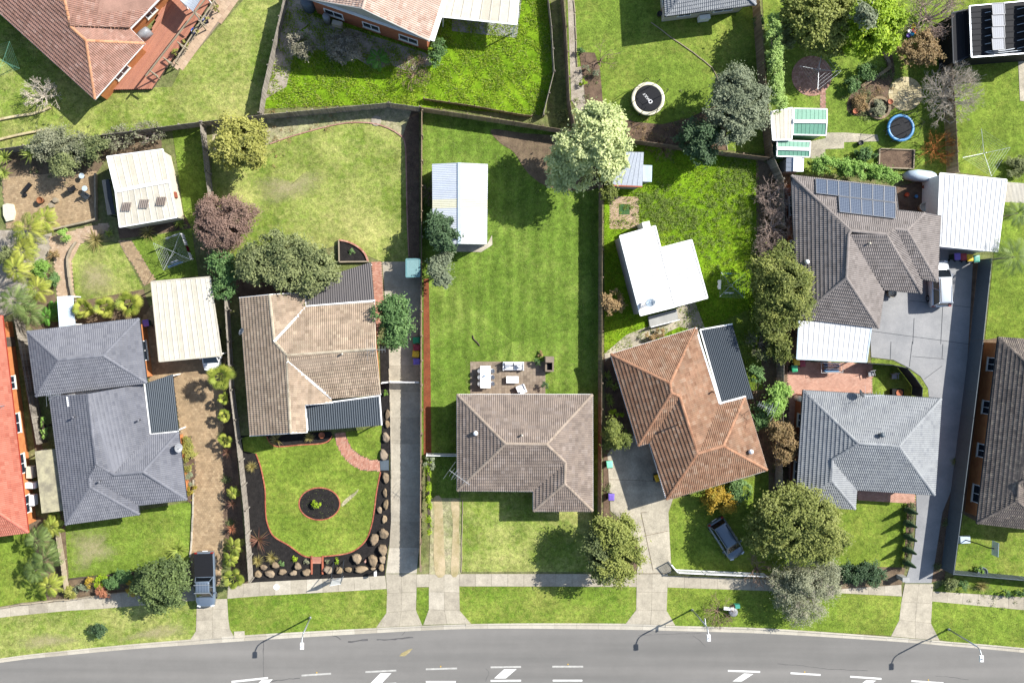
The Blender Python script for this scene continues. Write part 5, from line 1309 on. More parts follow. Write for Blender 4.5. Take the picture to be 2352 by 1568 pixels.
    if bed:
        q = MB(); x0, x1 = -.485*L, bed*L
        q.obox(M @ Matrix.Translation(((x0+x1)/2, 0, belt+.06)), x1-x0, Wd*.93, .1, .98); q.build('tray_cover', M_black, t)
        for k in range(2):
            q = MB(); xx = r0+.25+k*.75; q.obox(M @ Matrix.Translation((xx, 0, roof_h+.1)), .06, Wd*.78, .05); q.build('roof_rack', M_steel, t)
        q = MB()
        for k in range(5): q.obox(M @ Matrix.Translation(((r0+r1)/2, (k-2)*.26, roof_h+.04)), (r1-r0)*.85, .03, .03)
        q.build('roof_ribs', paint, t)
    q = MB(); q.obox(M @ Matrix.Translation((-L*.503, 0, .55)), .04, .5, .12); q.build('number_plate', M_white, t)
    return t
make_car('utility_truck', 'dark blue-grey utility with black tray cover at the driveway mouth', (477,1324), math.radians(-88.5), car_paint('slate_paint', '66727f'), 5.25, 1.9, 1.82, 1.08, 1.06, (-.02, .17), .13, .04, bed=-.075, cat='ute')
make_car('parked_car', 'white car mostly hidden under the cream carport', (489,797), math.radians(-86), car_paint('white_car_paint', (.75,.75,.74,1), .3, 0), 4.4, 1.8, 1.45, .92, .85)
make_car('parked_car', 'silver-white wagon on the dark driveway below the white garage', (2146,652), math.radians(92), car_paint('silver_paint', 'bfc3c6', .3, .3), 4.4, 1.84, 1.72, 1.05, 1.0, (-.42, .12), .17, .06, rails=True, rear=True)
make_car('parked_car', 'dark grey hatchback parked on grass under the big round tree', (1662,1232), math.radians(-57.5), car_paint('graphite_paint', '5a6670'), 4.1, 1.78, 1.58, 1.0, .93, (-.40, .12), .17, .07, rails=True, rear=True)

# ------------------------------------------------------------------ street lamps
def street_lamp(label, x, y, h=4.7, arm=.6, az=-math.pi/2, sign=False):
    b = P(x, y); t = thing('street_lamp', label, 'street lamp', (b.x, b.y, 0), 'street lamps along the kerb')
    d = Vector((math.cos(az), math.sin(az), 0))
    m = MB(); m.tube([b, b+Vector((0,0,.25))], [.11,.11], 10); m.tube([b+Vector((0,0,.2)), b+Vector((0,0,h-.6))], [.085,.065], 10); m.build('pole', M_steel, t, True)
    m = MB(); m.tube(catmull([b+Vector((0,0,h-.62)), b+Vector((0,0,h-.25))+d*.12, b+Vector((0,0,h-.03))+d*.5, b+Vector((0,0,h))+d*arm], 6), .05, 8); m.build('arm', M_steel, t, True)
    m = MB(); hp = b+Vector((0,0,h))+d*(arm+.25); M = Matrix.Translation(hp) @ Matrix.Rotation(az, 4, 'Z')
    m.obox(M @ Matrix.Translation((0,0,.03)), .62, .34, .12, .85); m.obox(M @ Matrix.Translation((.02,0,-.05)), .5, .3, .05); m.build('lamp_head', M_white, t)
    m = MB(); m.lathe(hp+Vector((0,0,.09)), [(.05,0),(.05,.07),(.03,.1)], 10); m.build('light_sensor', M_grey, t)
    if sign:
        m = MB(); q = b+Vector((.25,0,h*.66)); m.box(q, .04, .62, .22, .1); m.build('sign_plate', M_white, t)
street_lamp('street lamp in front of the black mulch garden', 713, 1416.5, az=math.radians(-90))
street_lamp('street lamp with a small sign plate beside the branch pile', 1589, 1399, az=math.radians(-88), sign=True)
street_lamp('rightmost street lamp on the lush verge', 2177.5, 1443.5, az=math.radians(-90))

# ------------------------------------------------------------------ boulders
def boulder(x, y, rx, ry, label):
    c = P(x, y); a = rx/PXM; b = ry/PXM; h = min(a, b)*random.uniform(.95, 1.2)
    nu, nv = 12, 7; vs_ = []; fs = []; ph = [random.uniform(0, 6.28) for _ in range(6)]
    for j in range(nv):
        th = math.pi*.5*(j/(nv-1))**.8
        for i in range(nu):
            an = math.tau*i/nu
            r = 1+.12*math.sin(2*an+ph[0])+.09*math.sin(3*an+ph[1])+.06*math.sin(5*an+ph[2]+th)
            q = .25+.75*math.cos(th)**.55 if j < nv-1 else .02
            z = h*math.sin(th)**.8*(1+.12*math.sin(an+ph[3])+.05*math.sin(3*an+ph[4]))
            if j == nv-1: z = h*1.0
            vs_.append((c.x+a*r*q*math.cos(an), c.y+b*r*q*math.sin(an), z))
    for j in range(nv-1):
        for i in range(nu): fs.append((j*nu+i, j*nu+(i+1) % nu, (j+1)*nu+(i+1) % nu, (j+1)*nu+i))
    fs.append(tuple((nv-1)*nu+i for i in range(nu)))
    m = MB(); m.add(vs_, fs); o = single('boulder', m, M_rock, label, 'boulder', 'sandstone boulders in the black mulch'); return o
B1 = [(1208,668,24,46),(1207,757,24,34),(1193,880,36,46),(1172,1040,36,56),(1193,1250,33,48),(1185,1388,21,40),(1193,1495,27,43),(1135,1545,25,30)]
for i, (x, y, a, b) in enumerate(B1):
    boulder(588+x/4, 784+y/4, a/4, b/4, '%s boulder counted down the driveway edge of the black mulch' % ('topmost second third fourth fifth sixth seventh eighth'.split()[i]))
B2 = [((1180,62,23,40),'narrow boulder beside the driveway at right curve of lawn'),((1172,195,42,50),'golden boulder against the driveway edge below the narrow one'),((1087,245,40,58),'tall grey boulder left of the golden driveway boulder'),((1165,340,44,50),'broad grey boulder by driveway, right of the small weeds'),((928,420,44,46),'pale tan boulder highest of those beside the sign'),((1075,440,42,58),'large grey boulder right of the garden ornament'),((1162,428,33,36),'small round boulder right of the large grey one'),((1152,505,28,33),'golden boulder nearest the driveway corner'),((965,520,64,30),'long flat boulder below the garden ornament'),((1075,515,22,17),'tiny boulder beside the white letterbox'),((850,523,32,25),'small tan boulder right of the sign legs'),((765,530,40,28),'boulder between the two sign legs'),((663,525,40,36),'boulder just right of the brick steps'),((465,548,44,30),'boulder just left of the brick steps'),((385,492,33,32),'squarish boulder upper left of the brick steps'),((345,555,33,26),'low boulder below the squarish one'),((245,545,41,25),'flat tan boulder in the lower left mulch row'),((180,483,37,28),'grey boulder beside the pale grass clump'),((130,562,48,32),'pointed boulder second from the left in bottom row'),((72,503,32,27),'boulder below the left grass clump'),((20,565,32,36),'leftmost boulder by the grey fence foot')]
for (x, y, a, b), lb in B2: boulder(588+x/4, 1176+y/4, a/4, b/4, lb)

# ------------------------------------------------------------------ trampolines
def trampoline(label, x, y, R, h, pad, npol=6, logo=False, az=.3):
    c = P(x, y, h); g = Vector((c.x, c.y, 0)); t = thing('trampoline', label, 'trampoline', g)
    m = MB(); n = 40; m.lathe(g+Vector((0,0,h)), [(R*.82, 0), (R*.82, .012), (.01, .014)], n); mat_o = m.build('jumping_mat', M_black, t)
    m = MB(); ring = []
    for k in range(n):
        a = math.tau*k/n; ring.append([g+Vector((r*math.cos(a), r*math.sin(a), h+z)) for r, z in ((R*.80,.03),(R*.84,.06),(R*.97,.06),(R,.02),(R,-.05),(R*.80,-.01))])
    ring.append(ring[0]); loft(m, ring, False); m.build('safety_pad', pad, t, True)
    for k in range(npol):
        a = az+math.tau*k/npol; e = Vector((math.cos(a), math.sin(a), 0))
        m = MB(); m.tube([g+e*R*.95, g+e*R*.97+Vector((0,0,h))], .035, 6); m.build('leg', M_steel, t)
        m = MB(); m.tube(catmull([g+e*R*1.0+Vector((0,0,.3)), g+e*R*1.06+Vector((0,0,1.3)), g+e*R*1.0+Vector((0,0,2.3)), g+e*R*.88+Vector((0,0,2.55))], 5), .03, 6); m.build('net_pole', M_black, t)
    m = MB(); top = [g+Vector((math.cos(az+math.tau*k/npol)*R*.88, math.sin(az+math.tau*k/npol)*R*.88, 2.52)) for k in range(npol)]
    for k in range(npol):
        a, b = top[k], top[(k+1) % npol]; md = (a+b)/2*1.0; md = md+(Vector((g.x,g.y,md.z))-md)*.08; m.tube([a, md, b], .012, 4)
    m.build('net_rope', M_black, t)
    net = MB()
    for k in range(npol):
        a0 = top[k]; a1 = top[(k+1) % npol]
        for j in range(9):
            f = (j+.5)/9; p = a0.lerp(a1, f); ang = az+math.tau*(k+f)/npol
            net.tube([p, g+Vector((math.cos(ang)*R*.86, math.sin(ang)*R*.86, h+.03))], .004, 3)
    net.build('net', M_black, t)
    return t, g
M_padcream = plain('cream_vinyl', 'cfc8ad', .5); M_padblue = plain('blue_vinyl', '2d78ab', .45)
tr, g = trampoline('large cream-rimmed trampoline with a black mat bearing white lettering', 1488.5, 227, 1.58, .85, M_padcream, 8)
def text_on(parent, s, loc, rz, size, mat, name='lettering'):
    cu = bpy.data.curves.new(name, 'FONT'); cu.body = s; cu.size = size; cu.align_x = 'CENTER'; cu.align_y = 'CENTER'; cu.extrude = .002
    tmp = bpy.data.objects.new('tmp', cu); coll.objects.link(tmp); bpy.context.view_layer.update()
    me = bpy.data.meshes.new_from_object(tmp.evaluated_get(bpy.context.evaluated_depsgraph_get())); bpy.data.objects.remove(tmp)
    me.materials.clear(); me.materials.append(mat)
    return put(name, me, parent, Matrix.Translation(loc) @ Matrix.Rotation(rz, 4, 'Z'))
c = P(1488.5, 227, .85); la = math.atan2(-(878-940), (1215-1270)); la = math.atan2(62, -55)+math.pi
la = math.radians(-50)+math.pi
d = Vector((math.cos(la), math.sin(la), 0))
text_on(tr, 'VULY', Vector((g.x, g.y, .88))+d*.18+Vector((-.05,.05,0)), la, .34, M_white)
m = MB(); q = Vector((g.x, g.y, .877))-d*.42+Vector((-.05,.05,0))
for k in range(20):
    a0, a1 = math.tau*k/20, math.tau*(k+1)/20
    m.poly([q+Vector((r*math.cos(a), r*math.sin(a), 0)) for r, a in ((.12,a0),(.19,a0),(.19,a1),(.12,a1))])
m.build('logo_ring', M_white, tr)
trampoline('blue-rimmed trampoline beside the round stone paving', 2069, 294, 1.3, .75, M_padblue, 6, az=.1)
m = MB()
for s in (-.17, .17): m.beam(P(2034,306)+Vector((0,s,0)), P(2042,302)+Vector((.2,s,.75)), .04, .04)
for k in range(3): a = P(2034,306).lerp(P(2042,302), k/3)+Vector((.08*k,0,.2+.2*k)); m.beam(a+Vector((0,-.17,0)), a+Vector((0,.17,0)), .05, .04)
single('trampoline_ladder', m, M_steel, 'short metal ladder leaning on the blue trampoline', 'ladder')

# ------------------------------------------------------------------ rotary clotheslines
def hoist(label, x, y, h, L, az, mat=M_steel, lines=6, clothes=()):
    b = P(x, y, h); g = Vector((b.x, b.y, 0)); t = thing('clothesline', label, 'clothesline', g)
    m = MB(); m.tube([g, g+Vector((0,0,h+.25))], .035, 8); m.build('post', mat, t)
    tips = []
    for k in range(4):
        a = az+k*math.pi/2; e = Vector((math.cos(a), math.sin(a), 0)); tip = g+e*L+Vector((0,0,h+.28)); tips.append(tip)
        m = MB(); m.tube([g+Vector((0,0,h-.05)), tip], .017, 6); m.tube([g+Vector((0,0,h-.6)), g+e*L*.4+Vector((0,0,h+.08))], .014, 5); m.build('arm', mat, t)
    m = MB(); hub = g+Vector((0,0,h))
    for j in range(1, lines+1):
        f = .25+.75*j/lines
        for k in range(4): m.tube([hub.lerp(tips[k], f), hub.lerp(tips[(k+1) % 4], f)], .006, 3)
    m.build('line_wire', mat, t)
    for (k, f, u0, u1, drop, cm, nm) in clothes:
        a, bb = hub.lerp(tips[k], f), hub.lerp(tips[(k+1) % 4], f); p0, p1 = a.lerp(bb, u0), a.lerp(bb, u1); q = MB(); n = 6; r0 = []; r1 = []; r2 = []
        out = ((p0+p1)/2-hub); out.z = 0; out.normalize()
        for i in range(n+1):
            p = p0.lerp(p1, i/n); wv = .06*math.sin(i*2.1+f*9); r0.append(p+Vector((0,0,.01))); r1.append(p+out*(.09+wv)-Vector((0,0,drop*.5))); r2.append(p+out*(.05-wv)-Vector((0,0,drop)))
        q.add(r0+r1+r2, [(i, i+1, n+1+i+1, n+1+i) for i in range(n)]+[(n+1+i, n+1+i+1, 2*n+2+i+1, 2*n+2+i) for i in range(n)])
        o = q.build(nm, cm, None, True); tag(o, *CLO[nm+str(k)+str(int(f*100))+str(int(u0*100))])
    return t
M_clothw = plain('white_cloth', (.72,.72,.72,1), .9, spec=.1); M_maroon = plain('maroon_cloth', '5b1424', .9, spec=.1); M_navy = plain('navy_cloth', '1e2a47', .9, spec=.1); M_clothbl = plain('blue_cloth', '4f7fa6', .9, spec=.1)
CLO = {
}
def clothes_labels(items, labels):
    for it, lb in zip(items, labels): CLO[it[6]+str(it[0])+str(int(it[1]*100))+str(int(it[2]*100))] = lb
it = [(3,1.0,.02,.28,.75,M_clothw,'towel'),(3,1.0,.30,.52,.8,M_maroon,'towel'),(3,1.0,.54,.74,.8,M_clothw,'towel'),(3,1.0,.76,.97,.85,M_clothw,'towel'),(0,1.0,.05,.6,.7,M_clothw,'sheet'),(2,.85,.1,.7,.6,M_clothbl,'shirt'),(2,.65,.2,.6,.5,M_clothw,'shirt')]
clothes_labels(it, [('white towel uppermost on the outer line of the left clothesline','towel'),('maroon towel on the outer line of left clothesline','towel'),('white towel just below the maroon one','towel'),('white towel lowest on the outer line of left clothesline','towel'),('long white sheet on the upper side of left clothesline','sheet'),('blue shirt low on the left clothesline','shirt'),('white shirt inside the left clothesline','shirt')])
hoist('grey rotary clothesline hung with washing on the left lawn', 397, 578, 2.0, 1.9, math.radians(66), M_steel, 7, it)
hoist('bare clothesline over the round brick paving', 1881, 160, 2.2, 1.95, math.radians(-7), M_steel, 4)
hoist('bare pale clothesline on the far right lawn', 2261, 352, 2.1, 2.25, math.radians(12), M_steel, 6)
hoist('green clothesline at the left edge beside the terracotta house', 6, 140, 2.1, 1.9, math.radians(65), M_green, 6)
it = [(1,.95,.3,.7,.7,M_clothw,'sheet'),(2,.6,.1,.7,.8,M_clothw,'towel'),(0,.9,.2,.5,.5,M_navy,'shirt'),(0,.9,.55,.8,.5,M_clothbl,'shirt')]
clothes_labels(it, [('white sheet on the clothesline beside white cottage','sheet'),('white towel on the inner line beside white cottage','towel'),('navy shirt on the clothesline beside white cottage','shirt'),('blue shirt on the clothesline beside white cottage','shirt')])
hoist('rotary clothesline with washing right of the white cottage', 1680, 655, 2.0, 1.6, math.radians(42), M_steel, 5, it)

# ------------------------------------------------------------------ wheelie bins
LIDS = {'yellow': plain('yellow_lid', 'd3a90f', .45), 'red': plain('red_lid', '8e2330', .45), 'green': plain('green_lid', '1d8a5a', .45), 'purple': plain('purple_lid', '6a55a6', .45), 'mint': plain('mint_lid', '77c9a3', .45), 'teal': plain('teal_lid', '3f8c79', .45)}
M_binbody = plain('bin_body_green', '1f3a30', .55)
def bin_(x, y, rz, lid, label):
    c = P(x, y, 1.0); t = thing('wheelie_bin', label, 'bin', (c.x, c.y, 0), 'wheelie bins'); M = Matrix.Translation((c.x, c.y, 0)) @ Matrix.Rotation(rz, 4, 'Z')
    m = MB(); loft(m, [[M @ Vector((a*s, b*s, z)) for a, b in ((-.24,-.28),(.24,-.28),(.24,.28),(-.24,.28))] for s, z in ((.78,.05),(.85,.3),(1.0,.92),(1.06,.95),(1.06,.99))]); m.build('body', M_binbody, t)
    m = MB(); loft(m, [[M @ Vector((a*s, b*s+.0, z)) for a, b in ((-.28,-.33),(.28,-.33),(.3,.33),(-.3,.33))] for s, z in ((1.0,.99),(1.0,1.03),(.9,1.07),(.55,1.09))]); m.build('lid', LIDS[lid], t)
    m = MB(); m.tube([M @ Vector((-.25,-.38,.98)), M @ Vector((.25,-.38,.98))], .02, 6); m.build('handle', M_binbody, t)
    for s in (-1, 1):
        m = MB(); m.lathe(M @ Vector((s*.24,-.28,.11)), [(.02,-.03),(.11,-.03),(.11,.03),(.02,.03)], 12, M.to_3x3() @ Matrix.Rotation(math.pi/2, 3, 'Y')); m.build('wheel', M_rubber, t)
for a in [(956,781,1.6,'green','green-lidded bin at the top of the row beside the left driveway'),(957,798,1.6,'red','red-lidded bin against the dividing fence'),(955,813,1.5,'yellow','yellow-lidded bin beside the left concrete driveway'),(957,830,1.6,'purple','purple-lidded bin below the yellow one on the left driveway'),
          (1400,1066,.1,'mint','mint-green bin at the left of the right concrete driveway'),(1404,1141,0,'purple','lilac-lidded bin alone on the right concrete driveway'),(1511,1097,.3,'yellow','yellow-lidded bin against the angled orange house'),
          (2199,589,.05,'purple','purple bin leftmost of four by the white garage'),(2213,590,.05,'red','red bin second of four by the white garage'),(2228,592,.05,'yellow','yellow bin third of four by the white garage'),(2243,594,.05,'teal','green bin rightmost of four by the white garage'),
          (1830,831,.1,'yellow','yellow bin in the corner of the terracotta courtyard'),(1843,834,.1,'red','red bin beside the courtyard yellow bin'),(1825,846,.1,'green','bright green bin in the terracotta courtyard'),(335,742,.2,'purple','purple bin between blue-grey house and cream carport')]: bin_(*a)

# ------------------------------------------------------------------ outdoor furniture on the patio
M_wplast = plain('white_furniture', (.74,.74,.74,1), .5); M_cush = plain('striped_cushion', '9fa4ad', .9)
c = P(1115, 865.5, .75); t = thing('dining_table', 'white rectangular outdoor dining table on the patio', 'table', (c.x, c.y, 0))
m = MB(); m.box((c.x, c.y, .73), .98, 2.1, .05); m.build('tabletop', M_wplast, t)
for sx in (-.4, .4):
    for sy in (-.9, .9): m = MB(); m.box((c.x+sx, c.y+sy, .35), .07, .07, .71); m.build('leg', M_wplast, t)
m = MB(); m.lathe((c.x-.1, c.y+.1, .755), [(.05,0),(.07,.08),(.04,.16),(.05,.2)], 10); single('vase', m, M_clothbl, 'small vase on the white dining table', 'vase')
def chair(x, y, rz, label):
    c = P(x, y); t = thing('chair', label, 'chair', (c.x, c.y, 0), 'white chairs around the dining table'); M = Matrix.Translation((c.x, c.y, 0)) @ Matrix.Rotation(rz, 4, 'Z')
    m = MB(); m.lathe(M @ Vector((0,0,.43)), [(.22,0),(.23,.02),(.21,.04),(.02,.03)], 14); m.build('seat', M_wplast, t, True)
    m = MB(); pts = [[M @ Vector((-.22*math.cos(a)*1.0, .24*math.sin(a), z)) for z in (.46, .62, .8)] for a in np.linspace(-1.25, 1.25, 8)]
    m.add([p for r in pts for p in r], [(i*3+j, (i+1)*3+j, (i+1)*3+j+1, i*3+j+1) for i in range(7) for j in range(2)]); m.build('backrest', M_wplast, t, True)
    for sx in (-.16, .16):
        for sy in (-.16, .16): m = MB(); m.tube([M @ Vector((sx*1.15, sy*1.15, 0)), M @ Vector((sx*.8, sy*.8, .44))], .017, 5); m.build('leg', M_sleeper, t)
for (x, y, rz, lb) in ((1101,851,0,'upper left'),(1101,865,0,'middle left'),(1101,880,0,'lower left'),(1130,851,math.pi,'upper right'),(1130,865,math.pi,'middle right'),(1130,880,math.pi,'lower right')):
    chair(x, y, rz, 'white rounded chair, %s of six at the dining table' % lb)
def sofa(name, x, y, L, D, rz, label, cat='sofa', cush=2):
    c = P(x, y); t = thing(name, label, cat, (c.x, c.y, 0)); M = Matrix.Translation((c.x, c.y, 0)) @ Matrix.Rotation(rz, 4, 'Z')
    m = MB(); m.obox(M @ Matrix.Translation((0,0,.16)), L, D, .2); m.build('base', M_wplast, t)
    for k in range(cush):
        m = MB(); w = (L-.24)/cush; m.obox(M @ Matrix.Translation((-L/2+.12+w*(k+.5), -.06, .35)), w-.02, D-.2, .18, .94); m.build('seat_cushion', M_wplast, t)
        m = MB(); m.obox(M @ Matrix.Translation((-L/2+.12+w*(k+.5), D/2-.16, .55)) @ Matrix.Rotation(.25, 4, 'X'), w-.05, .16, .42, .9); m.build('back_cushion', M_wplast, t)
    for s in (-1, 1): m = MB(); m.obox(M @ Matrix.Translation((s*(L/2-.05), 0, .3)), .1, D, .5); m.build('armrest', M_wplast, t)
    m = MB(); m.obox(M @ Matrix.Translation((0, D/2-.04, .38)), L, .08, .64); m.build('backrest', M_wplast, t)
    return M
M = sofa('sofa', 1178, 840, 2.0, .82, 0, 'white two-seat outdoor sofa on the patio')
for dx, r, lb in ((-.62,.4,'grey striped cushion at the left end of white sofa'),(.5,-.5,'grey striped cushion at the right end of white sofa')):
    m = MB(); m.obox(M @ Matrix.Translation((dx,.0,.62)) @ Matrix.Rotation(r,4,'Z') @ Matrix.Rotation(.7,4,'X'), .42, .12, .4, .8); single('cushion', m, M_cush, lb, 'cushion')
sofa('armchair', 1196.5, 893, .85, .8, math.radians(-157), 'white outdoor armchair turned towards the coffee table', 'armchair', 1)
c = P(1176, 871); t = thing('coffee_table', 'low white coffee table on the patio', 'table', (c.x, c.y, 0))
m = MB(); m.box((c.x, c.y, .4), 1.15, .66, .05); m.build('tabletop', M_wplast, t)
for sx in (-.5,.5):
    for sy in (-.27,.27): m = MB(); m.box((c.x+sx, c.y+sy, .19), .06, .06, .38); m.build('leg', M_wplast, t)
t = thing('brick_barbecue', 'brown brick barbecue with dark hearth at the patio corner', 'barbecue', P(1261, 836))
for (x, y, sx, sy, z, mm, nm) in ((1261,825,.8,.55,1.1,M_patio,'chimney'),(1253,841,.14,.7,.8,M_patio,'side_wall'),(1269,841,.14,.7,.8,M_patio,'side_wall'),(1261,851,.8,.14,.8,M_patio,'front_wall'),(1261,842,.55,.62,.45,M_black,'hearth')):
    m = MB(); c = P(x, y, z*.5); m.box((c.x, c.y, z/2), sx, sy, z); m.build(nm, mm, t)
# barbecue under a grey cover on the deck
m = MB(); c = P(331, 80, .9); loft(m, [[Vector((c.x+a*s*math.cos(.7)-b*s*math.sin(.7), c.y+a*s*math.sin(.7)+b*s*math.cos(.7), z)) for a, b in ((-.65,-.3),(0,-.36),(.65,-.3),(.68,.3),(0,.36),(-.65,.3))] for s, z in ((1.08,.46),(1.0,.9),(.96,1.25),(.75,1.5),(.3,1.56))]); single('covered_barbecue', m, M_grey, 'barbecue under a grey cover on the timber deck', 'barbecue', smooth=True)
# seats and clutter on the brick terrace
def pot(x, y, r, h, mat, label, name='plant_pot', cat='pot', z=0):
    c = P(x, y, z); m = MB(); m.lathe((c.x, c.y, z), [(r*.7,0),(r*.95,h*.8),(r,h*.82),(r,h),(r*.85,h),(r*.8,h*.85),(.01,h*.82)], 14); return single(name, m, mat, label, cat, smooth=True)
M_tpot = plain('terracotta_pot', '9a5a3c', .8); M_bluepot = plain('blue_glaze', '23489a', .25); M_blackpot = plain('black_pot', '202022', .6)
for a in [(449,75,.3,.5,M_bluepot,'blue glazed pot nearest the deck corner'),(474,48,.3,.5,M_bluepot,'blue glazed pot further up the deck rail'),(425,107,.22,.35,M_tpot,'red pot at the lower end of deck rail'),(462,62,.15,.25,M_blackpot,'small dark pot between the blue pots'),
          (1513,35,.25,.4,M_blackpot,'black pot on the small brick terrace'),(1523,26,.28,.4,M_tpot,'brown pot on the small brick terrace'),(1960,258,.25,.4,M_tpot,'terracotta pot at the rock garden corner'),(2041,236,.26,.35,M_tpot,'terracotta pot beside the round stone paving'),(1973,330,.25,.4,M_blackpot,'dark round pot beside the concrete paving'),
          (2114,478,.45,.7,M_creamroof,'large cream pot beside white garage wall'),(2120,430,.2,.35,M_tpot,'small pot against the white garage wall'),(2080,448,.2,.3,plain('orange_bucket','c24a1c',.5),'orange bucket in the service yard'),(2101,452,.16,.28,M_clothbl,'blue bucket in the service yard'),
          (2042,674,.42,.6,M_creamroof,'large round pot at the corner of the driveway'),(740,998,.3,.4,M_tpot,'terracotta pot under the tan house eave'),(2251,1311,.5,.4,M_slate,'round grey planter on far right lawn'),(98,462,.32,.6,plain('rust_drum','7a4a28',.8),'rusty fire drum on the brick terrace')]: pot(*a[:5], a[5])
for (x, y, lb) in ((121,473,'pale stump stool lower on the brick terrace'),(131,461,'pale stump stool upper on the brick terrace')):
    m = MB(); c = P(x, y); m.lathe((c.x, c.y, 0), [(.27,0),(.25,.2),(.26,.42),(.02,.44)], 9); single('stump_stool', m, M_sleeper, lb, 'stool')
def patio_chair(x, y, rz, mat, label, name='patio_chair'):
    c = P(x, y); t = thing(name, label, 'chair', (c.x, c.y, 0)); M = Matrix.Translation((c.x, c.y, 0)) @ Matrix.Rotation(rz, 4, 'Z')
    m = MB(); m.obox(M @ Matrix.Translation((0,0,.4)), .5, .5, .06); m.build('seat', mat, t)
    m = MB(); m.obox(M @ Matrix.Translation((0,.25,.68)) @ Matrix.Rotation(-.2,4,'X'), .5, .05, .52); m.build('backrest', mat, t)
    for sx in (-.22,.22):
        for sy in (-.22,.22): m = MB(); m.obox(M @ Matrix.Translation((sx,sy,.19)), .05, .05, .38); m.build('leg', mat, t)
    for sx in (-.26,.26): m = MB(); m.obox(M @ Matrix.Translation((sx,0,.6)), .05, .5, .04); m.build('armrest', mat, t)
patio_chair(1995,857,.2,M_grey,'grey armchair at the edge of the terracotta paving'); patio_chair(2049,863,0,M_grey,'grey armchair on the courtyard grass'); patio_chair(172,435,2.2,M_black,'black folding chair on the brick terrace')
patio_chair(203,452,1.0,M_dark,'dark sling chair beside the round blue table')
for (x, y, lb) in ((187,404,'blue-white round table under the terrace shrubs'),(194,433,'blue-white round stool on the brick terrace')):
    c = P(x, y, .6); t = thing('round_table', lb, 'table', (c.x, c.y, 0)); m = MB(); m.lathe((c.x,c.y,.58), [(.26,0),(.27,.02),(.25,.04),(.01,.045)], 16); m.build('tabletop', M_bluegrey, t); m = MB(); m.lathe((c.x,c.y,0), [(.2,0),(.2,.03),(.04,.06),(.04,.58)], 10); m.build('pedestal', M_black, t)
m = MB(); a, b = P(55,440,.3), P(70,422,.3); m.beam(a, b, .35, .25); m.lathe(P(57,448,.15), [(.2,-.1),(.22,0),(.15,.12),(.01,.14)], 10); single('garden_tools_bag', m, M_black, 'long black bag lying on the brick terrace', 'bag')
m = MB(); m.prism([P(x, y).to_2d() for x, y in ((10,472),(20,468),(33,470),(38,490),(34,506),(18,510),(11,495))], 0, .3); single('pond_shell', m, M_beige, 'pale plastic sandpit shell at the terrace edge', 'sandpit')
# courtyard drying rack, fire table
t = thing('drying_rack', 'clothes airer loaded with laundry in the terracotta courtyard', 'clothes airer', P(1911, 844))
m = MB(); q = [P(x, y, 1.0) for x, y in ((1886,832),(1936,834),(1936,855),(1887,856))]
for i in range(4): m.tube([q[i], q[(i+1) % 4]], .015, 5)
for p in q: m.tube([p, Vector((p.x, p.y, 0))], .015, 5)
m.build('frame', M_white, t)
for k in range(9):
    m = MB(); a = q[0].lerp(q[3], (k+.5)/9); b = q[1].lerp(q[2], (k+.5)/9); aa, bb = a.lerp(b, .1+.05*(k % 3)), a.lerp(b, .9-.08*(k % 2)); m.beam(aa-Vector((0,0,.15)), bb-Vector((0,0,.15)), .07, .35); m.build('laundry', [M_clothw, M_navy, M_clothbl, M_grey, M_black][k % 5], t)
t = thing('fire_table', 'black square fire table in the courtyard corner', 'table', P(2056, 901)); m = MB(); c = P(2056, 901); m.box((c.x, c.y, .25), 1.1, .75, .5); m.build('base', M_black, t); m = MB(); m.lathe((c.x+.1, c.y, .5), [(.3,0),(.32,.06),(.26,.06),(.2,.02),(.01,.01)], 14); m.build('fire_bowl', M_tpot, t)
# letterboxes, sign, hoop, pit lid
m = MB(); c = P(2065,1322); m.box((c.x, c.y, .55), .55, .35, 1.1); m.box((c.x, c.y, 1.13), .65, .42, .06); single('letterbox', m, M_clad, 'grey letterbox pillar beside the clipped hedge', 'letterbox')
m = MB(); c = P(864,1310); m.box((c.x, c.y, .4), .07, .07, .8); m.box((c.x, c.y, .92), .24, .36, .26); single('letterbox', m, M_white, 'white letterbox at the corner of the mulch garden', 'letterbox')
t = thing('sign_board', 'tall sale sign board on legs standing at the footpath edge', 'sign', P(777, 1326))
a, b = P(765,1326), P(789,1322)
m = MB(); m.beam(Vector((a.x,a.y,1.6)), Vector((b.x,b.y,1.6)), .03, 1.5); m.build('board', M_white, t)
for p in (a, b):
    m = MB(); m.box((p.x, p.y, 1.17), .06, .06, 2.34); m.build('post', M_steel, t)
    m = MB(); m.beam(Vector((p.x, p.y+.05, 1.9)), Vector((p.x+.05, p.y+1.55, .02)), .05, .05); m.build('brace', M_dark, t)
m = MB(); m.beam(Vector((a.x,a.y+.1,.85)), Vector((b.x,b.y+.1,.85)), .05, .05); m.build('cross_bar', M_steel, t)
t = thing('basketball_hoop', 'basketball hoop on a wheeled base on far right lawn', 'basketball hoop', P(2221, 1238)); b = P(2221, 1238)
m = MB(); m.box((b.x-.3, b.y, .12), 1.1, .75, .24, .05, .85); m.build('base', M_bluegrey, t)
m = MB(); m.tube([Vector((b.x-.3,b.y,.2)), Vector((b.x+.05,b.y,1.6)), Vector((b.x+.15,b.y-.02,2.7)), Vector((b.x+.55,b.y-.05,2.95))], .05, 8); m.build('pole', M_black, t)
m = MB(); m.box((b.x+.62, b.y-.05, 3.0), .05, 1.3, .85, -.05); m.build('backboard', trans_mat('clear_acrylic', '8fa0a8', .55), t)
m = MB(); R = Vector((b.x+.95, b.y-.07, 2.75)); m.tube([R+Vector((.23*math.cos(k*math.tau/16), .23*math.sin(k*math.tau/16), 0)) for k in range(17)], .012, 5); m.build('rim', M_brickred, t)
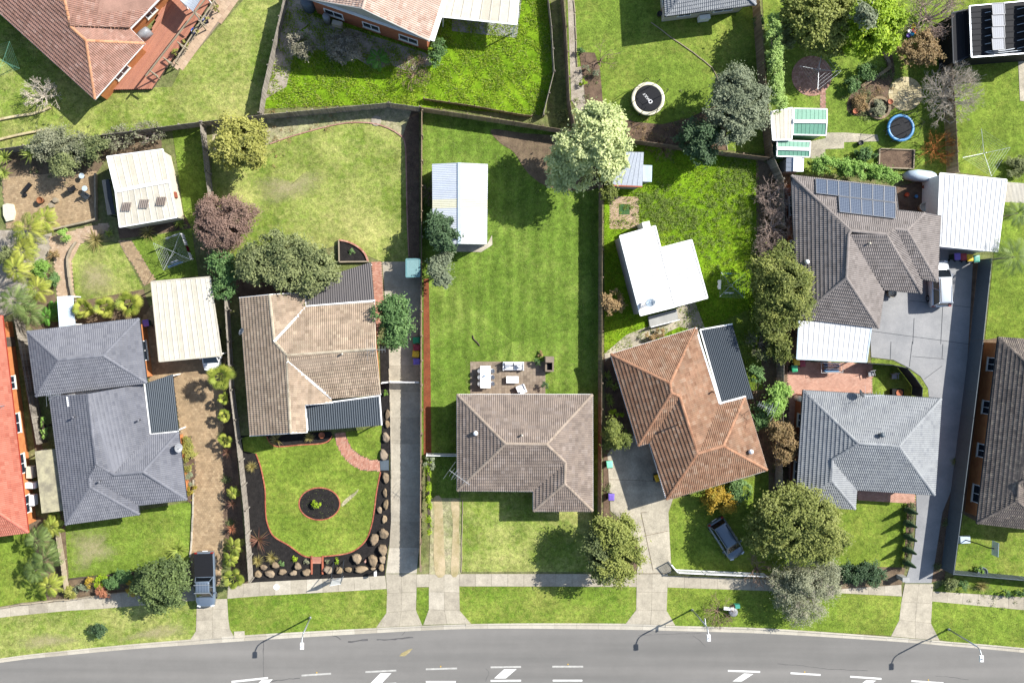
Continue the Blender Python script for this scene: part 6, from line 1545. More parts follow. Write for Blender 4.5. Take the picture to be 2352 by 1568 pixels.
m = MB(); c = P(550,1456); m.box((c.x, c.y, .03), 1.0, .62, .06, .05); single('pit_lid', m, M_conc, 'rectangular concrete pit lid on the verge by the left crossing', 'pit lid')
m = MB(); c = P(864,278); m.lathe((c.x,c.y,0), [(.5,0),(.5,.06),(.45,.08),(.01,.085)], 20); single('manhole_cover', m, M_conc, 'round concrete cover by the rear edging', 'manhole cover')
m = MB(); c = P(635,1347); m.lathe((c.x,c.y,.035), [(.28,0),(.28,.006),(.01,.007)], 16); single('white_disc', m, M_white, 'white round disc lying on the footpath', 'disc')
m = MB(); m.prism([P(x,y).to_2d() for x, y in ((1422,469),(1446,469),(1446,493),(1421,493))], .02, .06); single('turf_mat', m, plain('turf_mat_green','35562b',.95), 'dark green square mat on the brick patch', 'mat')
m = MB(); c = P(840,1284); m.tube([(c.x,c.y,0),(c.x+.02,c.y,.7)], .05, 6); m.lathe((c.x,c.y,.6), [(.03,0),(.12,.1),(.1,.25),(.02,.3)], 8); single('garden_ornament', m, M_brickpink, 'small stake ornament between the boulders', 'ornament')
# toys
for (x, y, col_, lb) in ((2083,84,'5a3f9c','purple toy bucket, lowest in toy pile'),(2092,80,'2aa3cf','light blue toy bucket in the toy pile'),(2095,73,'c23028','red toy bucket in the toy pile'),(2086,74,'e8e4dc','white toy bucket in the toy pile'),(2099,75,'d96a1e','orange toy bucket right of the red one'),(2095,62,'d8c22a','yellow toy bucket at the top of toy pile')):
    pot(x, y, .19, .26, plain('toy_'+col_, col_, .4), lb, 'toy_bucket', 'bucket')
# things dumped on the verge
m = MB(); c = P(1681,1402); m.lathe((c.x,c.y,0), [(.38,0),(.42,.3),(.42,.42),(.36,.46),(.01,.47)], 18); single('round_drum', m, M_grey, 'grey round drum dumped on the verge', 'drum', smooth=True)
m = MB(); c = P(1674,1397,.5); m.box(c, .95, .3, .06, -.1); single('shelf_board', m, M_white, 'white board resting on the dumped drum', 'board')
m = MB(); c = P(1691,1389); m.box((c.x,c.y,.2), .5, .4, .4, .1, .9); single('crate', m, LIDS['teal'], 'green crate beside the dumped drum', 'crate')
# boat-shaped grey cover behind the hedge
m = MB(); loft(m, [[P(x, y0, 0)+Vector((0,0,.1)), P(x, y1, 0)+Vector((0,0,.1)), P(x, y1, 0)+Vector((0,0,h)), P(x, (y0+y1)/2, 0)+Vector((0,0,h+.2)), P(x, y0, 0)+Vector((0,0,h))] for x, y0, y1, h in ((2070,402,410,.5),(2076,396,414,.9),(2095,394,418,1.0),(2125,398,420,1.0),(2138,402,417,.8))]); single('covered_trailer', m, M_bluegrey, 'pale grey covered trailer behind the white garage', 'trailer', smooth=True)
m = MB(); a, b = P(1086,770), P(1102,794); m.tube(catmull([a+Vector((0,0,.05)), P(1088,778)+Vector((0,0,.07)), P(1096,786)+Vector((0,0,.06)), b+Vector((0,0,.05))], 4), [.06]*13, 6); single('fallen_branch', m, M_timberdark, 'short dead branch lying on the striped lawn', 'branch')
for k, (y0, y1) in enumerate(((566,590),(592,640),(642,685))):
    pass
m = MB(); m.prism([P(x,y).to_2d() for x, y in ((1137,600),(1139,600),(1138,640),(1137,684),(1135,684),(1136,640))], 0, .012); o = m.build('edging_strip', M_soil); o['kind'] = 'structure'
# ------------------------------------------------------------------ plants
M_twigred = surf('bare_twig_mauve', 'b3a094', 'a08c7e', 3, 20, 0.3, 0.9, bump=0)
LM = dict(
 olive=leaf_mat('leaf_olive', ['525f34','68743f','7f8852','4a5630']),
 mid=leaf_mat('leaf_mid_green', ['436034','587644','6f8c55','4d6b3a']),
 bright=leaf_mat('leaf_bright_green', ['5c7e34','739644','8cab58','658838']),
 dark=leaf_mat('leaf_dark_green', ['324530','3f5538','4c6244','374c33']),
 sage=leaf_mat('leaf_sage', ['6b7666','7d8776','8d9685','737d6c']),
 pale=leaf_mat('leaf_pale_variegated', ['7f8d62','9fa97c','b7be93','8b986c']),
 yellow=leaf_mat('leaf_yellow_olive', ['6e6a2a','87803a','a0944a','605f30']),
 lime=leaf_mat('leaf_lime', ['7f9a1e','98b02a','aec03a','6d8a20']),
 conif=leaf_mat('leaf_conifer', ['56622e','6f7a3e','878e4f','4c582c']),
 brown=leaf_mat('leaf_purple_brown', ['6f5a50','806a5e','93796b','5f5a3e']),
 russet=leaf_mat('leaf_russet', ['7d6a48','94805a','a08a62','6a5f3c']),
 flower=leaf_mat('leaf_grey_flower', ['837d6d','a09a8b','6b6a52','b5ae97']),
 grey=leaf_mat('leaf_grey_green', ['70735a','84866c','97987f','61674c']),
 round=leaf_mat('leaf_round_tree', ['4c5632','656c42','7b7f54','586040']),
 hedge=leaf_mat('leaf_hedge', ['738a4e','88a05e','9ab06e','7d9456']),
 greyp=leaf_mat('leaf_pale_grey', ['7f8168','94957c','a6a68f','72775c']),
 olivedk=leaf_mat('leaf_deep_olive', ['3c4a2c','4f5f38','627245','455433']),
 gold=leaf_mat('leaf_gold', ['a0852c','b89b3a','8a8434','c4a845']),
 coral=leaf_mat('leaf_coral', ['a3694c','b87f60','8d5f45']),
 flax=leaf_mat('leaf_flax', ['8f8550','a89b63','76703f','b8ab74']),
 flaxred=leaf_mat('leaf_flax_red', ['6e4a40','86604f','7d6b4c']),
 yucca=leaf_mat('leaf_yucca', ['7d8f3a','98a84c','b0ba62','6b7d32']),
 palm=leaf_mat('leaf_palm', ['6d7d2e','88943c','a3a84c','5b6b2a']),
 palmdark=leaf_mat('leaf_palm_dark', ['4f6332','647840','7b8c52']),
 fern=leaf_mat('leaf_fern', ['4b7a2c','5f9238','74a648']),
 weed=leaf_mat('leaf_weed', ['637a35', '778c40', '8a984d']),
 grassl=leaf_mat('blade_lush', ['6b8038', '7f9144', '919c52', '627a34'], .35),
 grassy=leaf_mat('blade_dry', ['7c884c', '8f9858', 'a2a56c', '6f8046'], .35),
 longg=leaf_mat('blade_long', ['6f8c20','88a22c','9fae3a','64801c'], .4),
 straw=leaf_mat('blade_straw', ['a39658','b8ab6e','8f8a4c']),
)
def unit(v): return v/np.maximum(1e-9, np.linalg.norm(v, axis=1, keepdims=True))
def leaf_object(name, C, N, size, tv, mat, parent, ratio=.5, kind=None):
    n = len(C); r = RNG.normal(size=(n, 3)); a = unit(np.cross(N, r)); b = np.cross(N, a)
    s = np.asarray(size).reshape(-1, 1)*np.ones((n, 1))
    V = np.stack([C-a*s, C+b*s*ratio, C+a*s, C-b*s*ratio], 1).reshape(-1, 3)
    off = np.array(OFF[parent.name]) if parent else np.zeros(3)
    me = bpy.data.meshes.new(name); V = V-off
    me.vertices.add(4*n); me.vertices.foreach_set('co', V.astype(np.float32).ravel())
    me.loops.add(4*n); me.loops.foreach_set('vertex_index', np.arange(4*n, dtype=np.int32))
    me.polygons.add(n); me.polygons.foreach_set('loop_start', np.arange(0, 4*n, 4, dtype=np.int32))
    at = me.attributes.new('tv', 'FLOAT', 'FACE'); at.data.foreach_set('value', np.clip(tv, 0, .999).astype(np.float32))
    me.materials.append(mat); me.update(calc_edges=True)
    o = put(name, me, parent)
    if kind: o['kind'] = kind
    return o
def crown_cloud(lobes, leaf=.12, ratio=.5, lai=5.0, clump=.26, inner=.62, lumps=True):
    """leaf positions, normals and shades: lobes broken into lumps, lumps into clumps, clumps into leaves"""
    Cs, Ns, Ts = [], [], []; parts = []
    for (x, y, z, rx, ry, rz) in lobes:
        R = min(rx, ry)
        if lumps and R > .55:
            parts.append((x, y, z, rx*.72, ry*.72, rz*.82, .5)); k = int(10+R*7)
            for i in range(k):
                a = RNG.random()*6.283; e = RNG.random()**.8*1.45-.15; f = RNG.uniform(.55, 1.0); s_ = RNG.uniform(.16, .42)
                parts.append((x+rx*f*math.cos(a)*math.cos(e), y+ry*f*math.sin(a)*math.cos(e), z+rz*f*math.sin(e), max(.2, R*s_), max(.2, R*s_), max(.16, min(R, rz*1.2)*s_*.85), RNG.random()))
        else: parts.append((x, y, z, rx, ry, rz, RNG.random()))
    la = 2*leaf*leaf*ratio
    for (x, y, z, rx, ry, rz, tl) in parts:
        area = math.pi*rx*ry; total = lai*area/la; nc = max(8, int(area*11)); k = max(6, int(total/nc))
        d = unit(RNG.normal(size=(nc*3, 3))); d = d[d[:, 2] > -.4][:nc]; nc = len(d)
        rr = inner+(1.10-inner)*RNG.random((nc, 1))**.6
        c = np.array([x, y, z])+d*rr*np.array([rx, ry, rz]); tvc = RNG.random(nc)
        cc = np.repeat(c, k, 0); dd = np.repeat(d, k, 0); cs = min(clump, .45*min(rx, ry))
        sp = cs*(.6+.6*np.repeat(RNG.random((nc, 1)), k, 0))
        p = cc+RNG.normal(size=(nc*k, 3))*sp*np.array([1, 1, .6])
        n = unit(dd*.6+np.array([.25, .12, 1.0])+RNG.normal(size=(nc*k, 3))*.5)
        Cs.append(p); Ns.append(n); Ts.append(.04+tl*.42+np.repeat(tvc, k)*.34+RNG.random(nc*k)*.18)
    C = np.concatenate(Cs); N = np.concatenate(Ns); T = np.concatenate(Ts)
    keep = np.sin(C[:, 0]*2.3+1.7*np.sin(C[:, 1]*1.9))*np.sin(C[:, 1]*2.1+1.3*np.sin(C[:, 2]*2.7)) > -.72+.25*RNG.random(len(C))
    C, N, T = C[keep], N[keep], T[keep]
    C[:, 2] = np.maximum(C[:, 2], .06)
    return C, N, T
def plant(name, label, lobes, h, key, leaf=.13, cl=9, per=26, clump=.26, cat='tree', trunk=M_timberdark, group=None, inner=.62, ratio=.5, flat=.8, lai=4.2):
    """lobes: (x, y, rx, ry[, height of lobe top]) in photo units"""
    L = []
    for lb in lobes:
        x, y, rx, ry = lb[:4]; top = lb[4] if len(lb) > 4 else h
        rz = max(.18, min(flat*min(rx, ry)/PXM, top*.47)); z = top-rz
        k = 1-z/ALT; p = P(x, y, z); L.append((p.x, p.y, z, rx/PXM*k, ry/PXM*k, rz))
    bx = sum(l[0] for l in L)/len(L); by = sum(l[1] for l in L)/len(L)
    t = thing(name, label, cat, (bx, by, 0), group)
    m = MB(); r = .03+.022*h; zc = min(l[2] for l in L)
    m.tube([(bx, by, 0), (bx+.05, by, zc*.5), (bx, by+.03, zc)], [r*1.3, r, r*.8], 7)
    for l in L:
        for k in range(3):
            a = random.uniform(0, 6.28); e = Vector((l[0]+l[3]*.6*math.cos(a), l[1]+l[4]*.6*math.sin(a), l[2]+l[5]*.4))
            m.tube([(bx, by, zc*.7), Vector((bx, by, zc)).lerp(e, .5)+Vector((0,0,.1)), e], [r*.6, r*.4, r*.15], 5)
    m.build('trunk' if cat == 'tree' else 'stem', trunk, t, True)
    leaf_object('crown' if cat == 'tree' else 'foliage', *(lambda c: (c[0], c[1]))(cc := crown_cloud(L, leaf, ratio, lai, clump, inner)), leaf*(.7+.6*RNG.random(len(cc[0]))), cc[2], LM[key], t, ratio)
    return t
def segs_object(name, segs, mat, parent):
    vs_ = []; fs = []
    for a, b, r0, r1 in segs:
        d = (b-a); L = d.length
        if L < 1e-5: continue
        d /= L; u = d.orthogonal().normalized(); v = d.cross(u); i = len(vs_)
        for p, r in ((a, r0), (b, r1)):
            for k in range(3): vs_.append(p+(u*math.cos(k*2.0944)+v*math.sin(k*2.0944))*r)
        fs += [(i, i+1, i+4, i+3), (i+1, i+2, i+5, i+4), (i+2, i, i+3, i+5)]
    m = MB(); m.add(vs_, fs); return m.build(name, mat, parent)
def bare(name, label, x, y, R, h, mat, n0=7, depth=4, cat='tree', thick=1.0, up=.55, leaf=None, leafn=0, group=None, ry=None):
    """leafless branching plant; R crown radius in photo units"""
    zc = h*.6; c = P(x, y, zc); g = Vector((c.x, c.y, 0)); t = thing(name, label, cat, g, group); Rm = R/PXM*(1-zc/ALT)
    ky = (ry/R) if ry else 1.0
    segs = []; tips = []
    def grow(p, d, L, r, lev):
        q = p; k = 3
        for i in range(k):
            d = (d+Vector((random.gauss(0, .16), random.gauss(0, .16), random.gauss(0, .10)+.03))).normalized(); e = q+Vector((d.x, d.y*ky, d.z))*(L/k)
            if e.z > h: e.z = h-random.random()*.15
            if e.z < .05: e.z = .05
            segs.append((q, e, r*(1-i/k*.45), r*(1-(i+1)/k*.45))); q = e
        tips.append(q)
        if lev > 0:
            for j in range(random.choice((2, 3, 3, 4))):
                nd = (d+Vector((random.gauss(0, .55), random.gauss(0, .55), random.gauss(.08, .35)))).normalized(); grow(q, nd, L*random.uniform(.5, .8), max(.009, r*.6), lev-1)
    st = h*.18
    segs.append((g, g+Vector((0, 0, st)), .05*thick*h**.5, .045*thick*h**.5))
    n0 = int(n0*1.6)
    for i in range(n0):
        a = math.tau*(i+random.random()*.7)/n0; el = random.uniform(up*.5, up*1.7)
        grow(g+Vector((0, 0, st*random.uniform(.6, 1))), Vector((math.cos(a), math.sin(a), el)).normalized(), Rm*.46, .030*thick*h**.5, depth-1)
    segs_object('branches', segs, mat, t)
    if leaf:
        idx = RNG.integers(0, len(tips), leafn); C = np.array([tips[i] for i in idx])+RNG.normal(size=(leafn, 3))*.12; C[:, 2] = np.maximum(C[:, 2], .05)
        leaf_object('leaves', C, unit(RNG.normal(size=(leafn, 3))+np.array([0, 0, .8])), .07+.05*RNG.random(leafn), RNG.random(leafn), LM[leaf], t)
    return t
def blades(mb, g, n, L, w, el0, el1, droop=.6, tip=True, segs=4):
    """strap leaves radiating from g"""
    for i in range(n):
        a = math.tau*i/n*2.399+random.random()*.5; a = random.uniform(0, math.tau) if n > 30 else a; el = random.uniform(el0, el1); l = L*random.uniform(.75, 1.1); mb.tv = random.random()*.999
        d = Vector((math.cos(a), math.sin(a), 0)); s = Vector((-d.y, d.x, 0)); pts = []
        for k in range(segs+1):
            f = k/segs; r = l*f*math.cos(el)*(1+.1*f); z = l*f*math.sin(el)-droop*l*f*f*.5; ww = w*(1-f**2.2)*(.5+.5*min(1, f*4)) if k < segs else .002
            c = g+d*r+Vector((0, 0, max(.02-g.z, z))); pts.append((c-s*ww*.65, c+s*ww*.65))
        for k in range(segs): mb.poly([pts[k][0], pts[k][1], pts[k+1][1], pts[k+1][0]])
def rosette(name, label, x, y, R, key, n=40, h0=.15, w=.06, el=(.25, 1.2), droop=.5, cat='plant', group=None, stem=0.0):
    g = P(x, y, stem+.2); t = thing(name, label, cat, (g.x, g.y, 0), group); L = R/PXM*1.08
    m = MB(); m.lathe((g.x, g.y, 0), [(.09, 0), (.07, max(.1, stem)), (.03, max(.14, stem+.05))], 7); m.build('stem', M_timberdark, t)
    m = MB(); blades(m, Vector((g.x, g.y, max(.1, stem))), n, L, w, el[0], el[1], droop); m.build('leaves', LM[key], t); return t
def fan_palm(name, label, x, y, R, key, h, n=18, group=None):
    g = P(x, y, h); t = thing(name, label, 'palm', (g.x, g.y, 0), group); m = MB(); m.tube([(g.x, g.y, 0), (g.x+.02, g.y, h*.5), (g.x, g.y, h)], [.13, .11, .1], 8); m.build('trunk', M_timberdark, t)
    m = MB(); Rm = R/PXM*(1-h/ALT); c = Vector((g.x, g.y, h))
    for i in range(n):
        a = i*2.399+random.random()*.3; el = random.uniform(-.15, 1.1); d = Vector((math.cos(a)*math.cos(el), math.sin(a)*math.cos(el), math.sin(el))); l = Rm*random.uniform(.45, .6); q = c+d*l; m.tv = random.random()*.9
        s = Vector((-math.sin(a), math.cos(a), 0)); upv = s.cross(d) if s.cross(d).z > 0 else d.cross(s)
        m.tv = random.random()*.9; m.poly([c-s*.015, c+s*.015, q+s*.01, q-s*.01])
        fl = Rm*random.uniform(.42, .55)
        for k in range(15):
            b = (k-7)/7*1.9; e = (d*math.cos(b)+s*math.sin(b)); e = (e-Vector((0, 0, .25+.15*abs(b)))).normalized(); w = .05; pe = upv.cross(e).normalized(); ll = fl*(1-.18*abs(k-7)/7); m.tv = min(.999, max(0, m.tv+random.uniform(-.08, .08)))
            m.poly([q, q+e*ll*.5+pe*w, q+e*ll, q+e*ll*.5-pe*w])
    m.build('fronds', LM[key], t); return t
def feather_palm(name, label, x, y, R, key, h, n=13, group=None, droop=.9):
    g = P(x, y, h); t = thing(name, label, 'palm', (g.x, g.y, 0), group); m = MB(); m.tube([(g.x, g.y, 0), (g.x+.05, g.y, h*.6), (g.x, g.y, h)], [.11, .09, .07], 8); m.build('trunk', M_sleeper, t)
    Rm = R/PXM*(1-h/ALT); c = Vector((g.x, g.y, h)); m = MB()
    for i in range(n):
        a = i*2.399+random.random()*.4; el = random.uniform(.25, 1.0); L = Rm*random.uniform(.9, 1.15); d = Vector((math.cos(a), math.sin(a), 0)); s = Vector((-d.y, d.x, 0)); prev = c; K = 16; tvb = random.random()*.8
        for k in range(1, K+1):
            f = k/K; p = c+d*(L*f*(.75+.25*math.cos(el)))+Vector((0, 0, L*(f*math.sin(el)-droop*f*f))); p.z = max(.1, p.z); m.tv = tvb
            m.poly([prev-s*.012, prev+s*.012, p+s*.010, p-s*.010]); dd = (p-prev).normalized(); prev = p
            if k > 2:
                ll = L*.32*math.sin(math.pi*min(1, f*.95+.05))**.7+.05
                for sg in (-1, 1):
                    e = (s*sg*.85+dd*.55-Vector((0, 0, .25+.2*random.random()))).normalized(); m.tv = min(.999, tvb+random.random()*.18); m.poly([p-dd*.02, p+e*ll*.5+dd*.045, p+e*ll, p+e*ll*.5-dd*.045])
    m.build('fronds', LM[key], t); return t

# ---- trees and shrubs: upper left
bare('bare_tree', 'bare white-barked tree left of the upper brick edging', 85, 212, 42, 3.2, M_twigpale, 9, 5, thick=1.1)
for (x, y, r, k, lb) in ((112,330,40,'grey','feathery grey-green shrub at the left of the rear fence'),(165,338,46,'grey','large feathery grey-green shrub against the rear fence'),(218,340,34,'olive','olive shrub beside the cream gabled shed'),(150,375,36,'olive','darker olive shrub overhanging the brick terrace')):
    plant('shrub', lb, [(x,y,r,r*.85),(x+12,y-8,r*.6,r*.5)], 2.6, k, .09, 8, 20, .26, 'shrub', lai=2.6)
bare('bare_shrub', 'twiggy grey bare shrub left of the rear fence corner', 270, 318, 34, 2.2, M_twig, 9, 4, 'shrub', leaf='grey', leafn=900)
bare('bare_shrub', 'wide twiggy bare shrub in front of the rear fence', 335, 302, 42, 2.2, M_twig, 10, 4, 'shrub', leaf='grey', leafn=500, ry=26)
rosette('yucca', 'spiky yucca at the left edge below the rear fence', 10, 362, 24, 'yucca', 60, w=.07, stem=1.2)
rosette('yucca', 'spiky yucca left of the olive shrub', 70, 352, 26, 'yucca', 60, w=.07, stem=1.4)
rosette('yucca', 'yucca rosette at the far left above the terrace', 6, 396, 20, 'yucca', 50, w=.07, stem=.9)
plant('tree', 'golden olive acacia in the corner of left back lawn', [(553,335,60,55),(575,310,38,34),(525,345,36,36),(585,355,34,30)], 4.6, 'yellow', .13, 10, 26, .28)
plant('tree', 'purple-brown twiggy tree beside the pale paling fence', [(520,512,62,64),(500,535,40,40),(545,495,36,36)], 4.2, 'brown', .085, 10, 24, .24)
plant('tree', 'dark green bushy tree at the corner of cream carport', [(512,620,30,36),(520,655,28,30),(505,590,24,22)], 3.2, 'mid', .12, 10, 24, .24)
plant('tree', 'long spreading olive tree over the bronze patio roof', [(583,610,46,42),(640,598,56,54),(700,605,62,56),(735,625,38,36),(660,640,42,32)], 4.6, 'olive', .12, 9, 26, .27)
bare('bare_shrub', 'pale dead twigs poking out of the long olive tree', 640, 590, 50, 4.9, M_twig, 7, 4, 'shrub', thick=.6)
plant('tree', 'rounded green tree between tan house and left driveway', [(905,730,40,46),(908,765,34,36),(900,700,26,24)], 4.2, 'mid', .12, 10, 28, .25)
plant('shrub', 'flowering grey bush beside the gravel strip', [(693,100,24,24),(700,118,18,18)], 1.9, 'flower', .09, 12, 24, .18, 'shrub')
plant('shrub', 'dusky flowering bush below the brick gable wall', [(790,118,32,28),(775,100,22,20),(805,95,22,20)], 1.9, 'flower', .09, 11, 24, .2, 'shrub')
bare('bare_shrub', 'bare reddish bush at the corner of brick gable house', 950, 160, 40, 2.6, M_twigbr, 9, 5, 'shrub', thick=.8)
plant('shrub', 'rounded green bush by the verandah, upper of two', [(1010,108,17,17)], 1.6, 'mid', .09, 16, 24, .14, 'shrub')
plant('shrub', 'rounded green bush by the verandah, lower of two', [(1000,136,15,20)], 1.4, 'mid', .09, 16, 24, .14, 'shrub')
def fern(name, label, x, y, R, key='fern', n=9, h=.9):
    t = feather_palm(name, label, x, y, R, key, h, n, droop=.75); t['category'] = 'fern'; return t
fern('tree_fern', 'green tree fern on the shaded gravel bed', 868, 135, 27)
# ---- middle
plant('tree', 'huge pale cream-green tree straddling the rear fence corner', [(1370,285,50,46,7.4),(1392,325,46,52,8.0),(1405,375,38,42,6.8),(1345,335,54,46,7.2),(1306,366,44,38,5.4),(1328,404,46,32,4.6),(1290,404,34,32,4.0),(1400,290,36,34,6.8)], 7.4, 'pale', .15, 8, 30, .34, inner=.7)
plant('shrub', 'olive bush under the big pale tree beside the zinc shed', [(1396,395,22,40),(1398,440,18,24)], 2.4, 'conif', .11, 10, 24, .22, 'shrub')
plant('tree', 'dark green tree at the lower left corner of long white shed', [(1013,535,36,38),(1020,555,26,24),(1000,515,24,22)], 3.8, 'dark', .12, 11, 28, .25)
plant('tree', 'grey-green tree just below the dark one by white shed', [(1008,612,30,36),(1014,640,22,20)], 3.2, 'sage', .10, 11, 26, .22)
bare('bare_tree', 'bare brown tree on the left of long white shed', 990, 440, 32, 3.2, M_twigbr, 8, 4)
plant('tree', 'silvery sage olive tree in the trampoline yard', [(1690,215,60,52),(1720,245,48,46),(1660,250,52,46),(1700,285,44,40),(1680,310,30,26)], 4.8, 'sage', .10, 9, 28, .27)
plant('tree', 'round dark citrus tree above the dark rear fence', [(1603,322,44,42),(1612,345,34,32)], 3.6, 'dark', .12, 11, 28, .24)
bare('bare_shrub', 'brown twiggy bush left of the citrus tree', 1530, 338, 34, 1.8, M_twigbr, 9, 4, 'shrub')
bare('bare_tree', 'thin leafless fruit tree on the trampoline lawn', 1386, 128, 46, 3.2, M_twigbr, 4, 4, thick=.8)
for (x, y, r, k, lb) in ((1343,160,9,'sage','small grey shrub in upper gravel bed'),(1339,190,8,'lime','small bright yellow-green shrub in the gravel bed'),(1366,168,7,'sage','tiny shrub beside the bark bed'),(1335,115,8,'mid','tiny weed shrub on the gravel path'),(1743,50,14,'mid','leafy shrub against the brown paling fence')):
    plant('shrub', lb, [(x,y,r,r)], .7, k, .06, 60, 20, .08, 'shrub')
plant('shrub', 'orange-tinged green shrub left of white cottage', [(1408,697,25,26)], 2.2, 'russet', .09, 14, 26, .18, 'shrub')
plant('shrub', 'round olive bush left of the angled orange house', [(1416,1001,32,33),(1408,985,20,20)], 2.6, 'conif', .09, 12, 28, .2, 'shrub')
plant('shrub', 'bright lime shrub above the round olive bush', [(1416,952,14,10)], 1.0, 'lime', .07, 25, 22, .1, 'shrub')
for i, (x, y) in enumerate(((1395,862),(1400,880),(1411,890),(1398,912),(1402,924))):
    rosette('strap_plant', 'spiky yellow-green strap plant, %s from the top beside orange house' % 'first second third fourth fifth'.split()[i], x, y, 13, 'yucca', 26, w=.06)
plant('shrub', 'low flowering shrub along the top of the orange house', [(1515,765,14,9),(1490,776,12,8)], .8, 'russet', .06, 25, 20, .1, 'shrub')
plant('tree', 'leafy tree in the front corner beside the right concrete driveway', [(1412,1235,48,48),(1425,1275,46,44),(1400,1300,42,38),(1390,1215,34,34)], 4.4, 'conif', .11, 10, 28, .25)
plant('tree', 'green tree overhanging the front right corner of dry lawn', [(1375,1255,38,42),(1380,1300,34,30)], 4.2, 'olive', .11, 10, 26, .25)
plant('shrub', 'yellow-pink flowering bush below the orange house', [(1655,1148,30,28),(1640,1132,20,18)], 2.0, 'gold', .09, 12, 24, .18, 'shrub')
plant('shrub', 'dark leafy bush right of the yellow flowering bush', [(1700,1120,22,22),(1690,1138,18,16)], 1.6, 'mid', .09, 13, 24, .18, 'shrub')
plant('tree', 'big round olive-brown tree beside the grey house lawn', [(1822,1195,76,62,5.6),(1862,1205,66,58,5.8),(1780,1205,62,58,5.4),(1835,1235,78,52,5.2),(1890,1235,44,44,4.6),(1760,1235,46,42,4.4),(1830,1160,66,46,5.2)], 5.8, 'round', .12, 9, 30, .3, inner=.72, lai=5.5)
plant('tree', 'hazy grey feathery tree on the verge below the round tree', [(1850,1325,66,46,3.6),(1880,1305,48,40,3.6),(1820,1360,56,46,3.2),(1850,1400,50,34,2.6),(1795,1335,40,34,2.8),(1895,1345,36,34,2.8)], 3.6, 'greyp', .07, clump=.34, inner=.4, lai=1.5)
bare('bare_tree', 'bare brown branches left of the grey feathery tree', 1750, 1315, 42, 2.8, M_twigbr, 7, 4)
bare('bare_shrub', 'pale dead twigs showing through the grey feathery tree', 1848, 1345, 80, 3.8, M_twigpale, 13, 5, 'shrub', thick=.6)
# column of trees between the orange house and the grey houses
plant('tree', 'large yellow-olive tree over the left side of solar-panel house', [(1790,625,58,50,5.2),(1800,680,56,54,5.4),(1775,720,48,44,4.8),(1760,650,44,46,4.6),(1825,650,34,36,4.6)], 5.4, 'conif', .11, 10, 28, .27)
for (x, y, r, h, lb) in ((1785,450,44,3.3,'bare reddish bush highest on the left of solar-panel house'),(1786,520,46,3.3,'bare reddish bush in the middle left of solar-panel house'),(1776,570,40,3.0,'bare reddish bush just above the yellow-olive tree')):
    bare('bare_shrub', lb, x, y, r, h, M_twigred, 13, 5, 'shrub', thick=.9)
bare('bare_shrub', 'pale bare bush below the yellow-olive tree', 1755, 790, 40, 2.4, M_twig, 8, 4, 'shrub', leaf='olive', leafn=900)
plant('shrub', 'yellow-green bush at the corner of white patio roof', [(1790,800,28,30),(1770,760,26,26)], 2.6, 'conif', .1, 10, 24, .22, 'shrub')
plant('shrub', 'bright green leafy bush left of the terracotta courtyard', [(1786,905,24,26),(1775,935,24,24)], 2.6, 'bright', .11, 11, 24, .22, 'shrub')
plant('shrub', 'pinkish grey-green bush left of grey house', [(1792,990,30,28),(1800,1030,28,28)], 2.6, 'russet', .09, 11, 26, .22, 'shrub')
plant('shrub', 'loose green bush right of the smoky awning', [(1738,955,24,30),(1735,860,18,24)], 1.8, 'mid', .1, 10, 22, .2, 'shrub')
# upper right
plant('tree', 'tall olive conifer leaning over the round brick paving', [(1880,30,54,44,5.4),(1862,62,48,44,5.0),(1898,82,46,42,4.6),(1838,18,44,38,4.8),(1912,22,40,36,5.0),(1905,108,28,24,3.6),(1872,100,30,26,3.8)], 5.4, 'conif', .14, 9, 28, .3)
plant('tree', 'brilliant lime conifer with blue-grey heart', [(1990,66,52,46,5.6),(2008,22,50,42,6.0),(1962,92,40,34,4.6),(2022,92,38,34,4.4),(2040,50,34,36,5.0),(1992,112,32,24,3.6)], 6.0, 'lime', .15, 9, 28, .3)
plant('tree', 'blue-grey conifer between lime and olive conifers', [(1985,35,24,28,6.8)], 6.8, 'sage', .13, 10, 26, .25)
plant('tree', 'shadowy dark conifer in the top corner by the hedge', [(1818,45,28,46,3.4),(1825,84,26,32,3.0),(1822,8,26,26,3.6)], 3.4, 'olive', .13, 9, 28, .28)
bare('bare_tree', 'large bare brown tree at the top right', 2160, 25, 66, 4.5, M_twigred, 14, 5)
bare('bare_tree', 'big bare grey-white tree beside the toy garden fence', 2192, 212, 68, 3.6, M_twigpale, 22, 5, up=.55, thick=1.1)
plant('tree', 'russet tree near the coloured toys', [(2110,112,36,32),(2085,125,24,24),(2130,125,24,24)], 2.8, 'russet', .1, 10, 22, .22)
bare('bare_shrub', 'orange-stemmed bare bush above the vegetable bed fence', 2158, 340, 46, 1.8, M_twigor, 13, 4, 'shrub', up=.5, thick=1.2)
plant('shrub', 'mounded dark green plant in the rock garden', [(1990,165,24,20),(1955,195,16,20)], 1.0, 'mid', .08, 16, 22, .14, 'shrub')
plant('shrub', 'loose herb patch inside the stone ring', [(2015,250,18,20)], .6, 'grey', .06, 22, 20, .1, 'shrub')
plant('shrub', 'brown dried plants in the rock garden corner', [(1978,240,20,18)], .5, 'russet', .06, 20, 18, .12, 'shrub')
plant('shrub', 'leafy green bush above the long hedge', [(1985,355,26,14)], 1.0, 'mid', .09, 14, 22, .14, 'shrub')
def hedge(label, pts, w, h, key, leaf=.09, name='hedge', group=None):
    q = resample([Vector((x, y, 0)) for x, y in pts], w*.55); lob = [(p.x+random.uniform(-2, 2), p.y+random.uniform(-2, 2), w*random.uniform(.55,.75), w*random.uniform(.55,.75), h*random.uniform(.92, 1.05)) for p in q]
    return plant(name, label, lob, h, key, leaf, 12, 24, .18, 'hedge', flat=1.1, inner=.6)
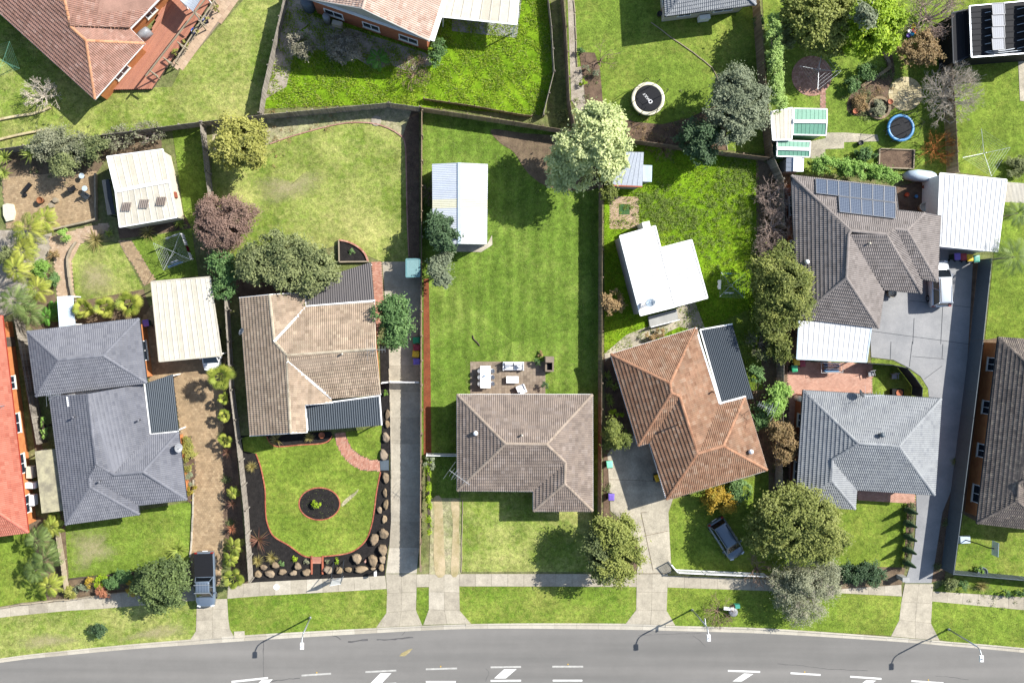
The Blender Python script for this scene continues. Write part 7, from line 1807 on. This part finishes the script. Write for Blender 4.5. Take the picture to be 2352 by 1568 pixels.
hedge('tall bright hedge along the brown paling fence', [(1775,48),(1779,130),(1781,200),(1785,238)], 25, 3.7, 'hedge')
hedge('clipped green hedge behind the solar-panel house', [(1880,378),(1920,386),(1965,391),(2010,398),(2045,402)], 30, 2.4, 'bright')
hedge('low mixed hedge along the dark driveway', [(2094,1160),(2090,1230),(2082,1300)], 8, .7, 'olive', .07)
hedge('short box hedge at the left edge of the dirt driveway', [(984,1060),(985,1140),(986,1222)], 6, 1.0, 'lime', .06)
hedge('climbing green strip on the red house side fence', [(98,960),(102,1000)], 6, 1.6, 'bright', .07)
for (x, y, rx, ry, lb) in ((1950,1318,22,28,'clipped bush at the left end of front hedge'),(1980,1310,24,22,'clipped bush in the middle of front hedge'),(2006,1322,20,28,'clipped bush at the right end of front hedge')):
    plant('clipped_bush', lb, [(x, y, rx, ry)], 1.5, 'dark', .08, 14, 28, .15, 'shrub', flat=1.0)
for i, (x, y) in enumerate(((2079,1168),(2077,1198),(2077,1229),(2076,1258),(2075,1288))):
    g = P(x, y); t = thing('small_conifer', 'pencil conifer, %s from the house in the row by dark driveway' % 'first second third fourth fifth'.split()[i], 'conifer', (g.x, g.y, 0), 'row of pencil conifers')
    m = MB(); m.tube([(g.x, g.y, 0), (g.x, g.y, 1.8)], [.04, .015], 6); m.build('trunk', M_timberdark, t)
    n = 1500; f = RNG.random(n)**.8; z = .1+f*1.9; r = .34*(1-f)**.7*(.3+.7*np.minimum(1, f*8))*np.sqrt(RNG.random(n))+.02; a = RNG.random(n)*6.283
    C = np.stack([g.x+r*np.cos(a), g.y+r*np.sin(a), z], 1); N = unit(np.stack([np.cos(a), np.sin(a), np.full(n, .8)], 1)+RNG.normal(size=(n, 3))*.4)
    leaf_object('foliage', C, N, .06+.03*RNG.random(n), RNG.random(n), LM['dark'], t)
# left: palms, flaxes
for (x, y, r, k, h, lb) in ((100,618,22,'bright',1.2,'bright green shrub among the pale gravel left of brick path'),(122,640,15,'mid',1.0,'small green shrub beside the lower brick path'),(118,590,14,'russet',.9,'flowering shrub at the bend of the brick path'),(146,540,13,'bright',1.0,'small leafy shrub below the terrace sleepers'),(20,590,24,'olive',1.6,'olive shrub at the left edge below the golden palms')):
    plant('shrub', lb, [(x, y, r, r*.9)], h, k, .07, 16, 22, .13, 'shrub')
feather_palm('feather_palm', 'bright feather palm in the gravel garden at far left', 52, 575, 36, 'palm', 2.4)
feather_palm('feather_palm', 'drooping feather palm beside the gravel garden path', 84, 665, 34, 'palm', 2.2)
for (x, y, R, h, lb) in ((64,525,44,2.6,'golden feather palm at the lower left of brick terrace'),(100,505,34,2.2,'smaller golden feather palm beside the terrace steps'),(30,690,46,3.4,'grey-green feather palm at the left edge above red house'),(66,720,36,2.6,'feather palm beside the blue-white walkway cover'),(35,620,34,2.8,'loose feather palm below the golden palms')):
    feather_palm('feather_palm', lb, x, y, R, 'palm' if 'golden' in lb else 'palmdark', h)
for (x, y, R, lb) in ((108,728,24,'bright fern at the foot of the walkway cover'),(125,705,18,'small fern beside the walkway cover')): fern('fern', lb, x, y, R, 'fern', 10, .5)
for (x, y, R, lb) in ((192,708,28,'fan palm leftmost of three below dry oval lawn'),(240,706,28,'fan palm in the middle of three below dry oval lawn'),(298,698,34,'fan palm rightmost of three below dry oval lawn')): fan_palm('fan_palm', lb, x, y, R, 'palm', 1.6, 20)
for (x, y, R, k, lb) in ((220,552,30,'flax','large striped flax at the top of dry oval lawn'),(340,532,22,'flax','flax below the cream gabled shed'),(412,514,18,'yucca','strap plant at the right end of shed bed'),(250,536,12,'yucca','small strap plant beside the steps')): rosette('flax', lb, x, y, R, k, 46, w=.07, el=(.15, 1.2), droop=.45)
fan_palm('fan_palm', 'large fan palm beside the white car bonnet', 507, 864, 36, 'palm', 2.4, 26)
for (x, y, R, lb) in ((515,914,16,'small fan palm below the large one by driveway fence'),(515,954,17,'fan palm second along the driveway fence'),(518,1010,19,'fan palm third along the driveway fence'),(537,1328,27,'fan palm at the fence foot beside the utility')): fan_palm('fan_palm', lb, x, y, R, 'palm', 1.3, 16)
for (x, y, R, k, lb) in ((521,1039,14,'flaxred','red cordyline below the third fan palm'),(533,1158,14,'flaxred','red cordyline in the middle of the driveway strip'),(531,1216,13,'coral','pink cordyline lower in the driveway strip'),(593,1240,30,'flaxred','bronze flax at the left corner of black mulch'),(635,1009,20,'flax','spiky plant under the tan house eave')): rosette('cordyline', lb, x, y, R, k, 44, w=.05, el=(.05, 1.3), droop=.3, stem=.7 if 'cordyline' in lb else .1)
for (x, y, R, lb) in ((534,1132,17,'feather palm beside the small letter wall of driveway'),(536,1255,26,'feather palm in the lower driveway strip'),(528,1285,20,'small feather palm above the fence-foot fan palm')): feather_palm('feather_palm', lb, x, y, R, 'palm', 1.3, 9)
for (x, y, R, k, lb) in ((625,1279,17,'straw','pale grass clump upper right of the bronze flax'),(592,1287,16,'straw','pale grass clump at the left mulch edge'),(578,1071,15,'straw','straw grass clump at the top left of black mulch'),(710,1004,14,'straw','straw grass clump under the tan house eave'),(2255,1345,20,'flax','flax clump in the far right verge bed')): rosette('grass_clump', lb, x, y, R, k, 120, w=.025, el=(.3, 1.4), droop=.5)
for (x, y, r, k, h, lb) in ((727,1158,9,'lime',.7,'small lime bush in the oval mulch bed'),(677,1282,5,'lime',.3,'tiny lime plant left of the brick steps'),(772,1288,5,'lime',.3,'tiny lime plant beside the sign'),(649,1292,6,'mid',.3,'tiny green weed in lower mulch'),(704,1290,5,'grey',.3,'tiny grey succulent left of steps'),(751,1288,4,'grey',.3,'tiny grey succulent right of steps'),(886,902,5,'bright',.3,'tiny bright plant in the mulch by driveway'),(808,578,6,'mid',.5,'small plant in the quarter-circle planter'),(1235,832,8,'mid',.8,'potted green plant beside the barbecue'),(1251,885,7,'dark',.8,'potted dark plant at the patio edge'),(1240,812,6,'russet',.4,'small brown weed above the barbecue')):
    plant('small_plant', lb, [(x, y, r, r)], h, k, .05, 80, 16, .06, 'plant')
plant('shrub', 'mixed flowering shrubs along the blue-grey house wall', [(430,1018,12,18),(433,1042,13,18),(430,1066,12,14)], 1.1, 'yellow', .07, 16, 22, .14, 'shrub')
plant('shrub', 'orange flowering shrub at the driveway corner of blue-grey house', [(441,1130,12,14)], .9, 'gold', .06, 20, 22, .1, 'shrub')
plant('shrub', 'spiky grey shrub above the orange flowering one', [(432,1098,10,18)], .8, 'sage', .06, 20, 20, .1, 'shrub')
plant('tree', 'dark leafy tree left of the parked utility', [(375,1320,52,46,3.8),(400,1345,40,40,3.6),(350,1345,44,38,3.4),(385,1375,42,30,3.0),(405,1300,30,28,3.2),(330,1330,26,22,2.8)], 3.8, 'olivedk', .12, clump=.24, lai=3.0)
for (x, y, r, k, h, lb) in ((310,1350,20,'gold',1.6,'golden-leaved shrub left of the dark leafy tree'),(290,1322,22,'mid',1.4,'green shrub above the golden-leaved one'),(262,1334,20,'mid',1.2,'green shrub in the middle of the footpath garden'),(232,1335,13,'lime',.8,'lime yellow shrub in the footpath garden'),(208,1338,10,'gold',.8,'small gold shrub in the footpath garden'),(240,1357,17,'coral',.8,'coral-leaved shrub hanging over the footpath'),(185,1352,14,'sage',.7,'grey succulent patch in the footpath garden'),(160,1360,14,'yellow',1.0,'yellowish shrub at the palm end of footpath garden')):
    plant('shrub', lb, [(x, y, r, r*.85)], h, k, .07, 18, 22, .13, 'shrub')
rosette('yucca', 'yellow striped yucca above the dark leafy tree', 410, 1262, 24, 'yucca', 50, w=.07)
for (x, y, R, h, lb) in ((118,1210,26,1.8,'feather palm at the corner of red house'),(85,1240,34,2.2,'feather palm upper in the boundary clump'),(105,1285,40,2.6,'feather palm in the middle of the boundary clump'),(80,1310,34,2.2,'feather palm left in the boundary clump'),(112,1345,32,2.0,'feather palm lowest in the boundary clump')): feather_palm('feather_palm', lb, x, y, R, 'palm' if h < 2.1 else 'palmdark', h, 12)
for (x, y, R, lb) in ((125,1186,18,'yucca at the front corner of blue-grey house'),(135,1205,16,'yucca just below the corner yucca')): fan_palm('fan_palm', lb, x, y, R, 'palm', 1.2, 14)
plant('shrub', 'small dark street shrub on the left verge', [(230,1443,17,15),(222,1450,12,10)], 1.3, 'dark', .09, 14, 24, .14, 'shrub')
# right-hand lots
feather_palm('feather_palm', 'tall feather palm at the right edge by white garage', 2330, 590, 48, 'palmdark', 4.0, 13)
feather_palm('feather_palm', 'feather palm below the pale side roof at right', 2338, 490, 36, 'palmdark', 2.6, 11)
for (x, y, r, k, lb) in ((2182,1340,14,'olive','bushy shrub left in the far right verge bed'),(2215,1345,10,'mid','small shrub second in the far right verge bed'),(2310,1360,10,'mid','small shrub low in the far right verge bed'),(2350,1362,9,'mid','small shrub at the right end of far verge bed'),(2335,385,26,'olive','leafy shrub at the right edge of far lawn')):
    plant('shrub', lb, [(x, y, r, r)], .8, k, .07, 20, 22, .12, 'shrub')
plant('shrub', 'small plant in the round grey planter', [(2251,1308,9,9)], .7, 'bright', .06, 30, 18, .08, 'shrub')
bare('branch_pile', 'heap of cut brown branches on the verge', 1651, 1405, 38, .7, M_twigbr, 14, 4, 'branches', up=.25, thick=.9)
plant('shrub', 'small leafy shrub beside the middle house side gate', [(987,1062,12,13)], 1.4, 'sage', .08, 18, 22, .12, 'shrub')
for (x, y, r, lb) in ((498,22,8,'small yellow-green plant at the top of the deck path'),(474,46,6,'plant in the upper blue pot'),(449,73,6,'plant in the lower blue pot'),(425,100,8,'leafy plant beside the red deck pot'),(402,120,7,'trailing plant at the end of deck rail')):
    plant('pot_plant', lb, [(x, y, r, r)], .9, 'yellow', .05, 60, 16, .06, 'plant')

# ------------------------------------------------------------------ grass that nobody could count
def grass(key, dens, L, mat, name='grass', clump=0.0):
    pts, z = LAWNS[key]; poly = [P(*p) for p in pts]; xs = [p.x for p in poly]; ys = [p.y for p in poly]
    x0, x1, y0, y1 = max(-52, min(xs)), min(52, max(xs)), max(-35, min(ys)), min(35, max(ys))
    n = int((x1-x0)*(y1-y0)*dens); X = RNG.uniform(x0, x1, n); Y = RNG.uniform(y0, y1, n)
    c = np.zeros(n, bool); j = len(poly)-1
    for i in range(len(poly)):
        xi, yi, xj, yj = poly[i].x, poly[i].y, poly[j].x, poly[j].y
        if yi != yj: c ^= ((yi > Y) != (yj > Y)) & (X < (xj-xi)*(Y-yi)/(yj-yi)+xi)
        j = i
    X, Y = X[c], Y[c]
    if clump:
        w = np.sin(X*1.7+1.3*np.sin(Y*1.1))*np.sin(Y*1.5+1.7*np.sin(X*.9))+.5*np.sin(X*4.1+Y*3.3); k = RNG.random(len(X)) < .45+clump*w; X, Y = X[k], Y[k]
    n = len(X); ll = L*(.5+RNG.random(n)); a = RNG.random(n)*6.283
    lean = np.stack([np.cos(a), np.sin(a), .55+.9*RNG.random(n)], 1); lean = unit(lean)
    base = np.stack([X, Y, np.full(n, z)], 1); side = np.stack([-np.sin(a), np.cos(a), np.zeros(n)], 1)*(.012+.022*L/.1*.5)
    V = np.stack([base-side, base+side, base+lean*ll[:, None]+np.stack([np.zeros(n), np.zeros(n), np.zeros(n)], 1)], 1).reshape(-1, 3)
    me = bpy.data.meshes.new(name); me.vertices.add(3*n); me.vertices.foreach_set('co', V.astype(np.float32).ravel()); me.loops.add(3*n); me.loops.foreach_set('vertex_index', np.arange(3*n, dtype=np.int32)); me.polygons.add(n); me.polygons.foreach_set('loop_start', np.arange(0, 3*n, 3, dtype=np.int32))
    at = me.attributes.new('tv', 'FLOAT', 'FACE'); at.data.foreach_set('value', (RNG.random(n)*.999).astype(np.float32)); me.materials.append(LM[mat]); me.update(calc_edges=True)
    o = put(name, me); o['kind'] = 'stuff'; return o
grass('top_rough', 150, .26, 'longg', 'long_grass', .45)
grass('top_rough', 40, .2, 'grassy', 'long_grass', .45)
grass('orange_house_back', 120, .20, 'longg', 'long_grass', .35)
for k in ('trampoline_yard','top_right_yard','far_right_top','far_right_mid','orange_house_side','orange_house_front','right_front','verge_right','verge_far_right','tan_front','tan_front_wedge','verge_mid','verge_target','verge_island','red_house_front','courtyard','grey_house_back_b','grey_house_back_c'):
    grass(k, 60, .09, 'grassl', 'grass', .3)
for k in ('target_back','target_front','left_back','top_left_a','top_left_b','verge_left','grey_house_front','grey_house_back_a','far_right_front'):
    grass(k, 50, .08, 'grassy', 'grass', .3)

def weeds(name, spots, key, leaf=.06):
    Cs, Ns, Ts = [], [], []
    for (x, y, r, n) in spots:
        k = 24; c = np.stack([RNG.normal(size=n)*r*.5+x, RNG.normal(size=n)*r*.5+y], 1); w = np.stack([(c[:, 0]-CX)/PXM, (CY-c[:, 1])/PXM, np.full(n, .1)], 1); rr = .06+.12*RNG.random(n)
        p = np.repeat(w, k, 0)+RNG.normal(size=(n*k, 3))*np.repeat(rr, k)[:, None]*np.array([1, 1, .6]); p[:, 2] = np.abs(p[:, 2])+.03
        Cs.append(p); Ns.append(unit(RNG.normal(size=(n*k, 3))*.6+np.array([0, 0, 1]))); Ts.append(np.repeat(RNG.random(n), k)*.6+RNG.random(n*k)*.35)
    C = np.concatenate(Cs); return leaf_object(name, C, np.concatenate(Ns), leaf*(.7+.6*RNG.random(len(C))), np.concatenate(Ts), LM[key], None, kind='stuff')
weeds('weeds', [(1500,500,50,90),(1530,470,40,70),(1560,540,60,80),(1640,460,60,60),(1680,430,60,80),(1700,400,40,60),(1480,460,24,30),(1590,500,60,60),(1650,560,60,50),(1710,500,30,40),(1440,500,40,12)], 'weed')
weeds('ground_cover', [(1340,230,30,10),(1360,180,20,10),(1560,300,60,14),(1980,250,30,40),(1970,215,30,30),(2040,170,20,24),(150,350,80,60),(80,330,60,30),(60,620,40,50),(90,640,40,50),(60,560,40,40),(510,1000,6,20),(520,1100,8,20),(530,1200,8,20),(1395,1120,6,12),(1420,1200,20,20),(1790,980,20,30),(1790,1080,16,24),(1750,950,20,20),(2150,1300,6,14),(2170,1200,6,14),(2190,1060,6,10),(2260,1350,50,24),(1330,280,20,30),(1290,270,14,20),(1230,272,20,16)], 'olive', .05)
weeds('leaf_litter', [(1480,300,60,30),(1600,300,60,40),(1770,500,24,50),(1775,420,20,30),(640,305,60,24),(740,275,50,18),(2010,220,40,30)], 'russet', .05)
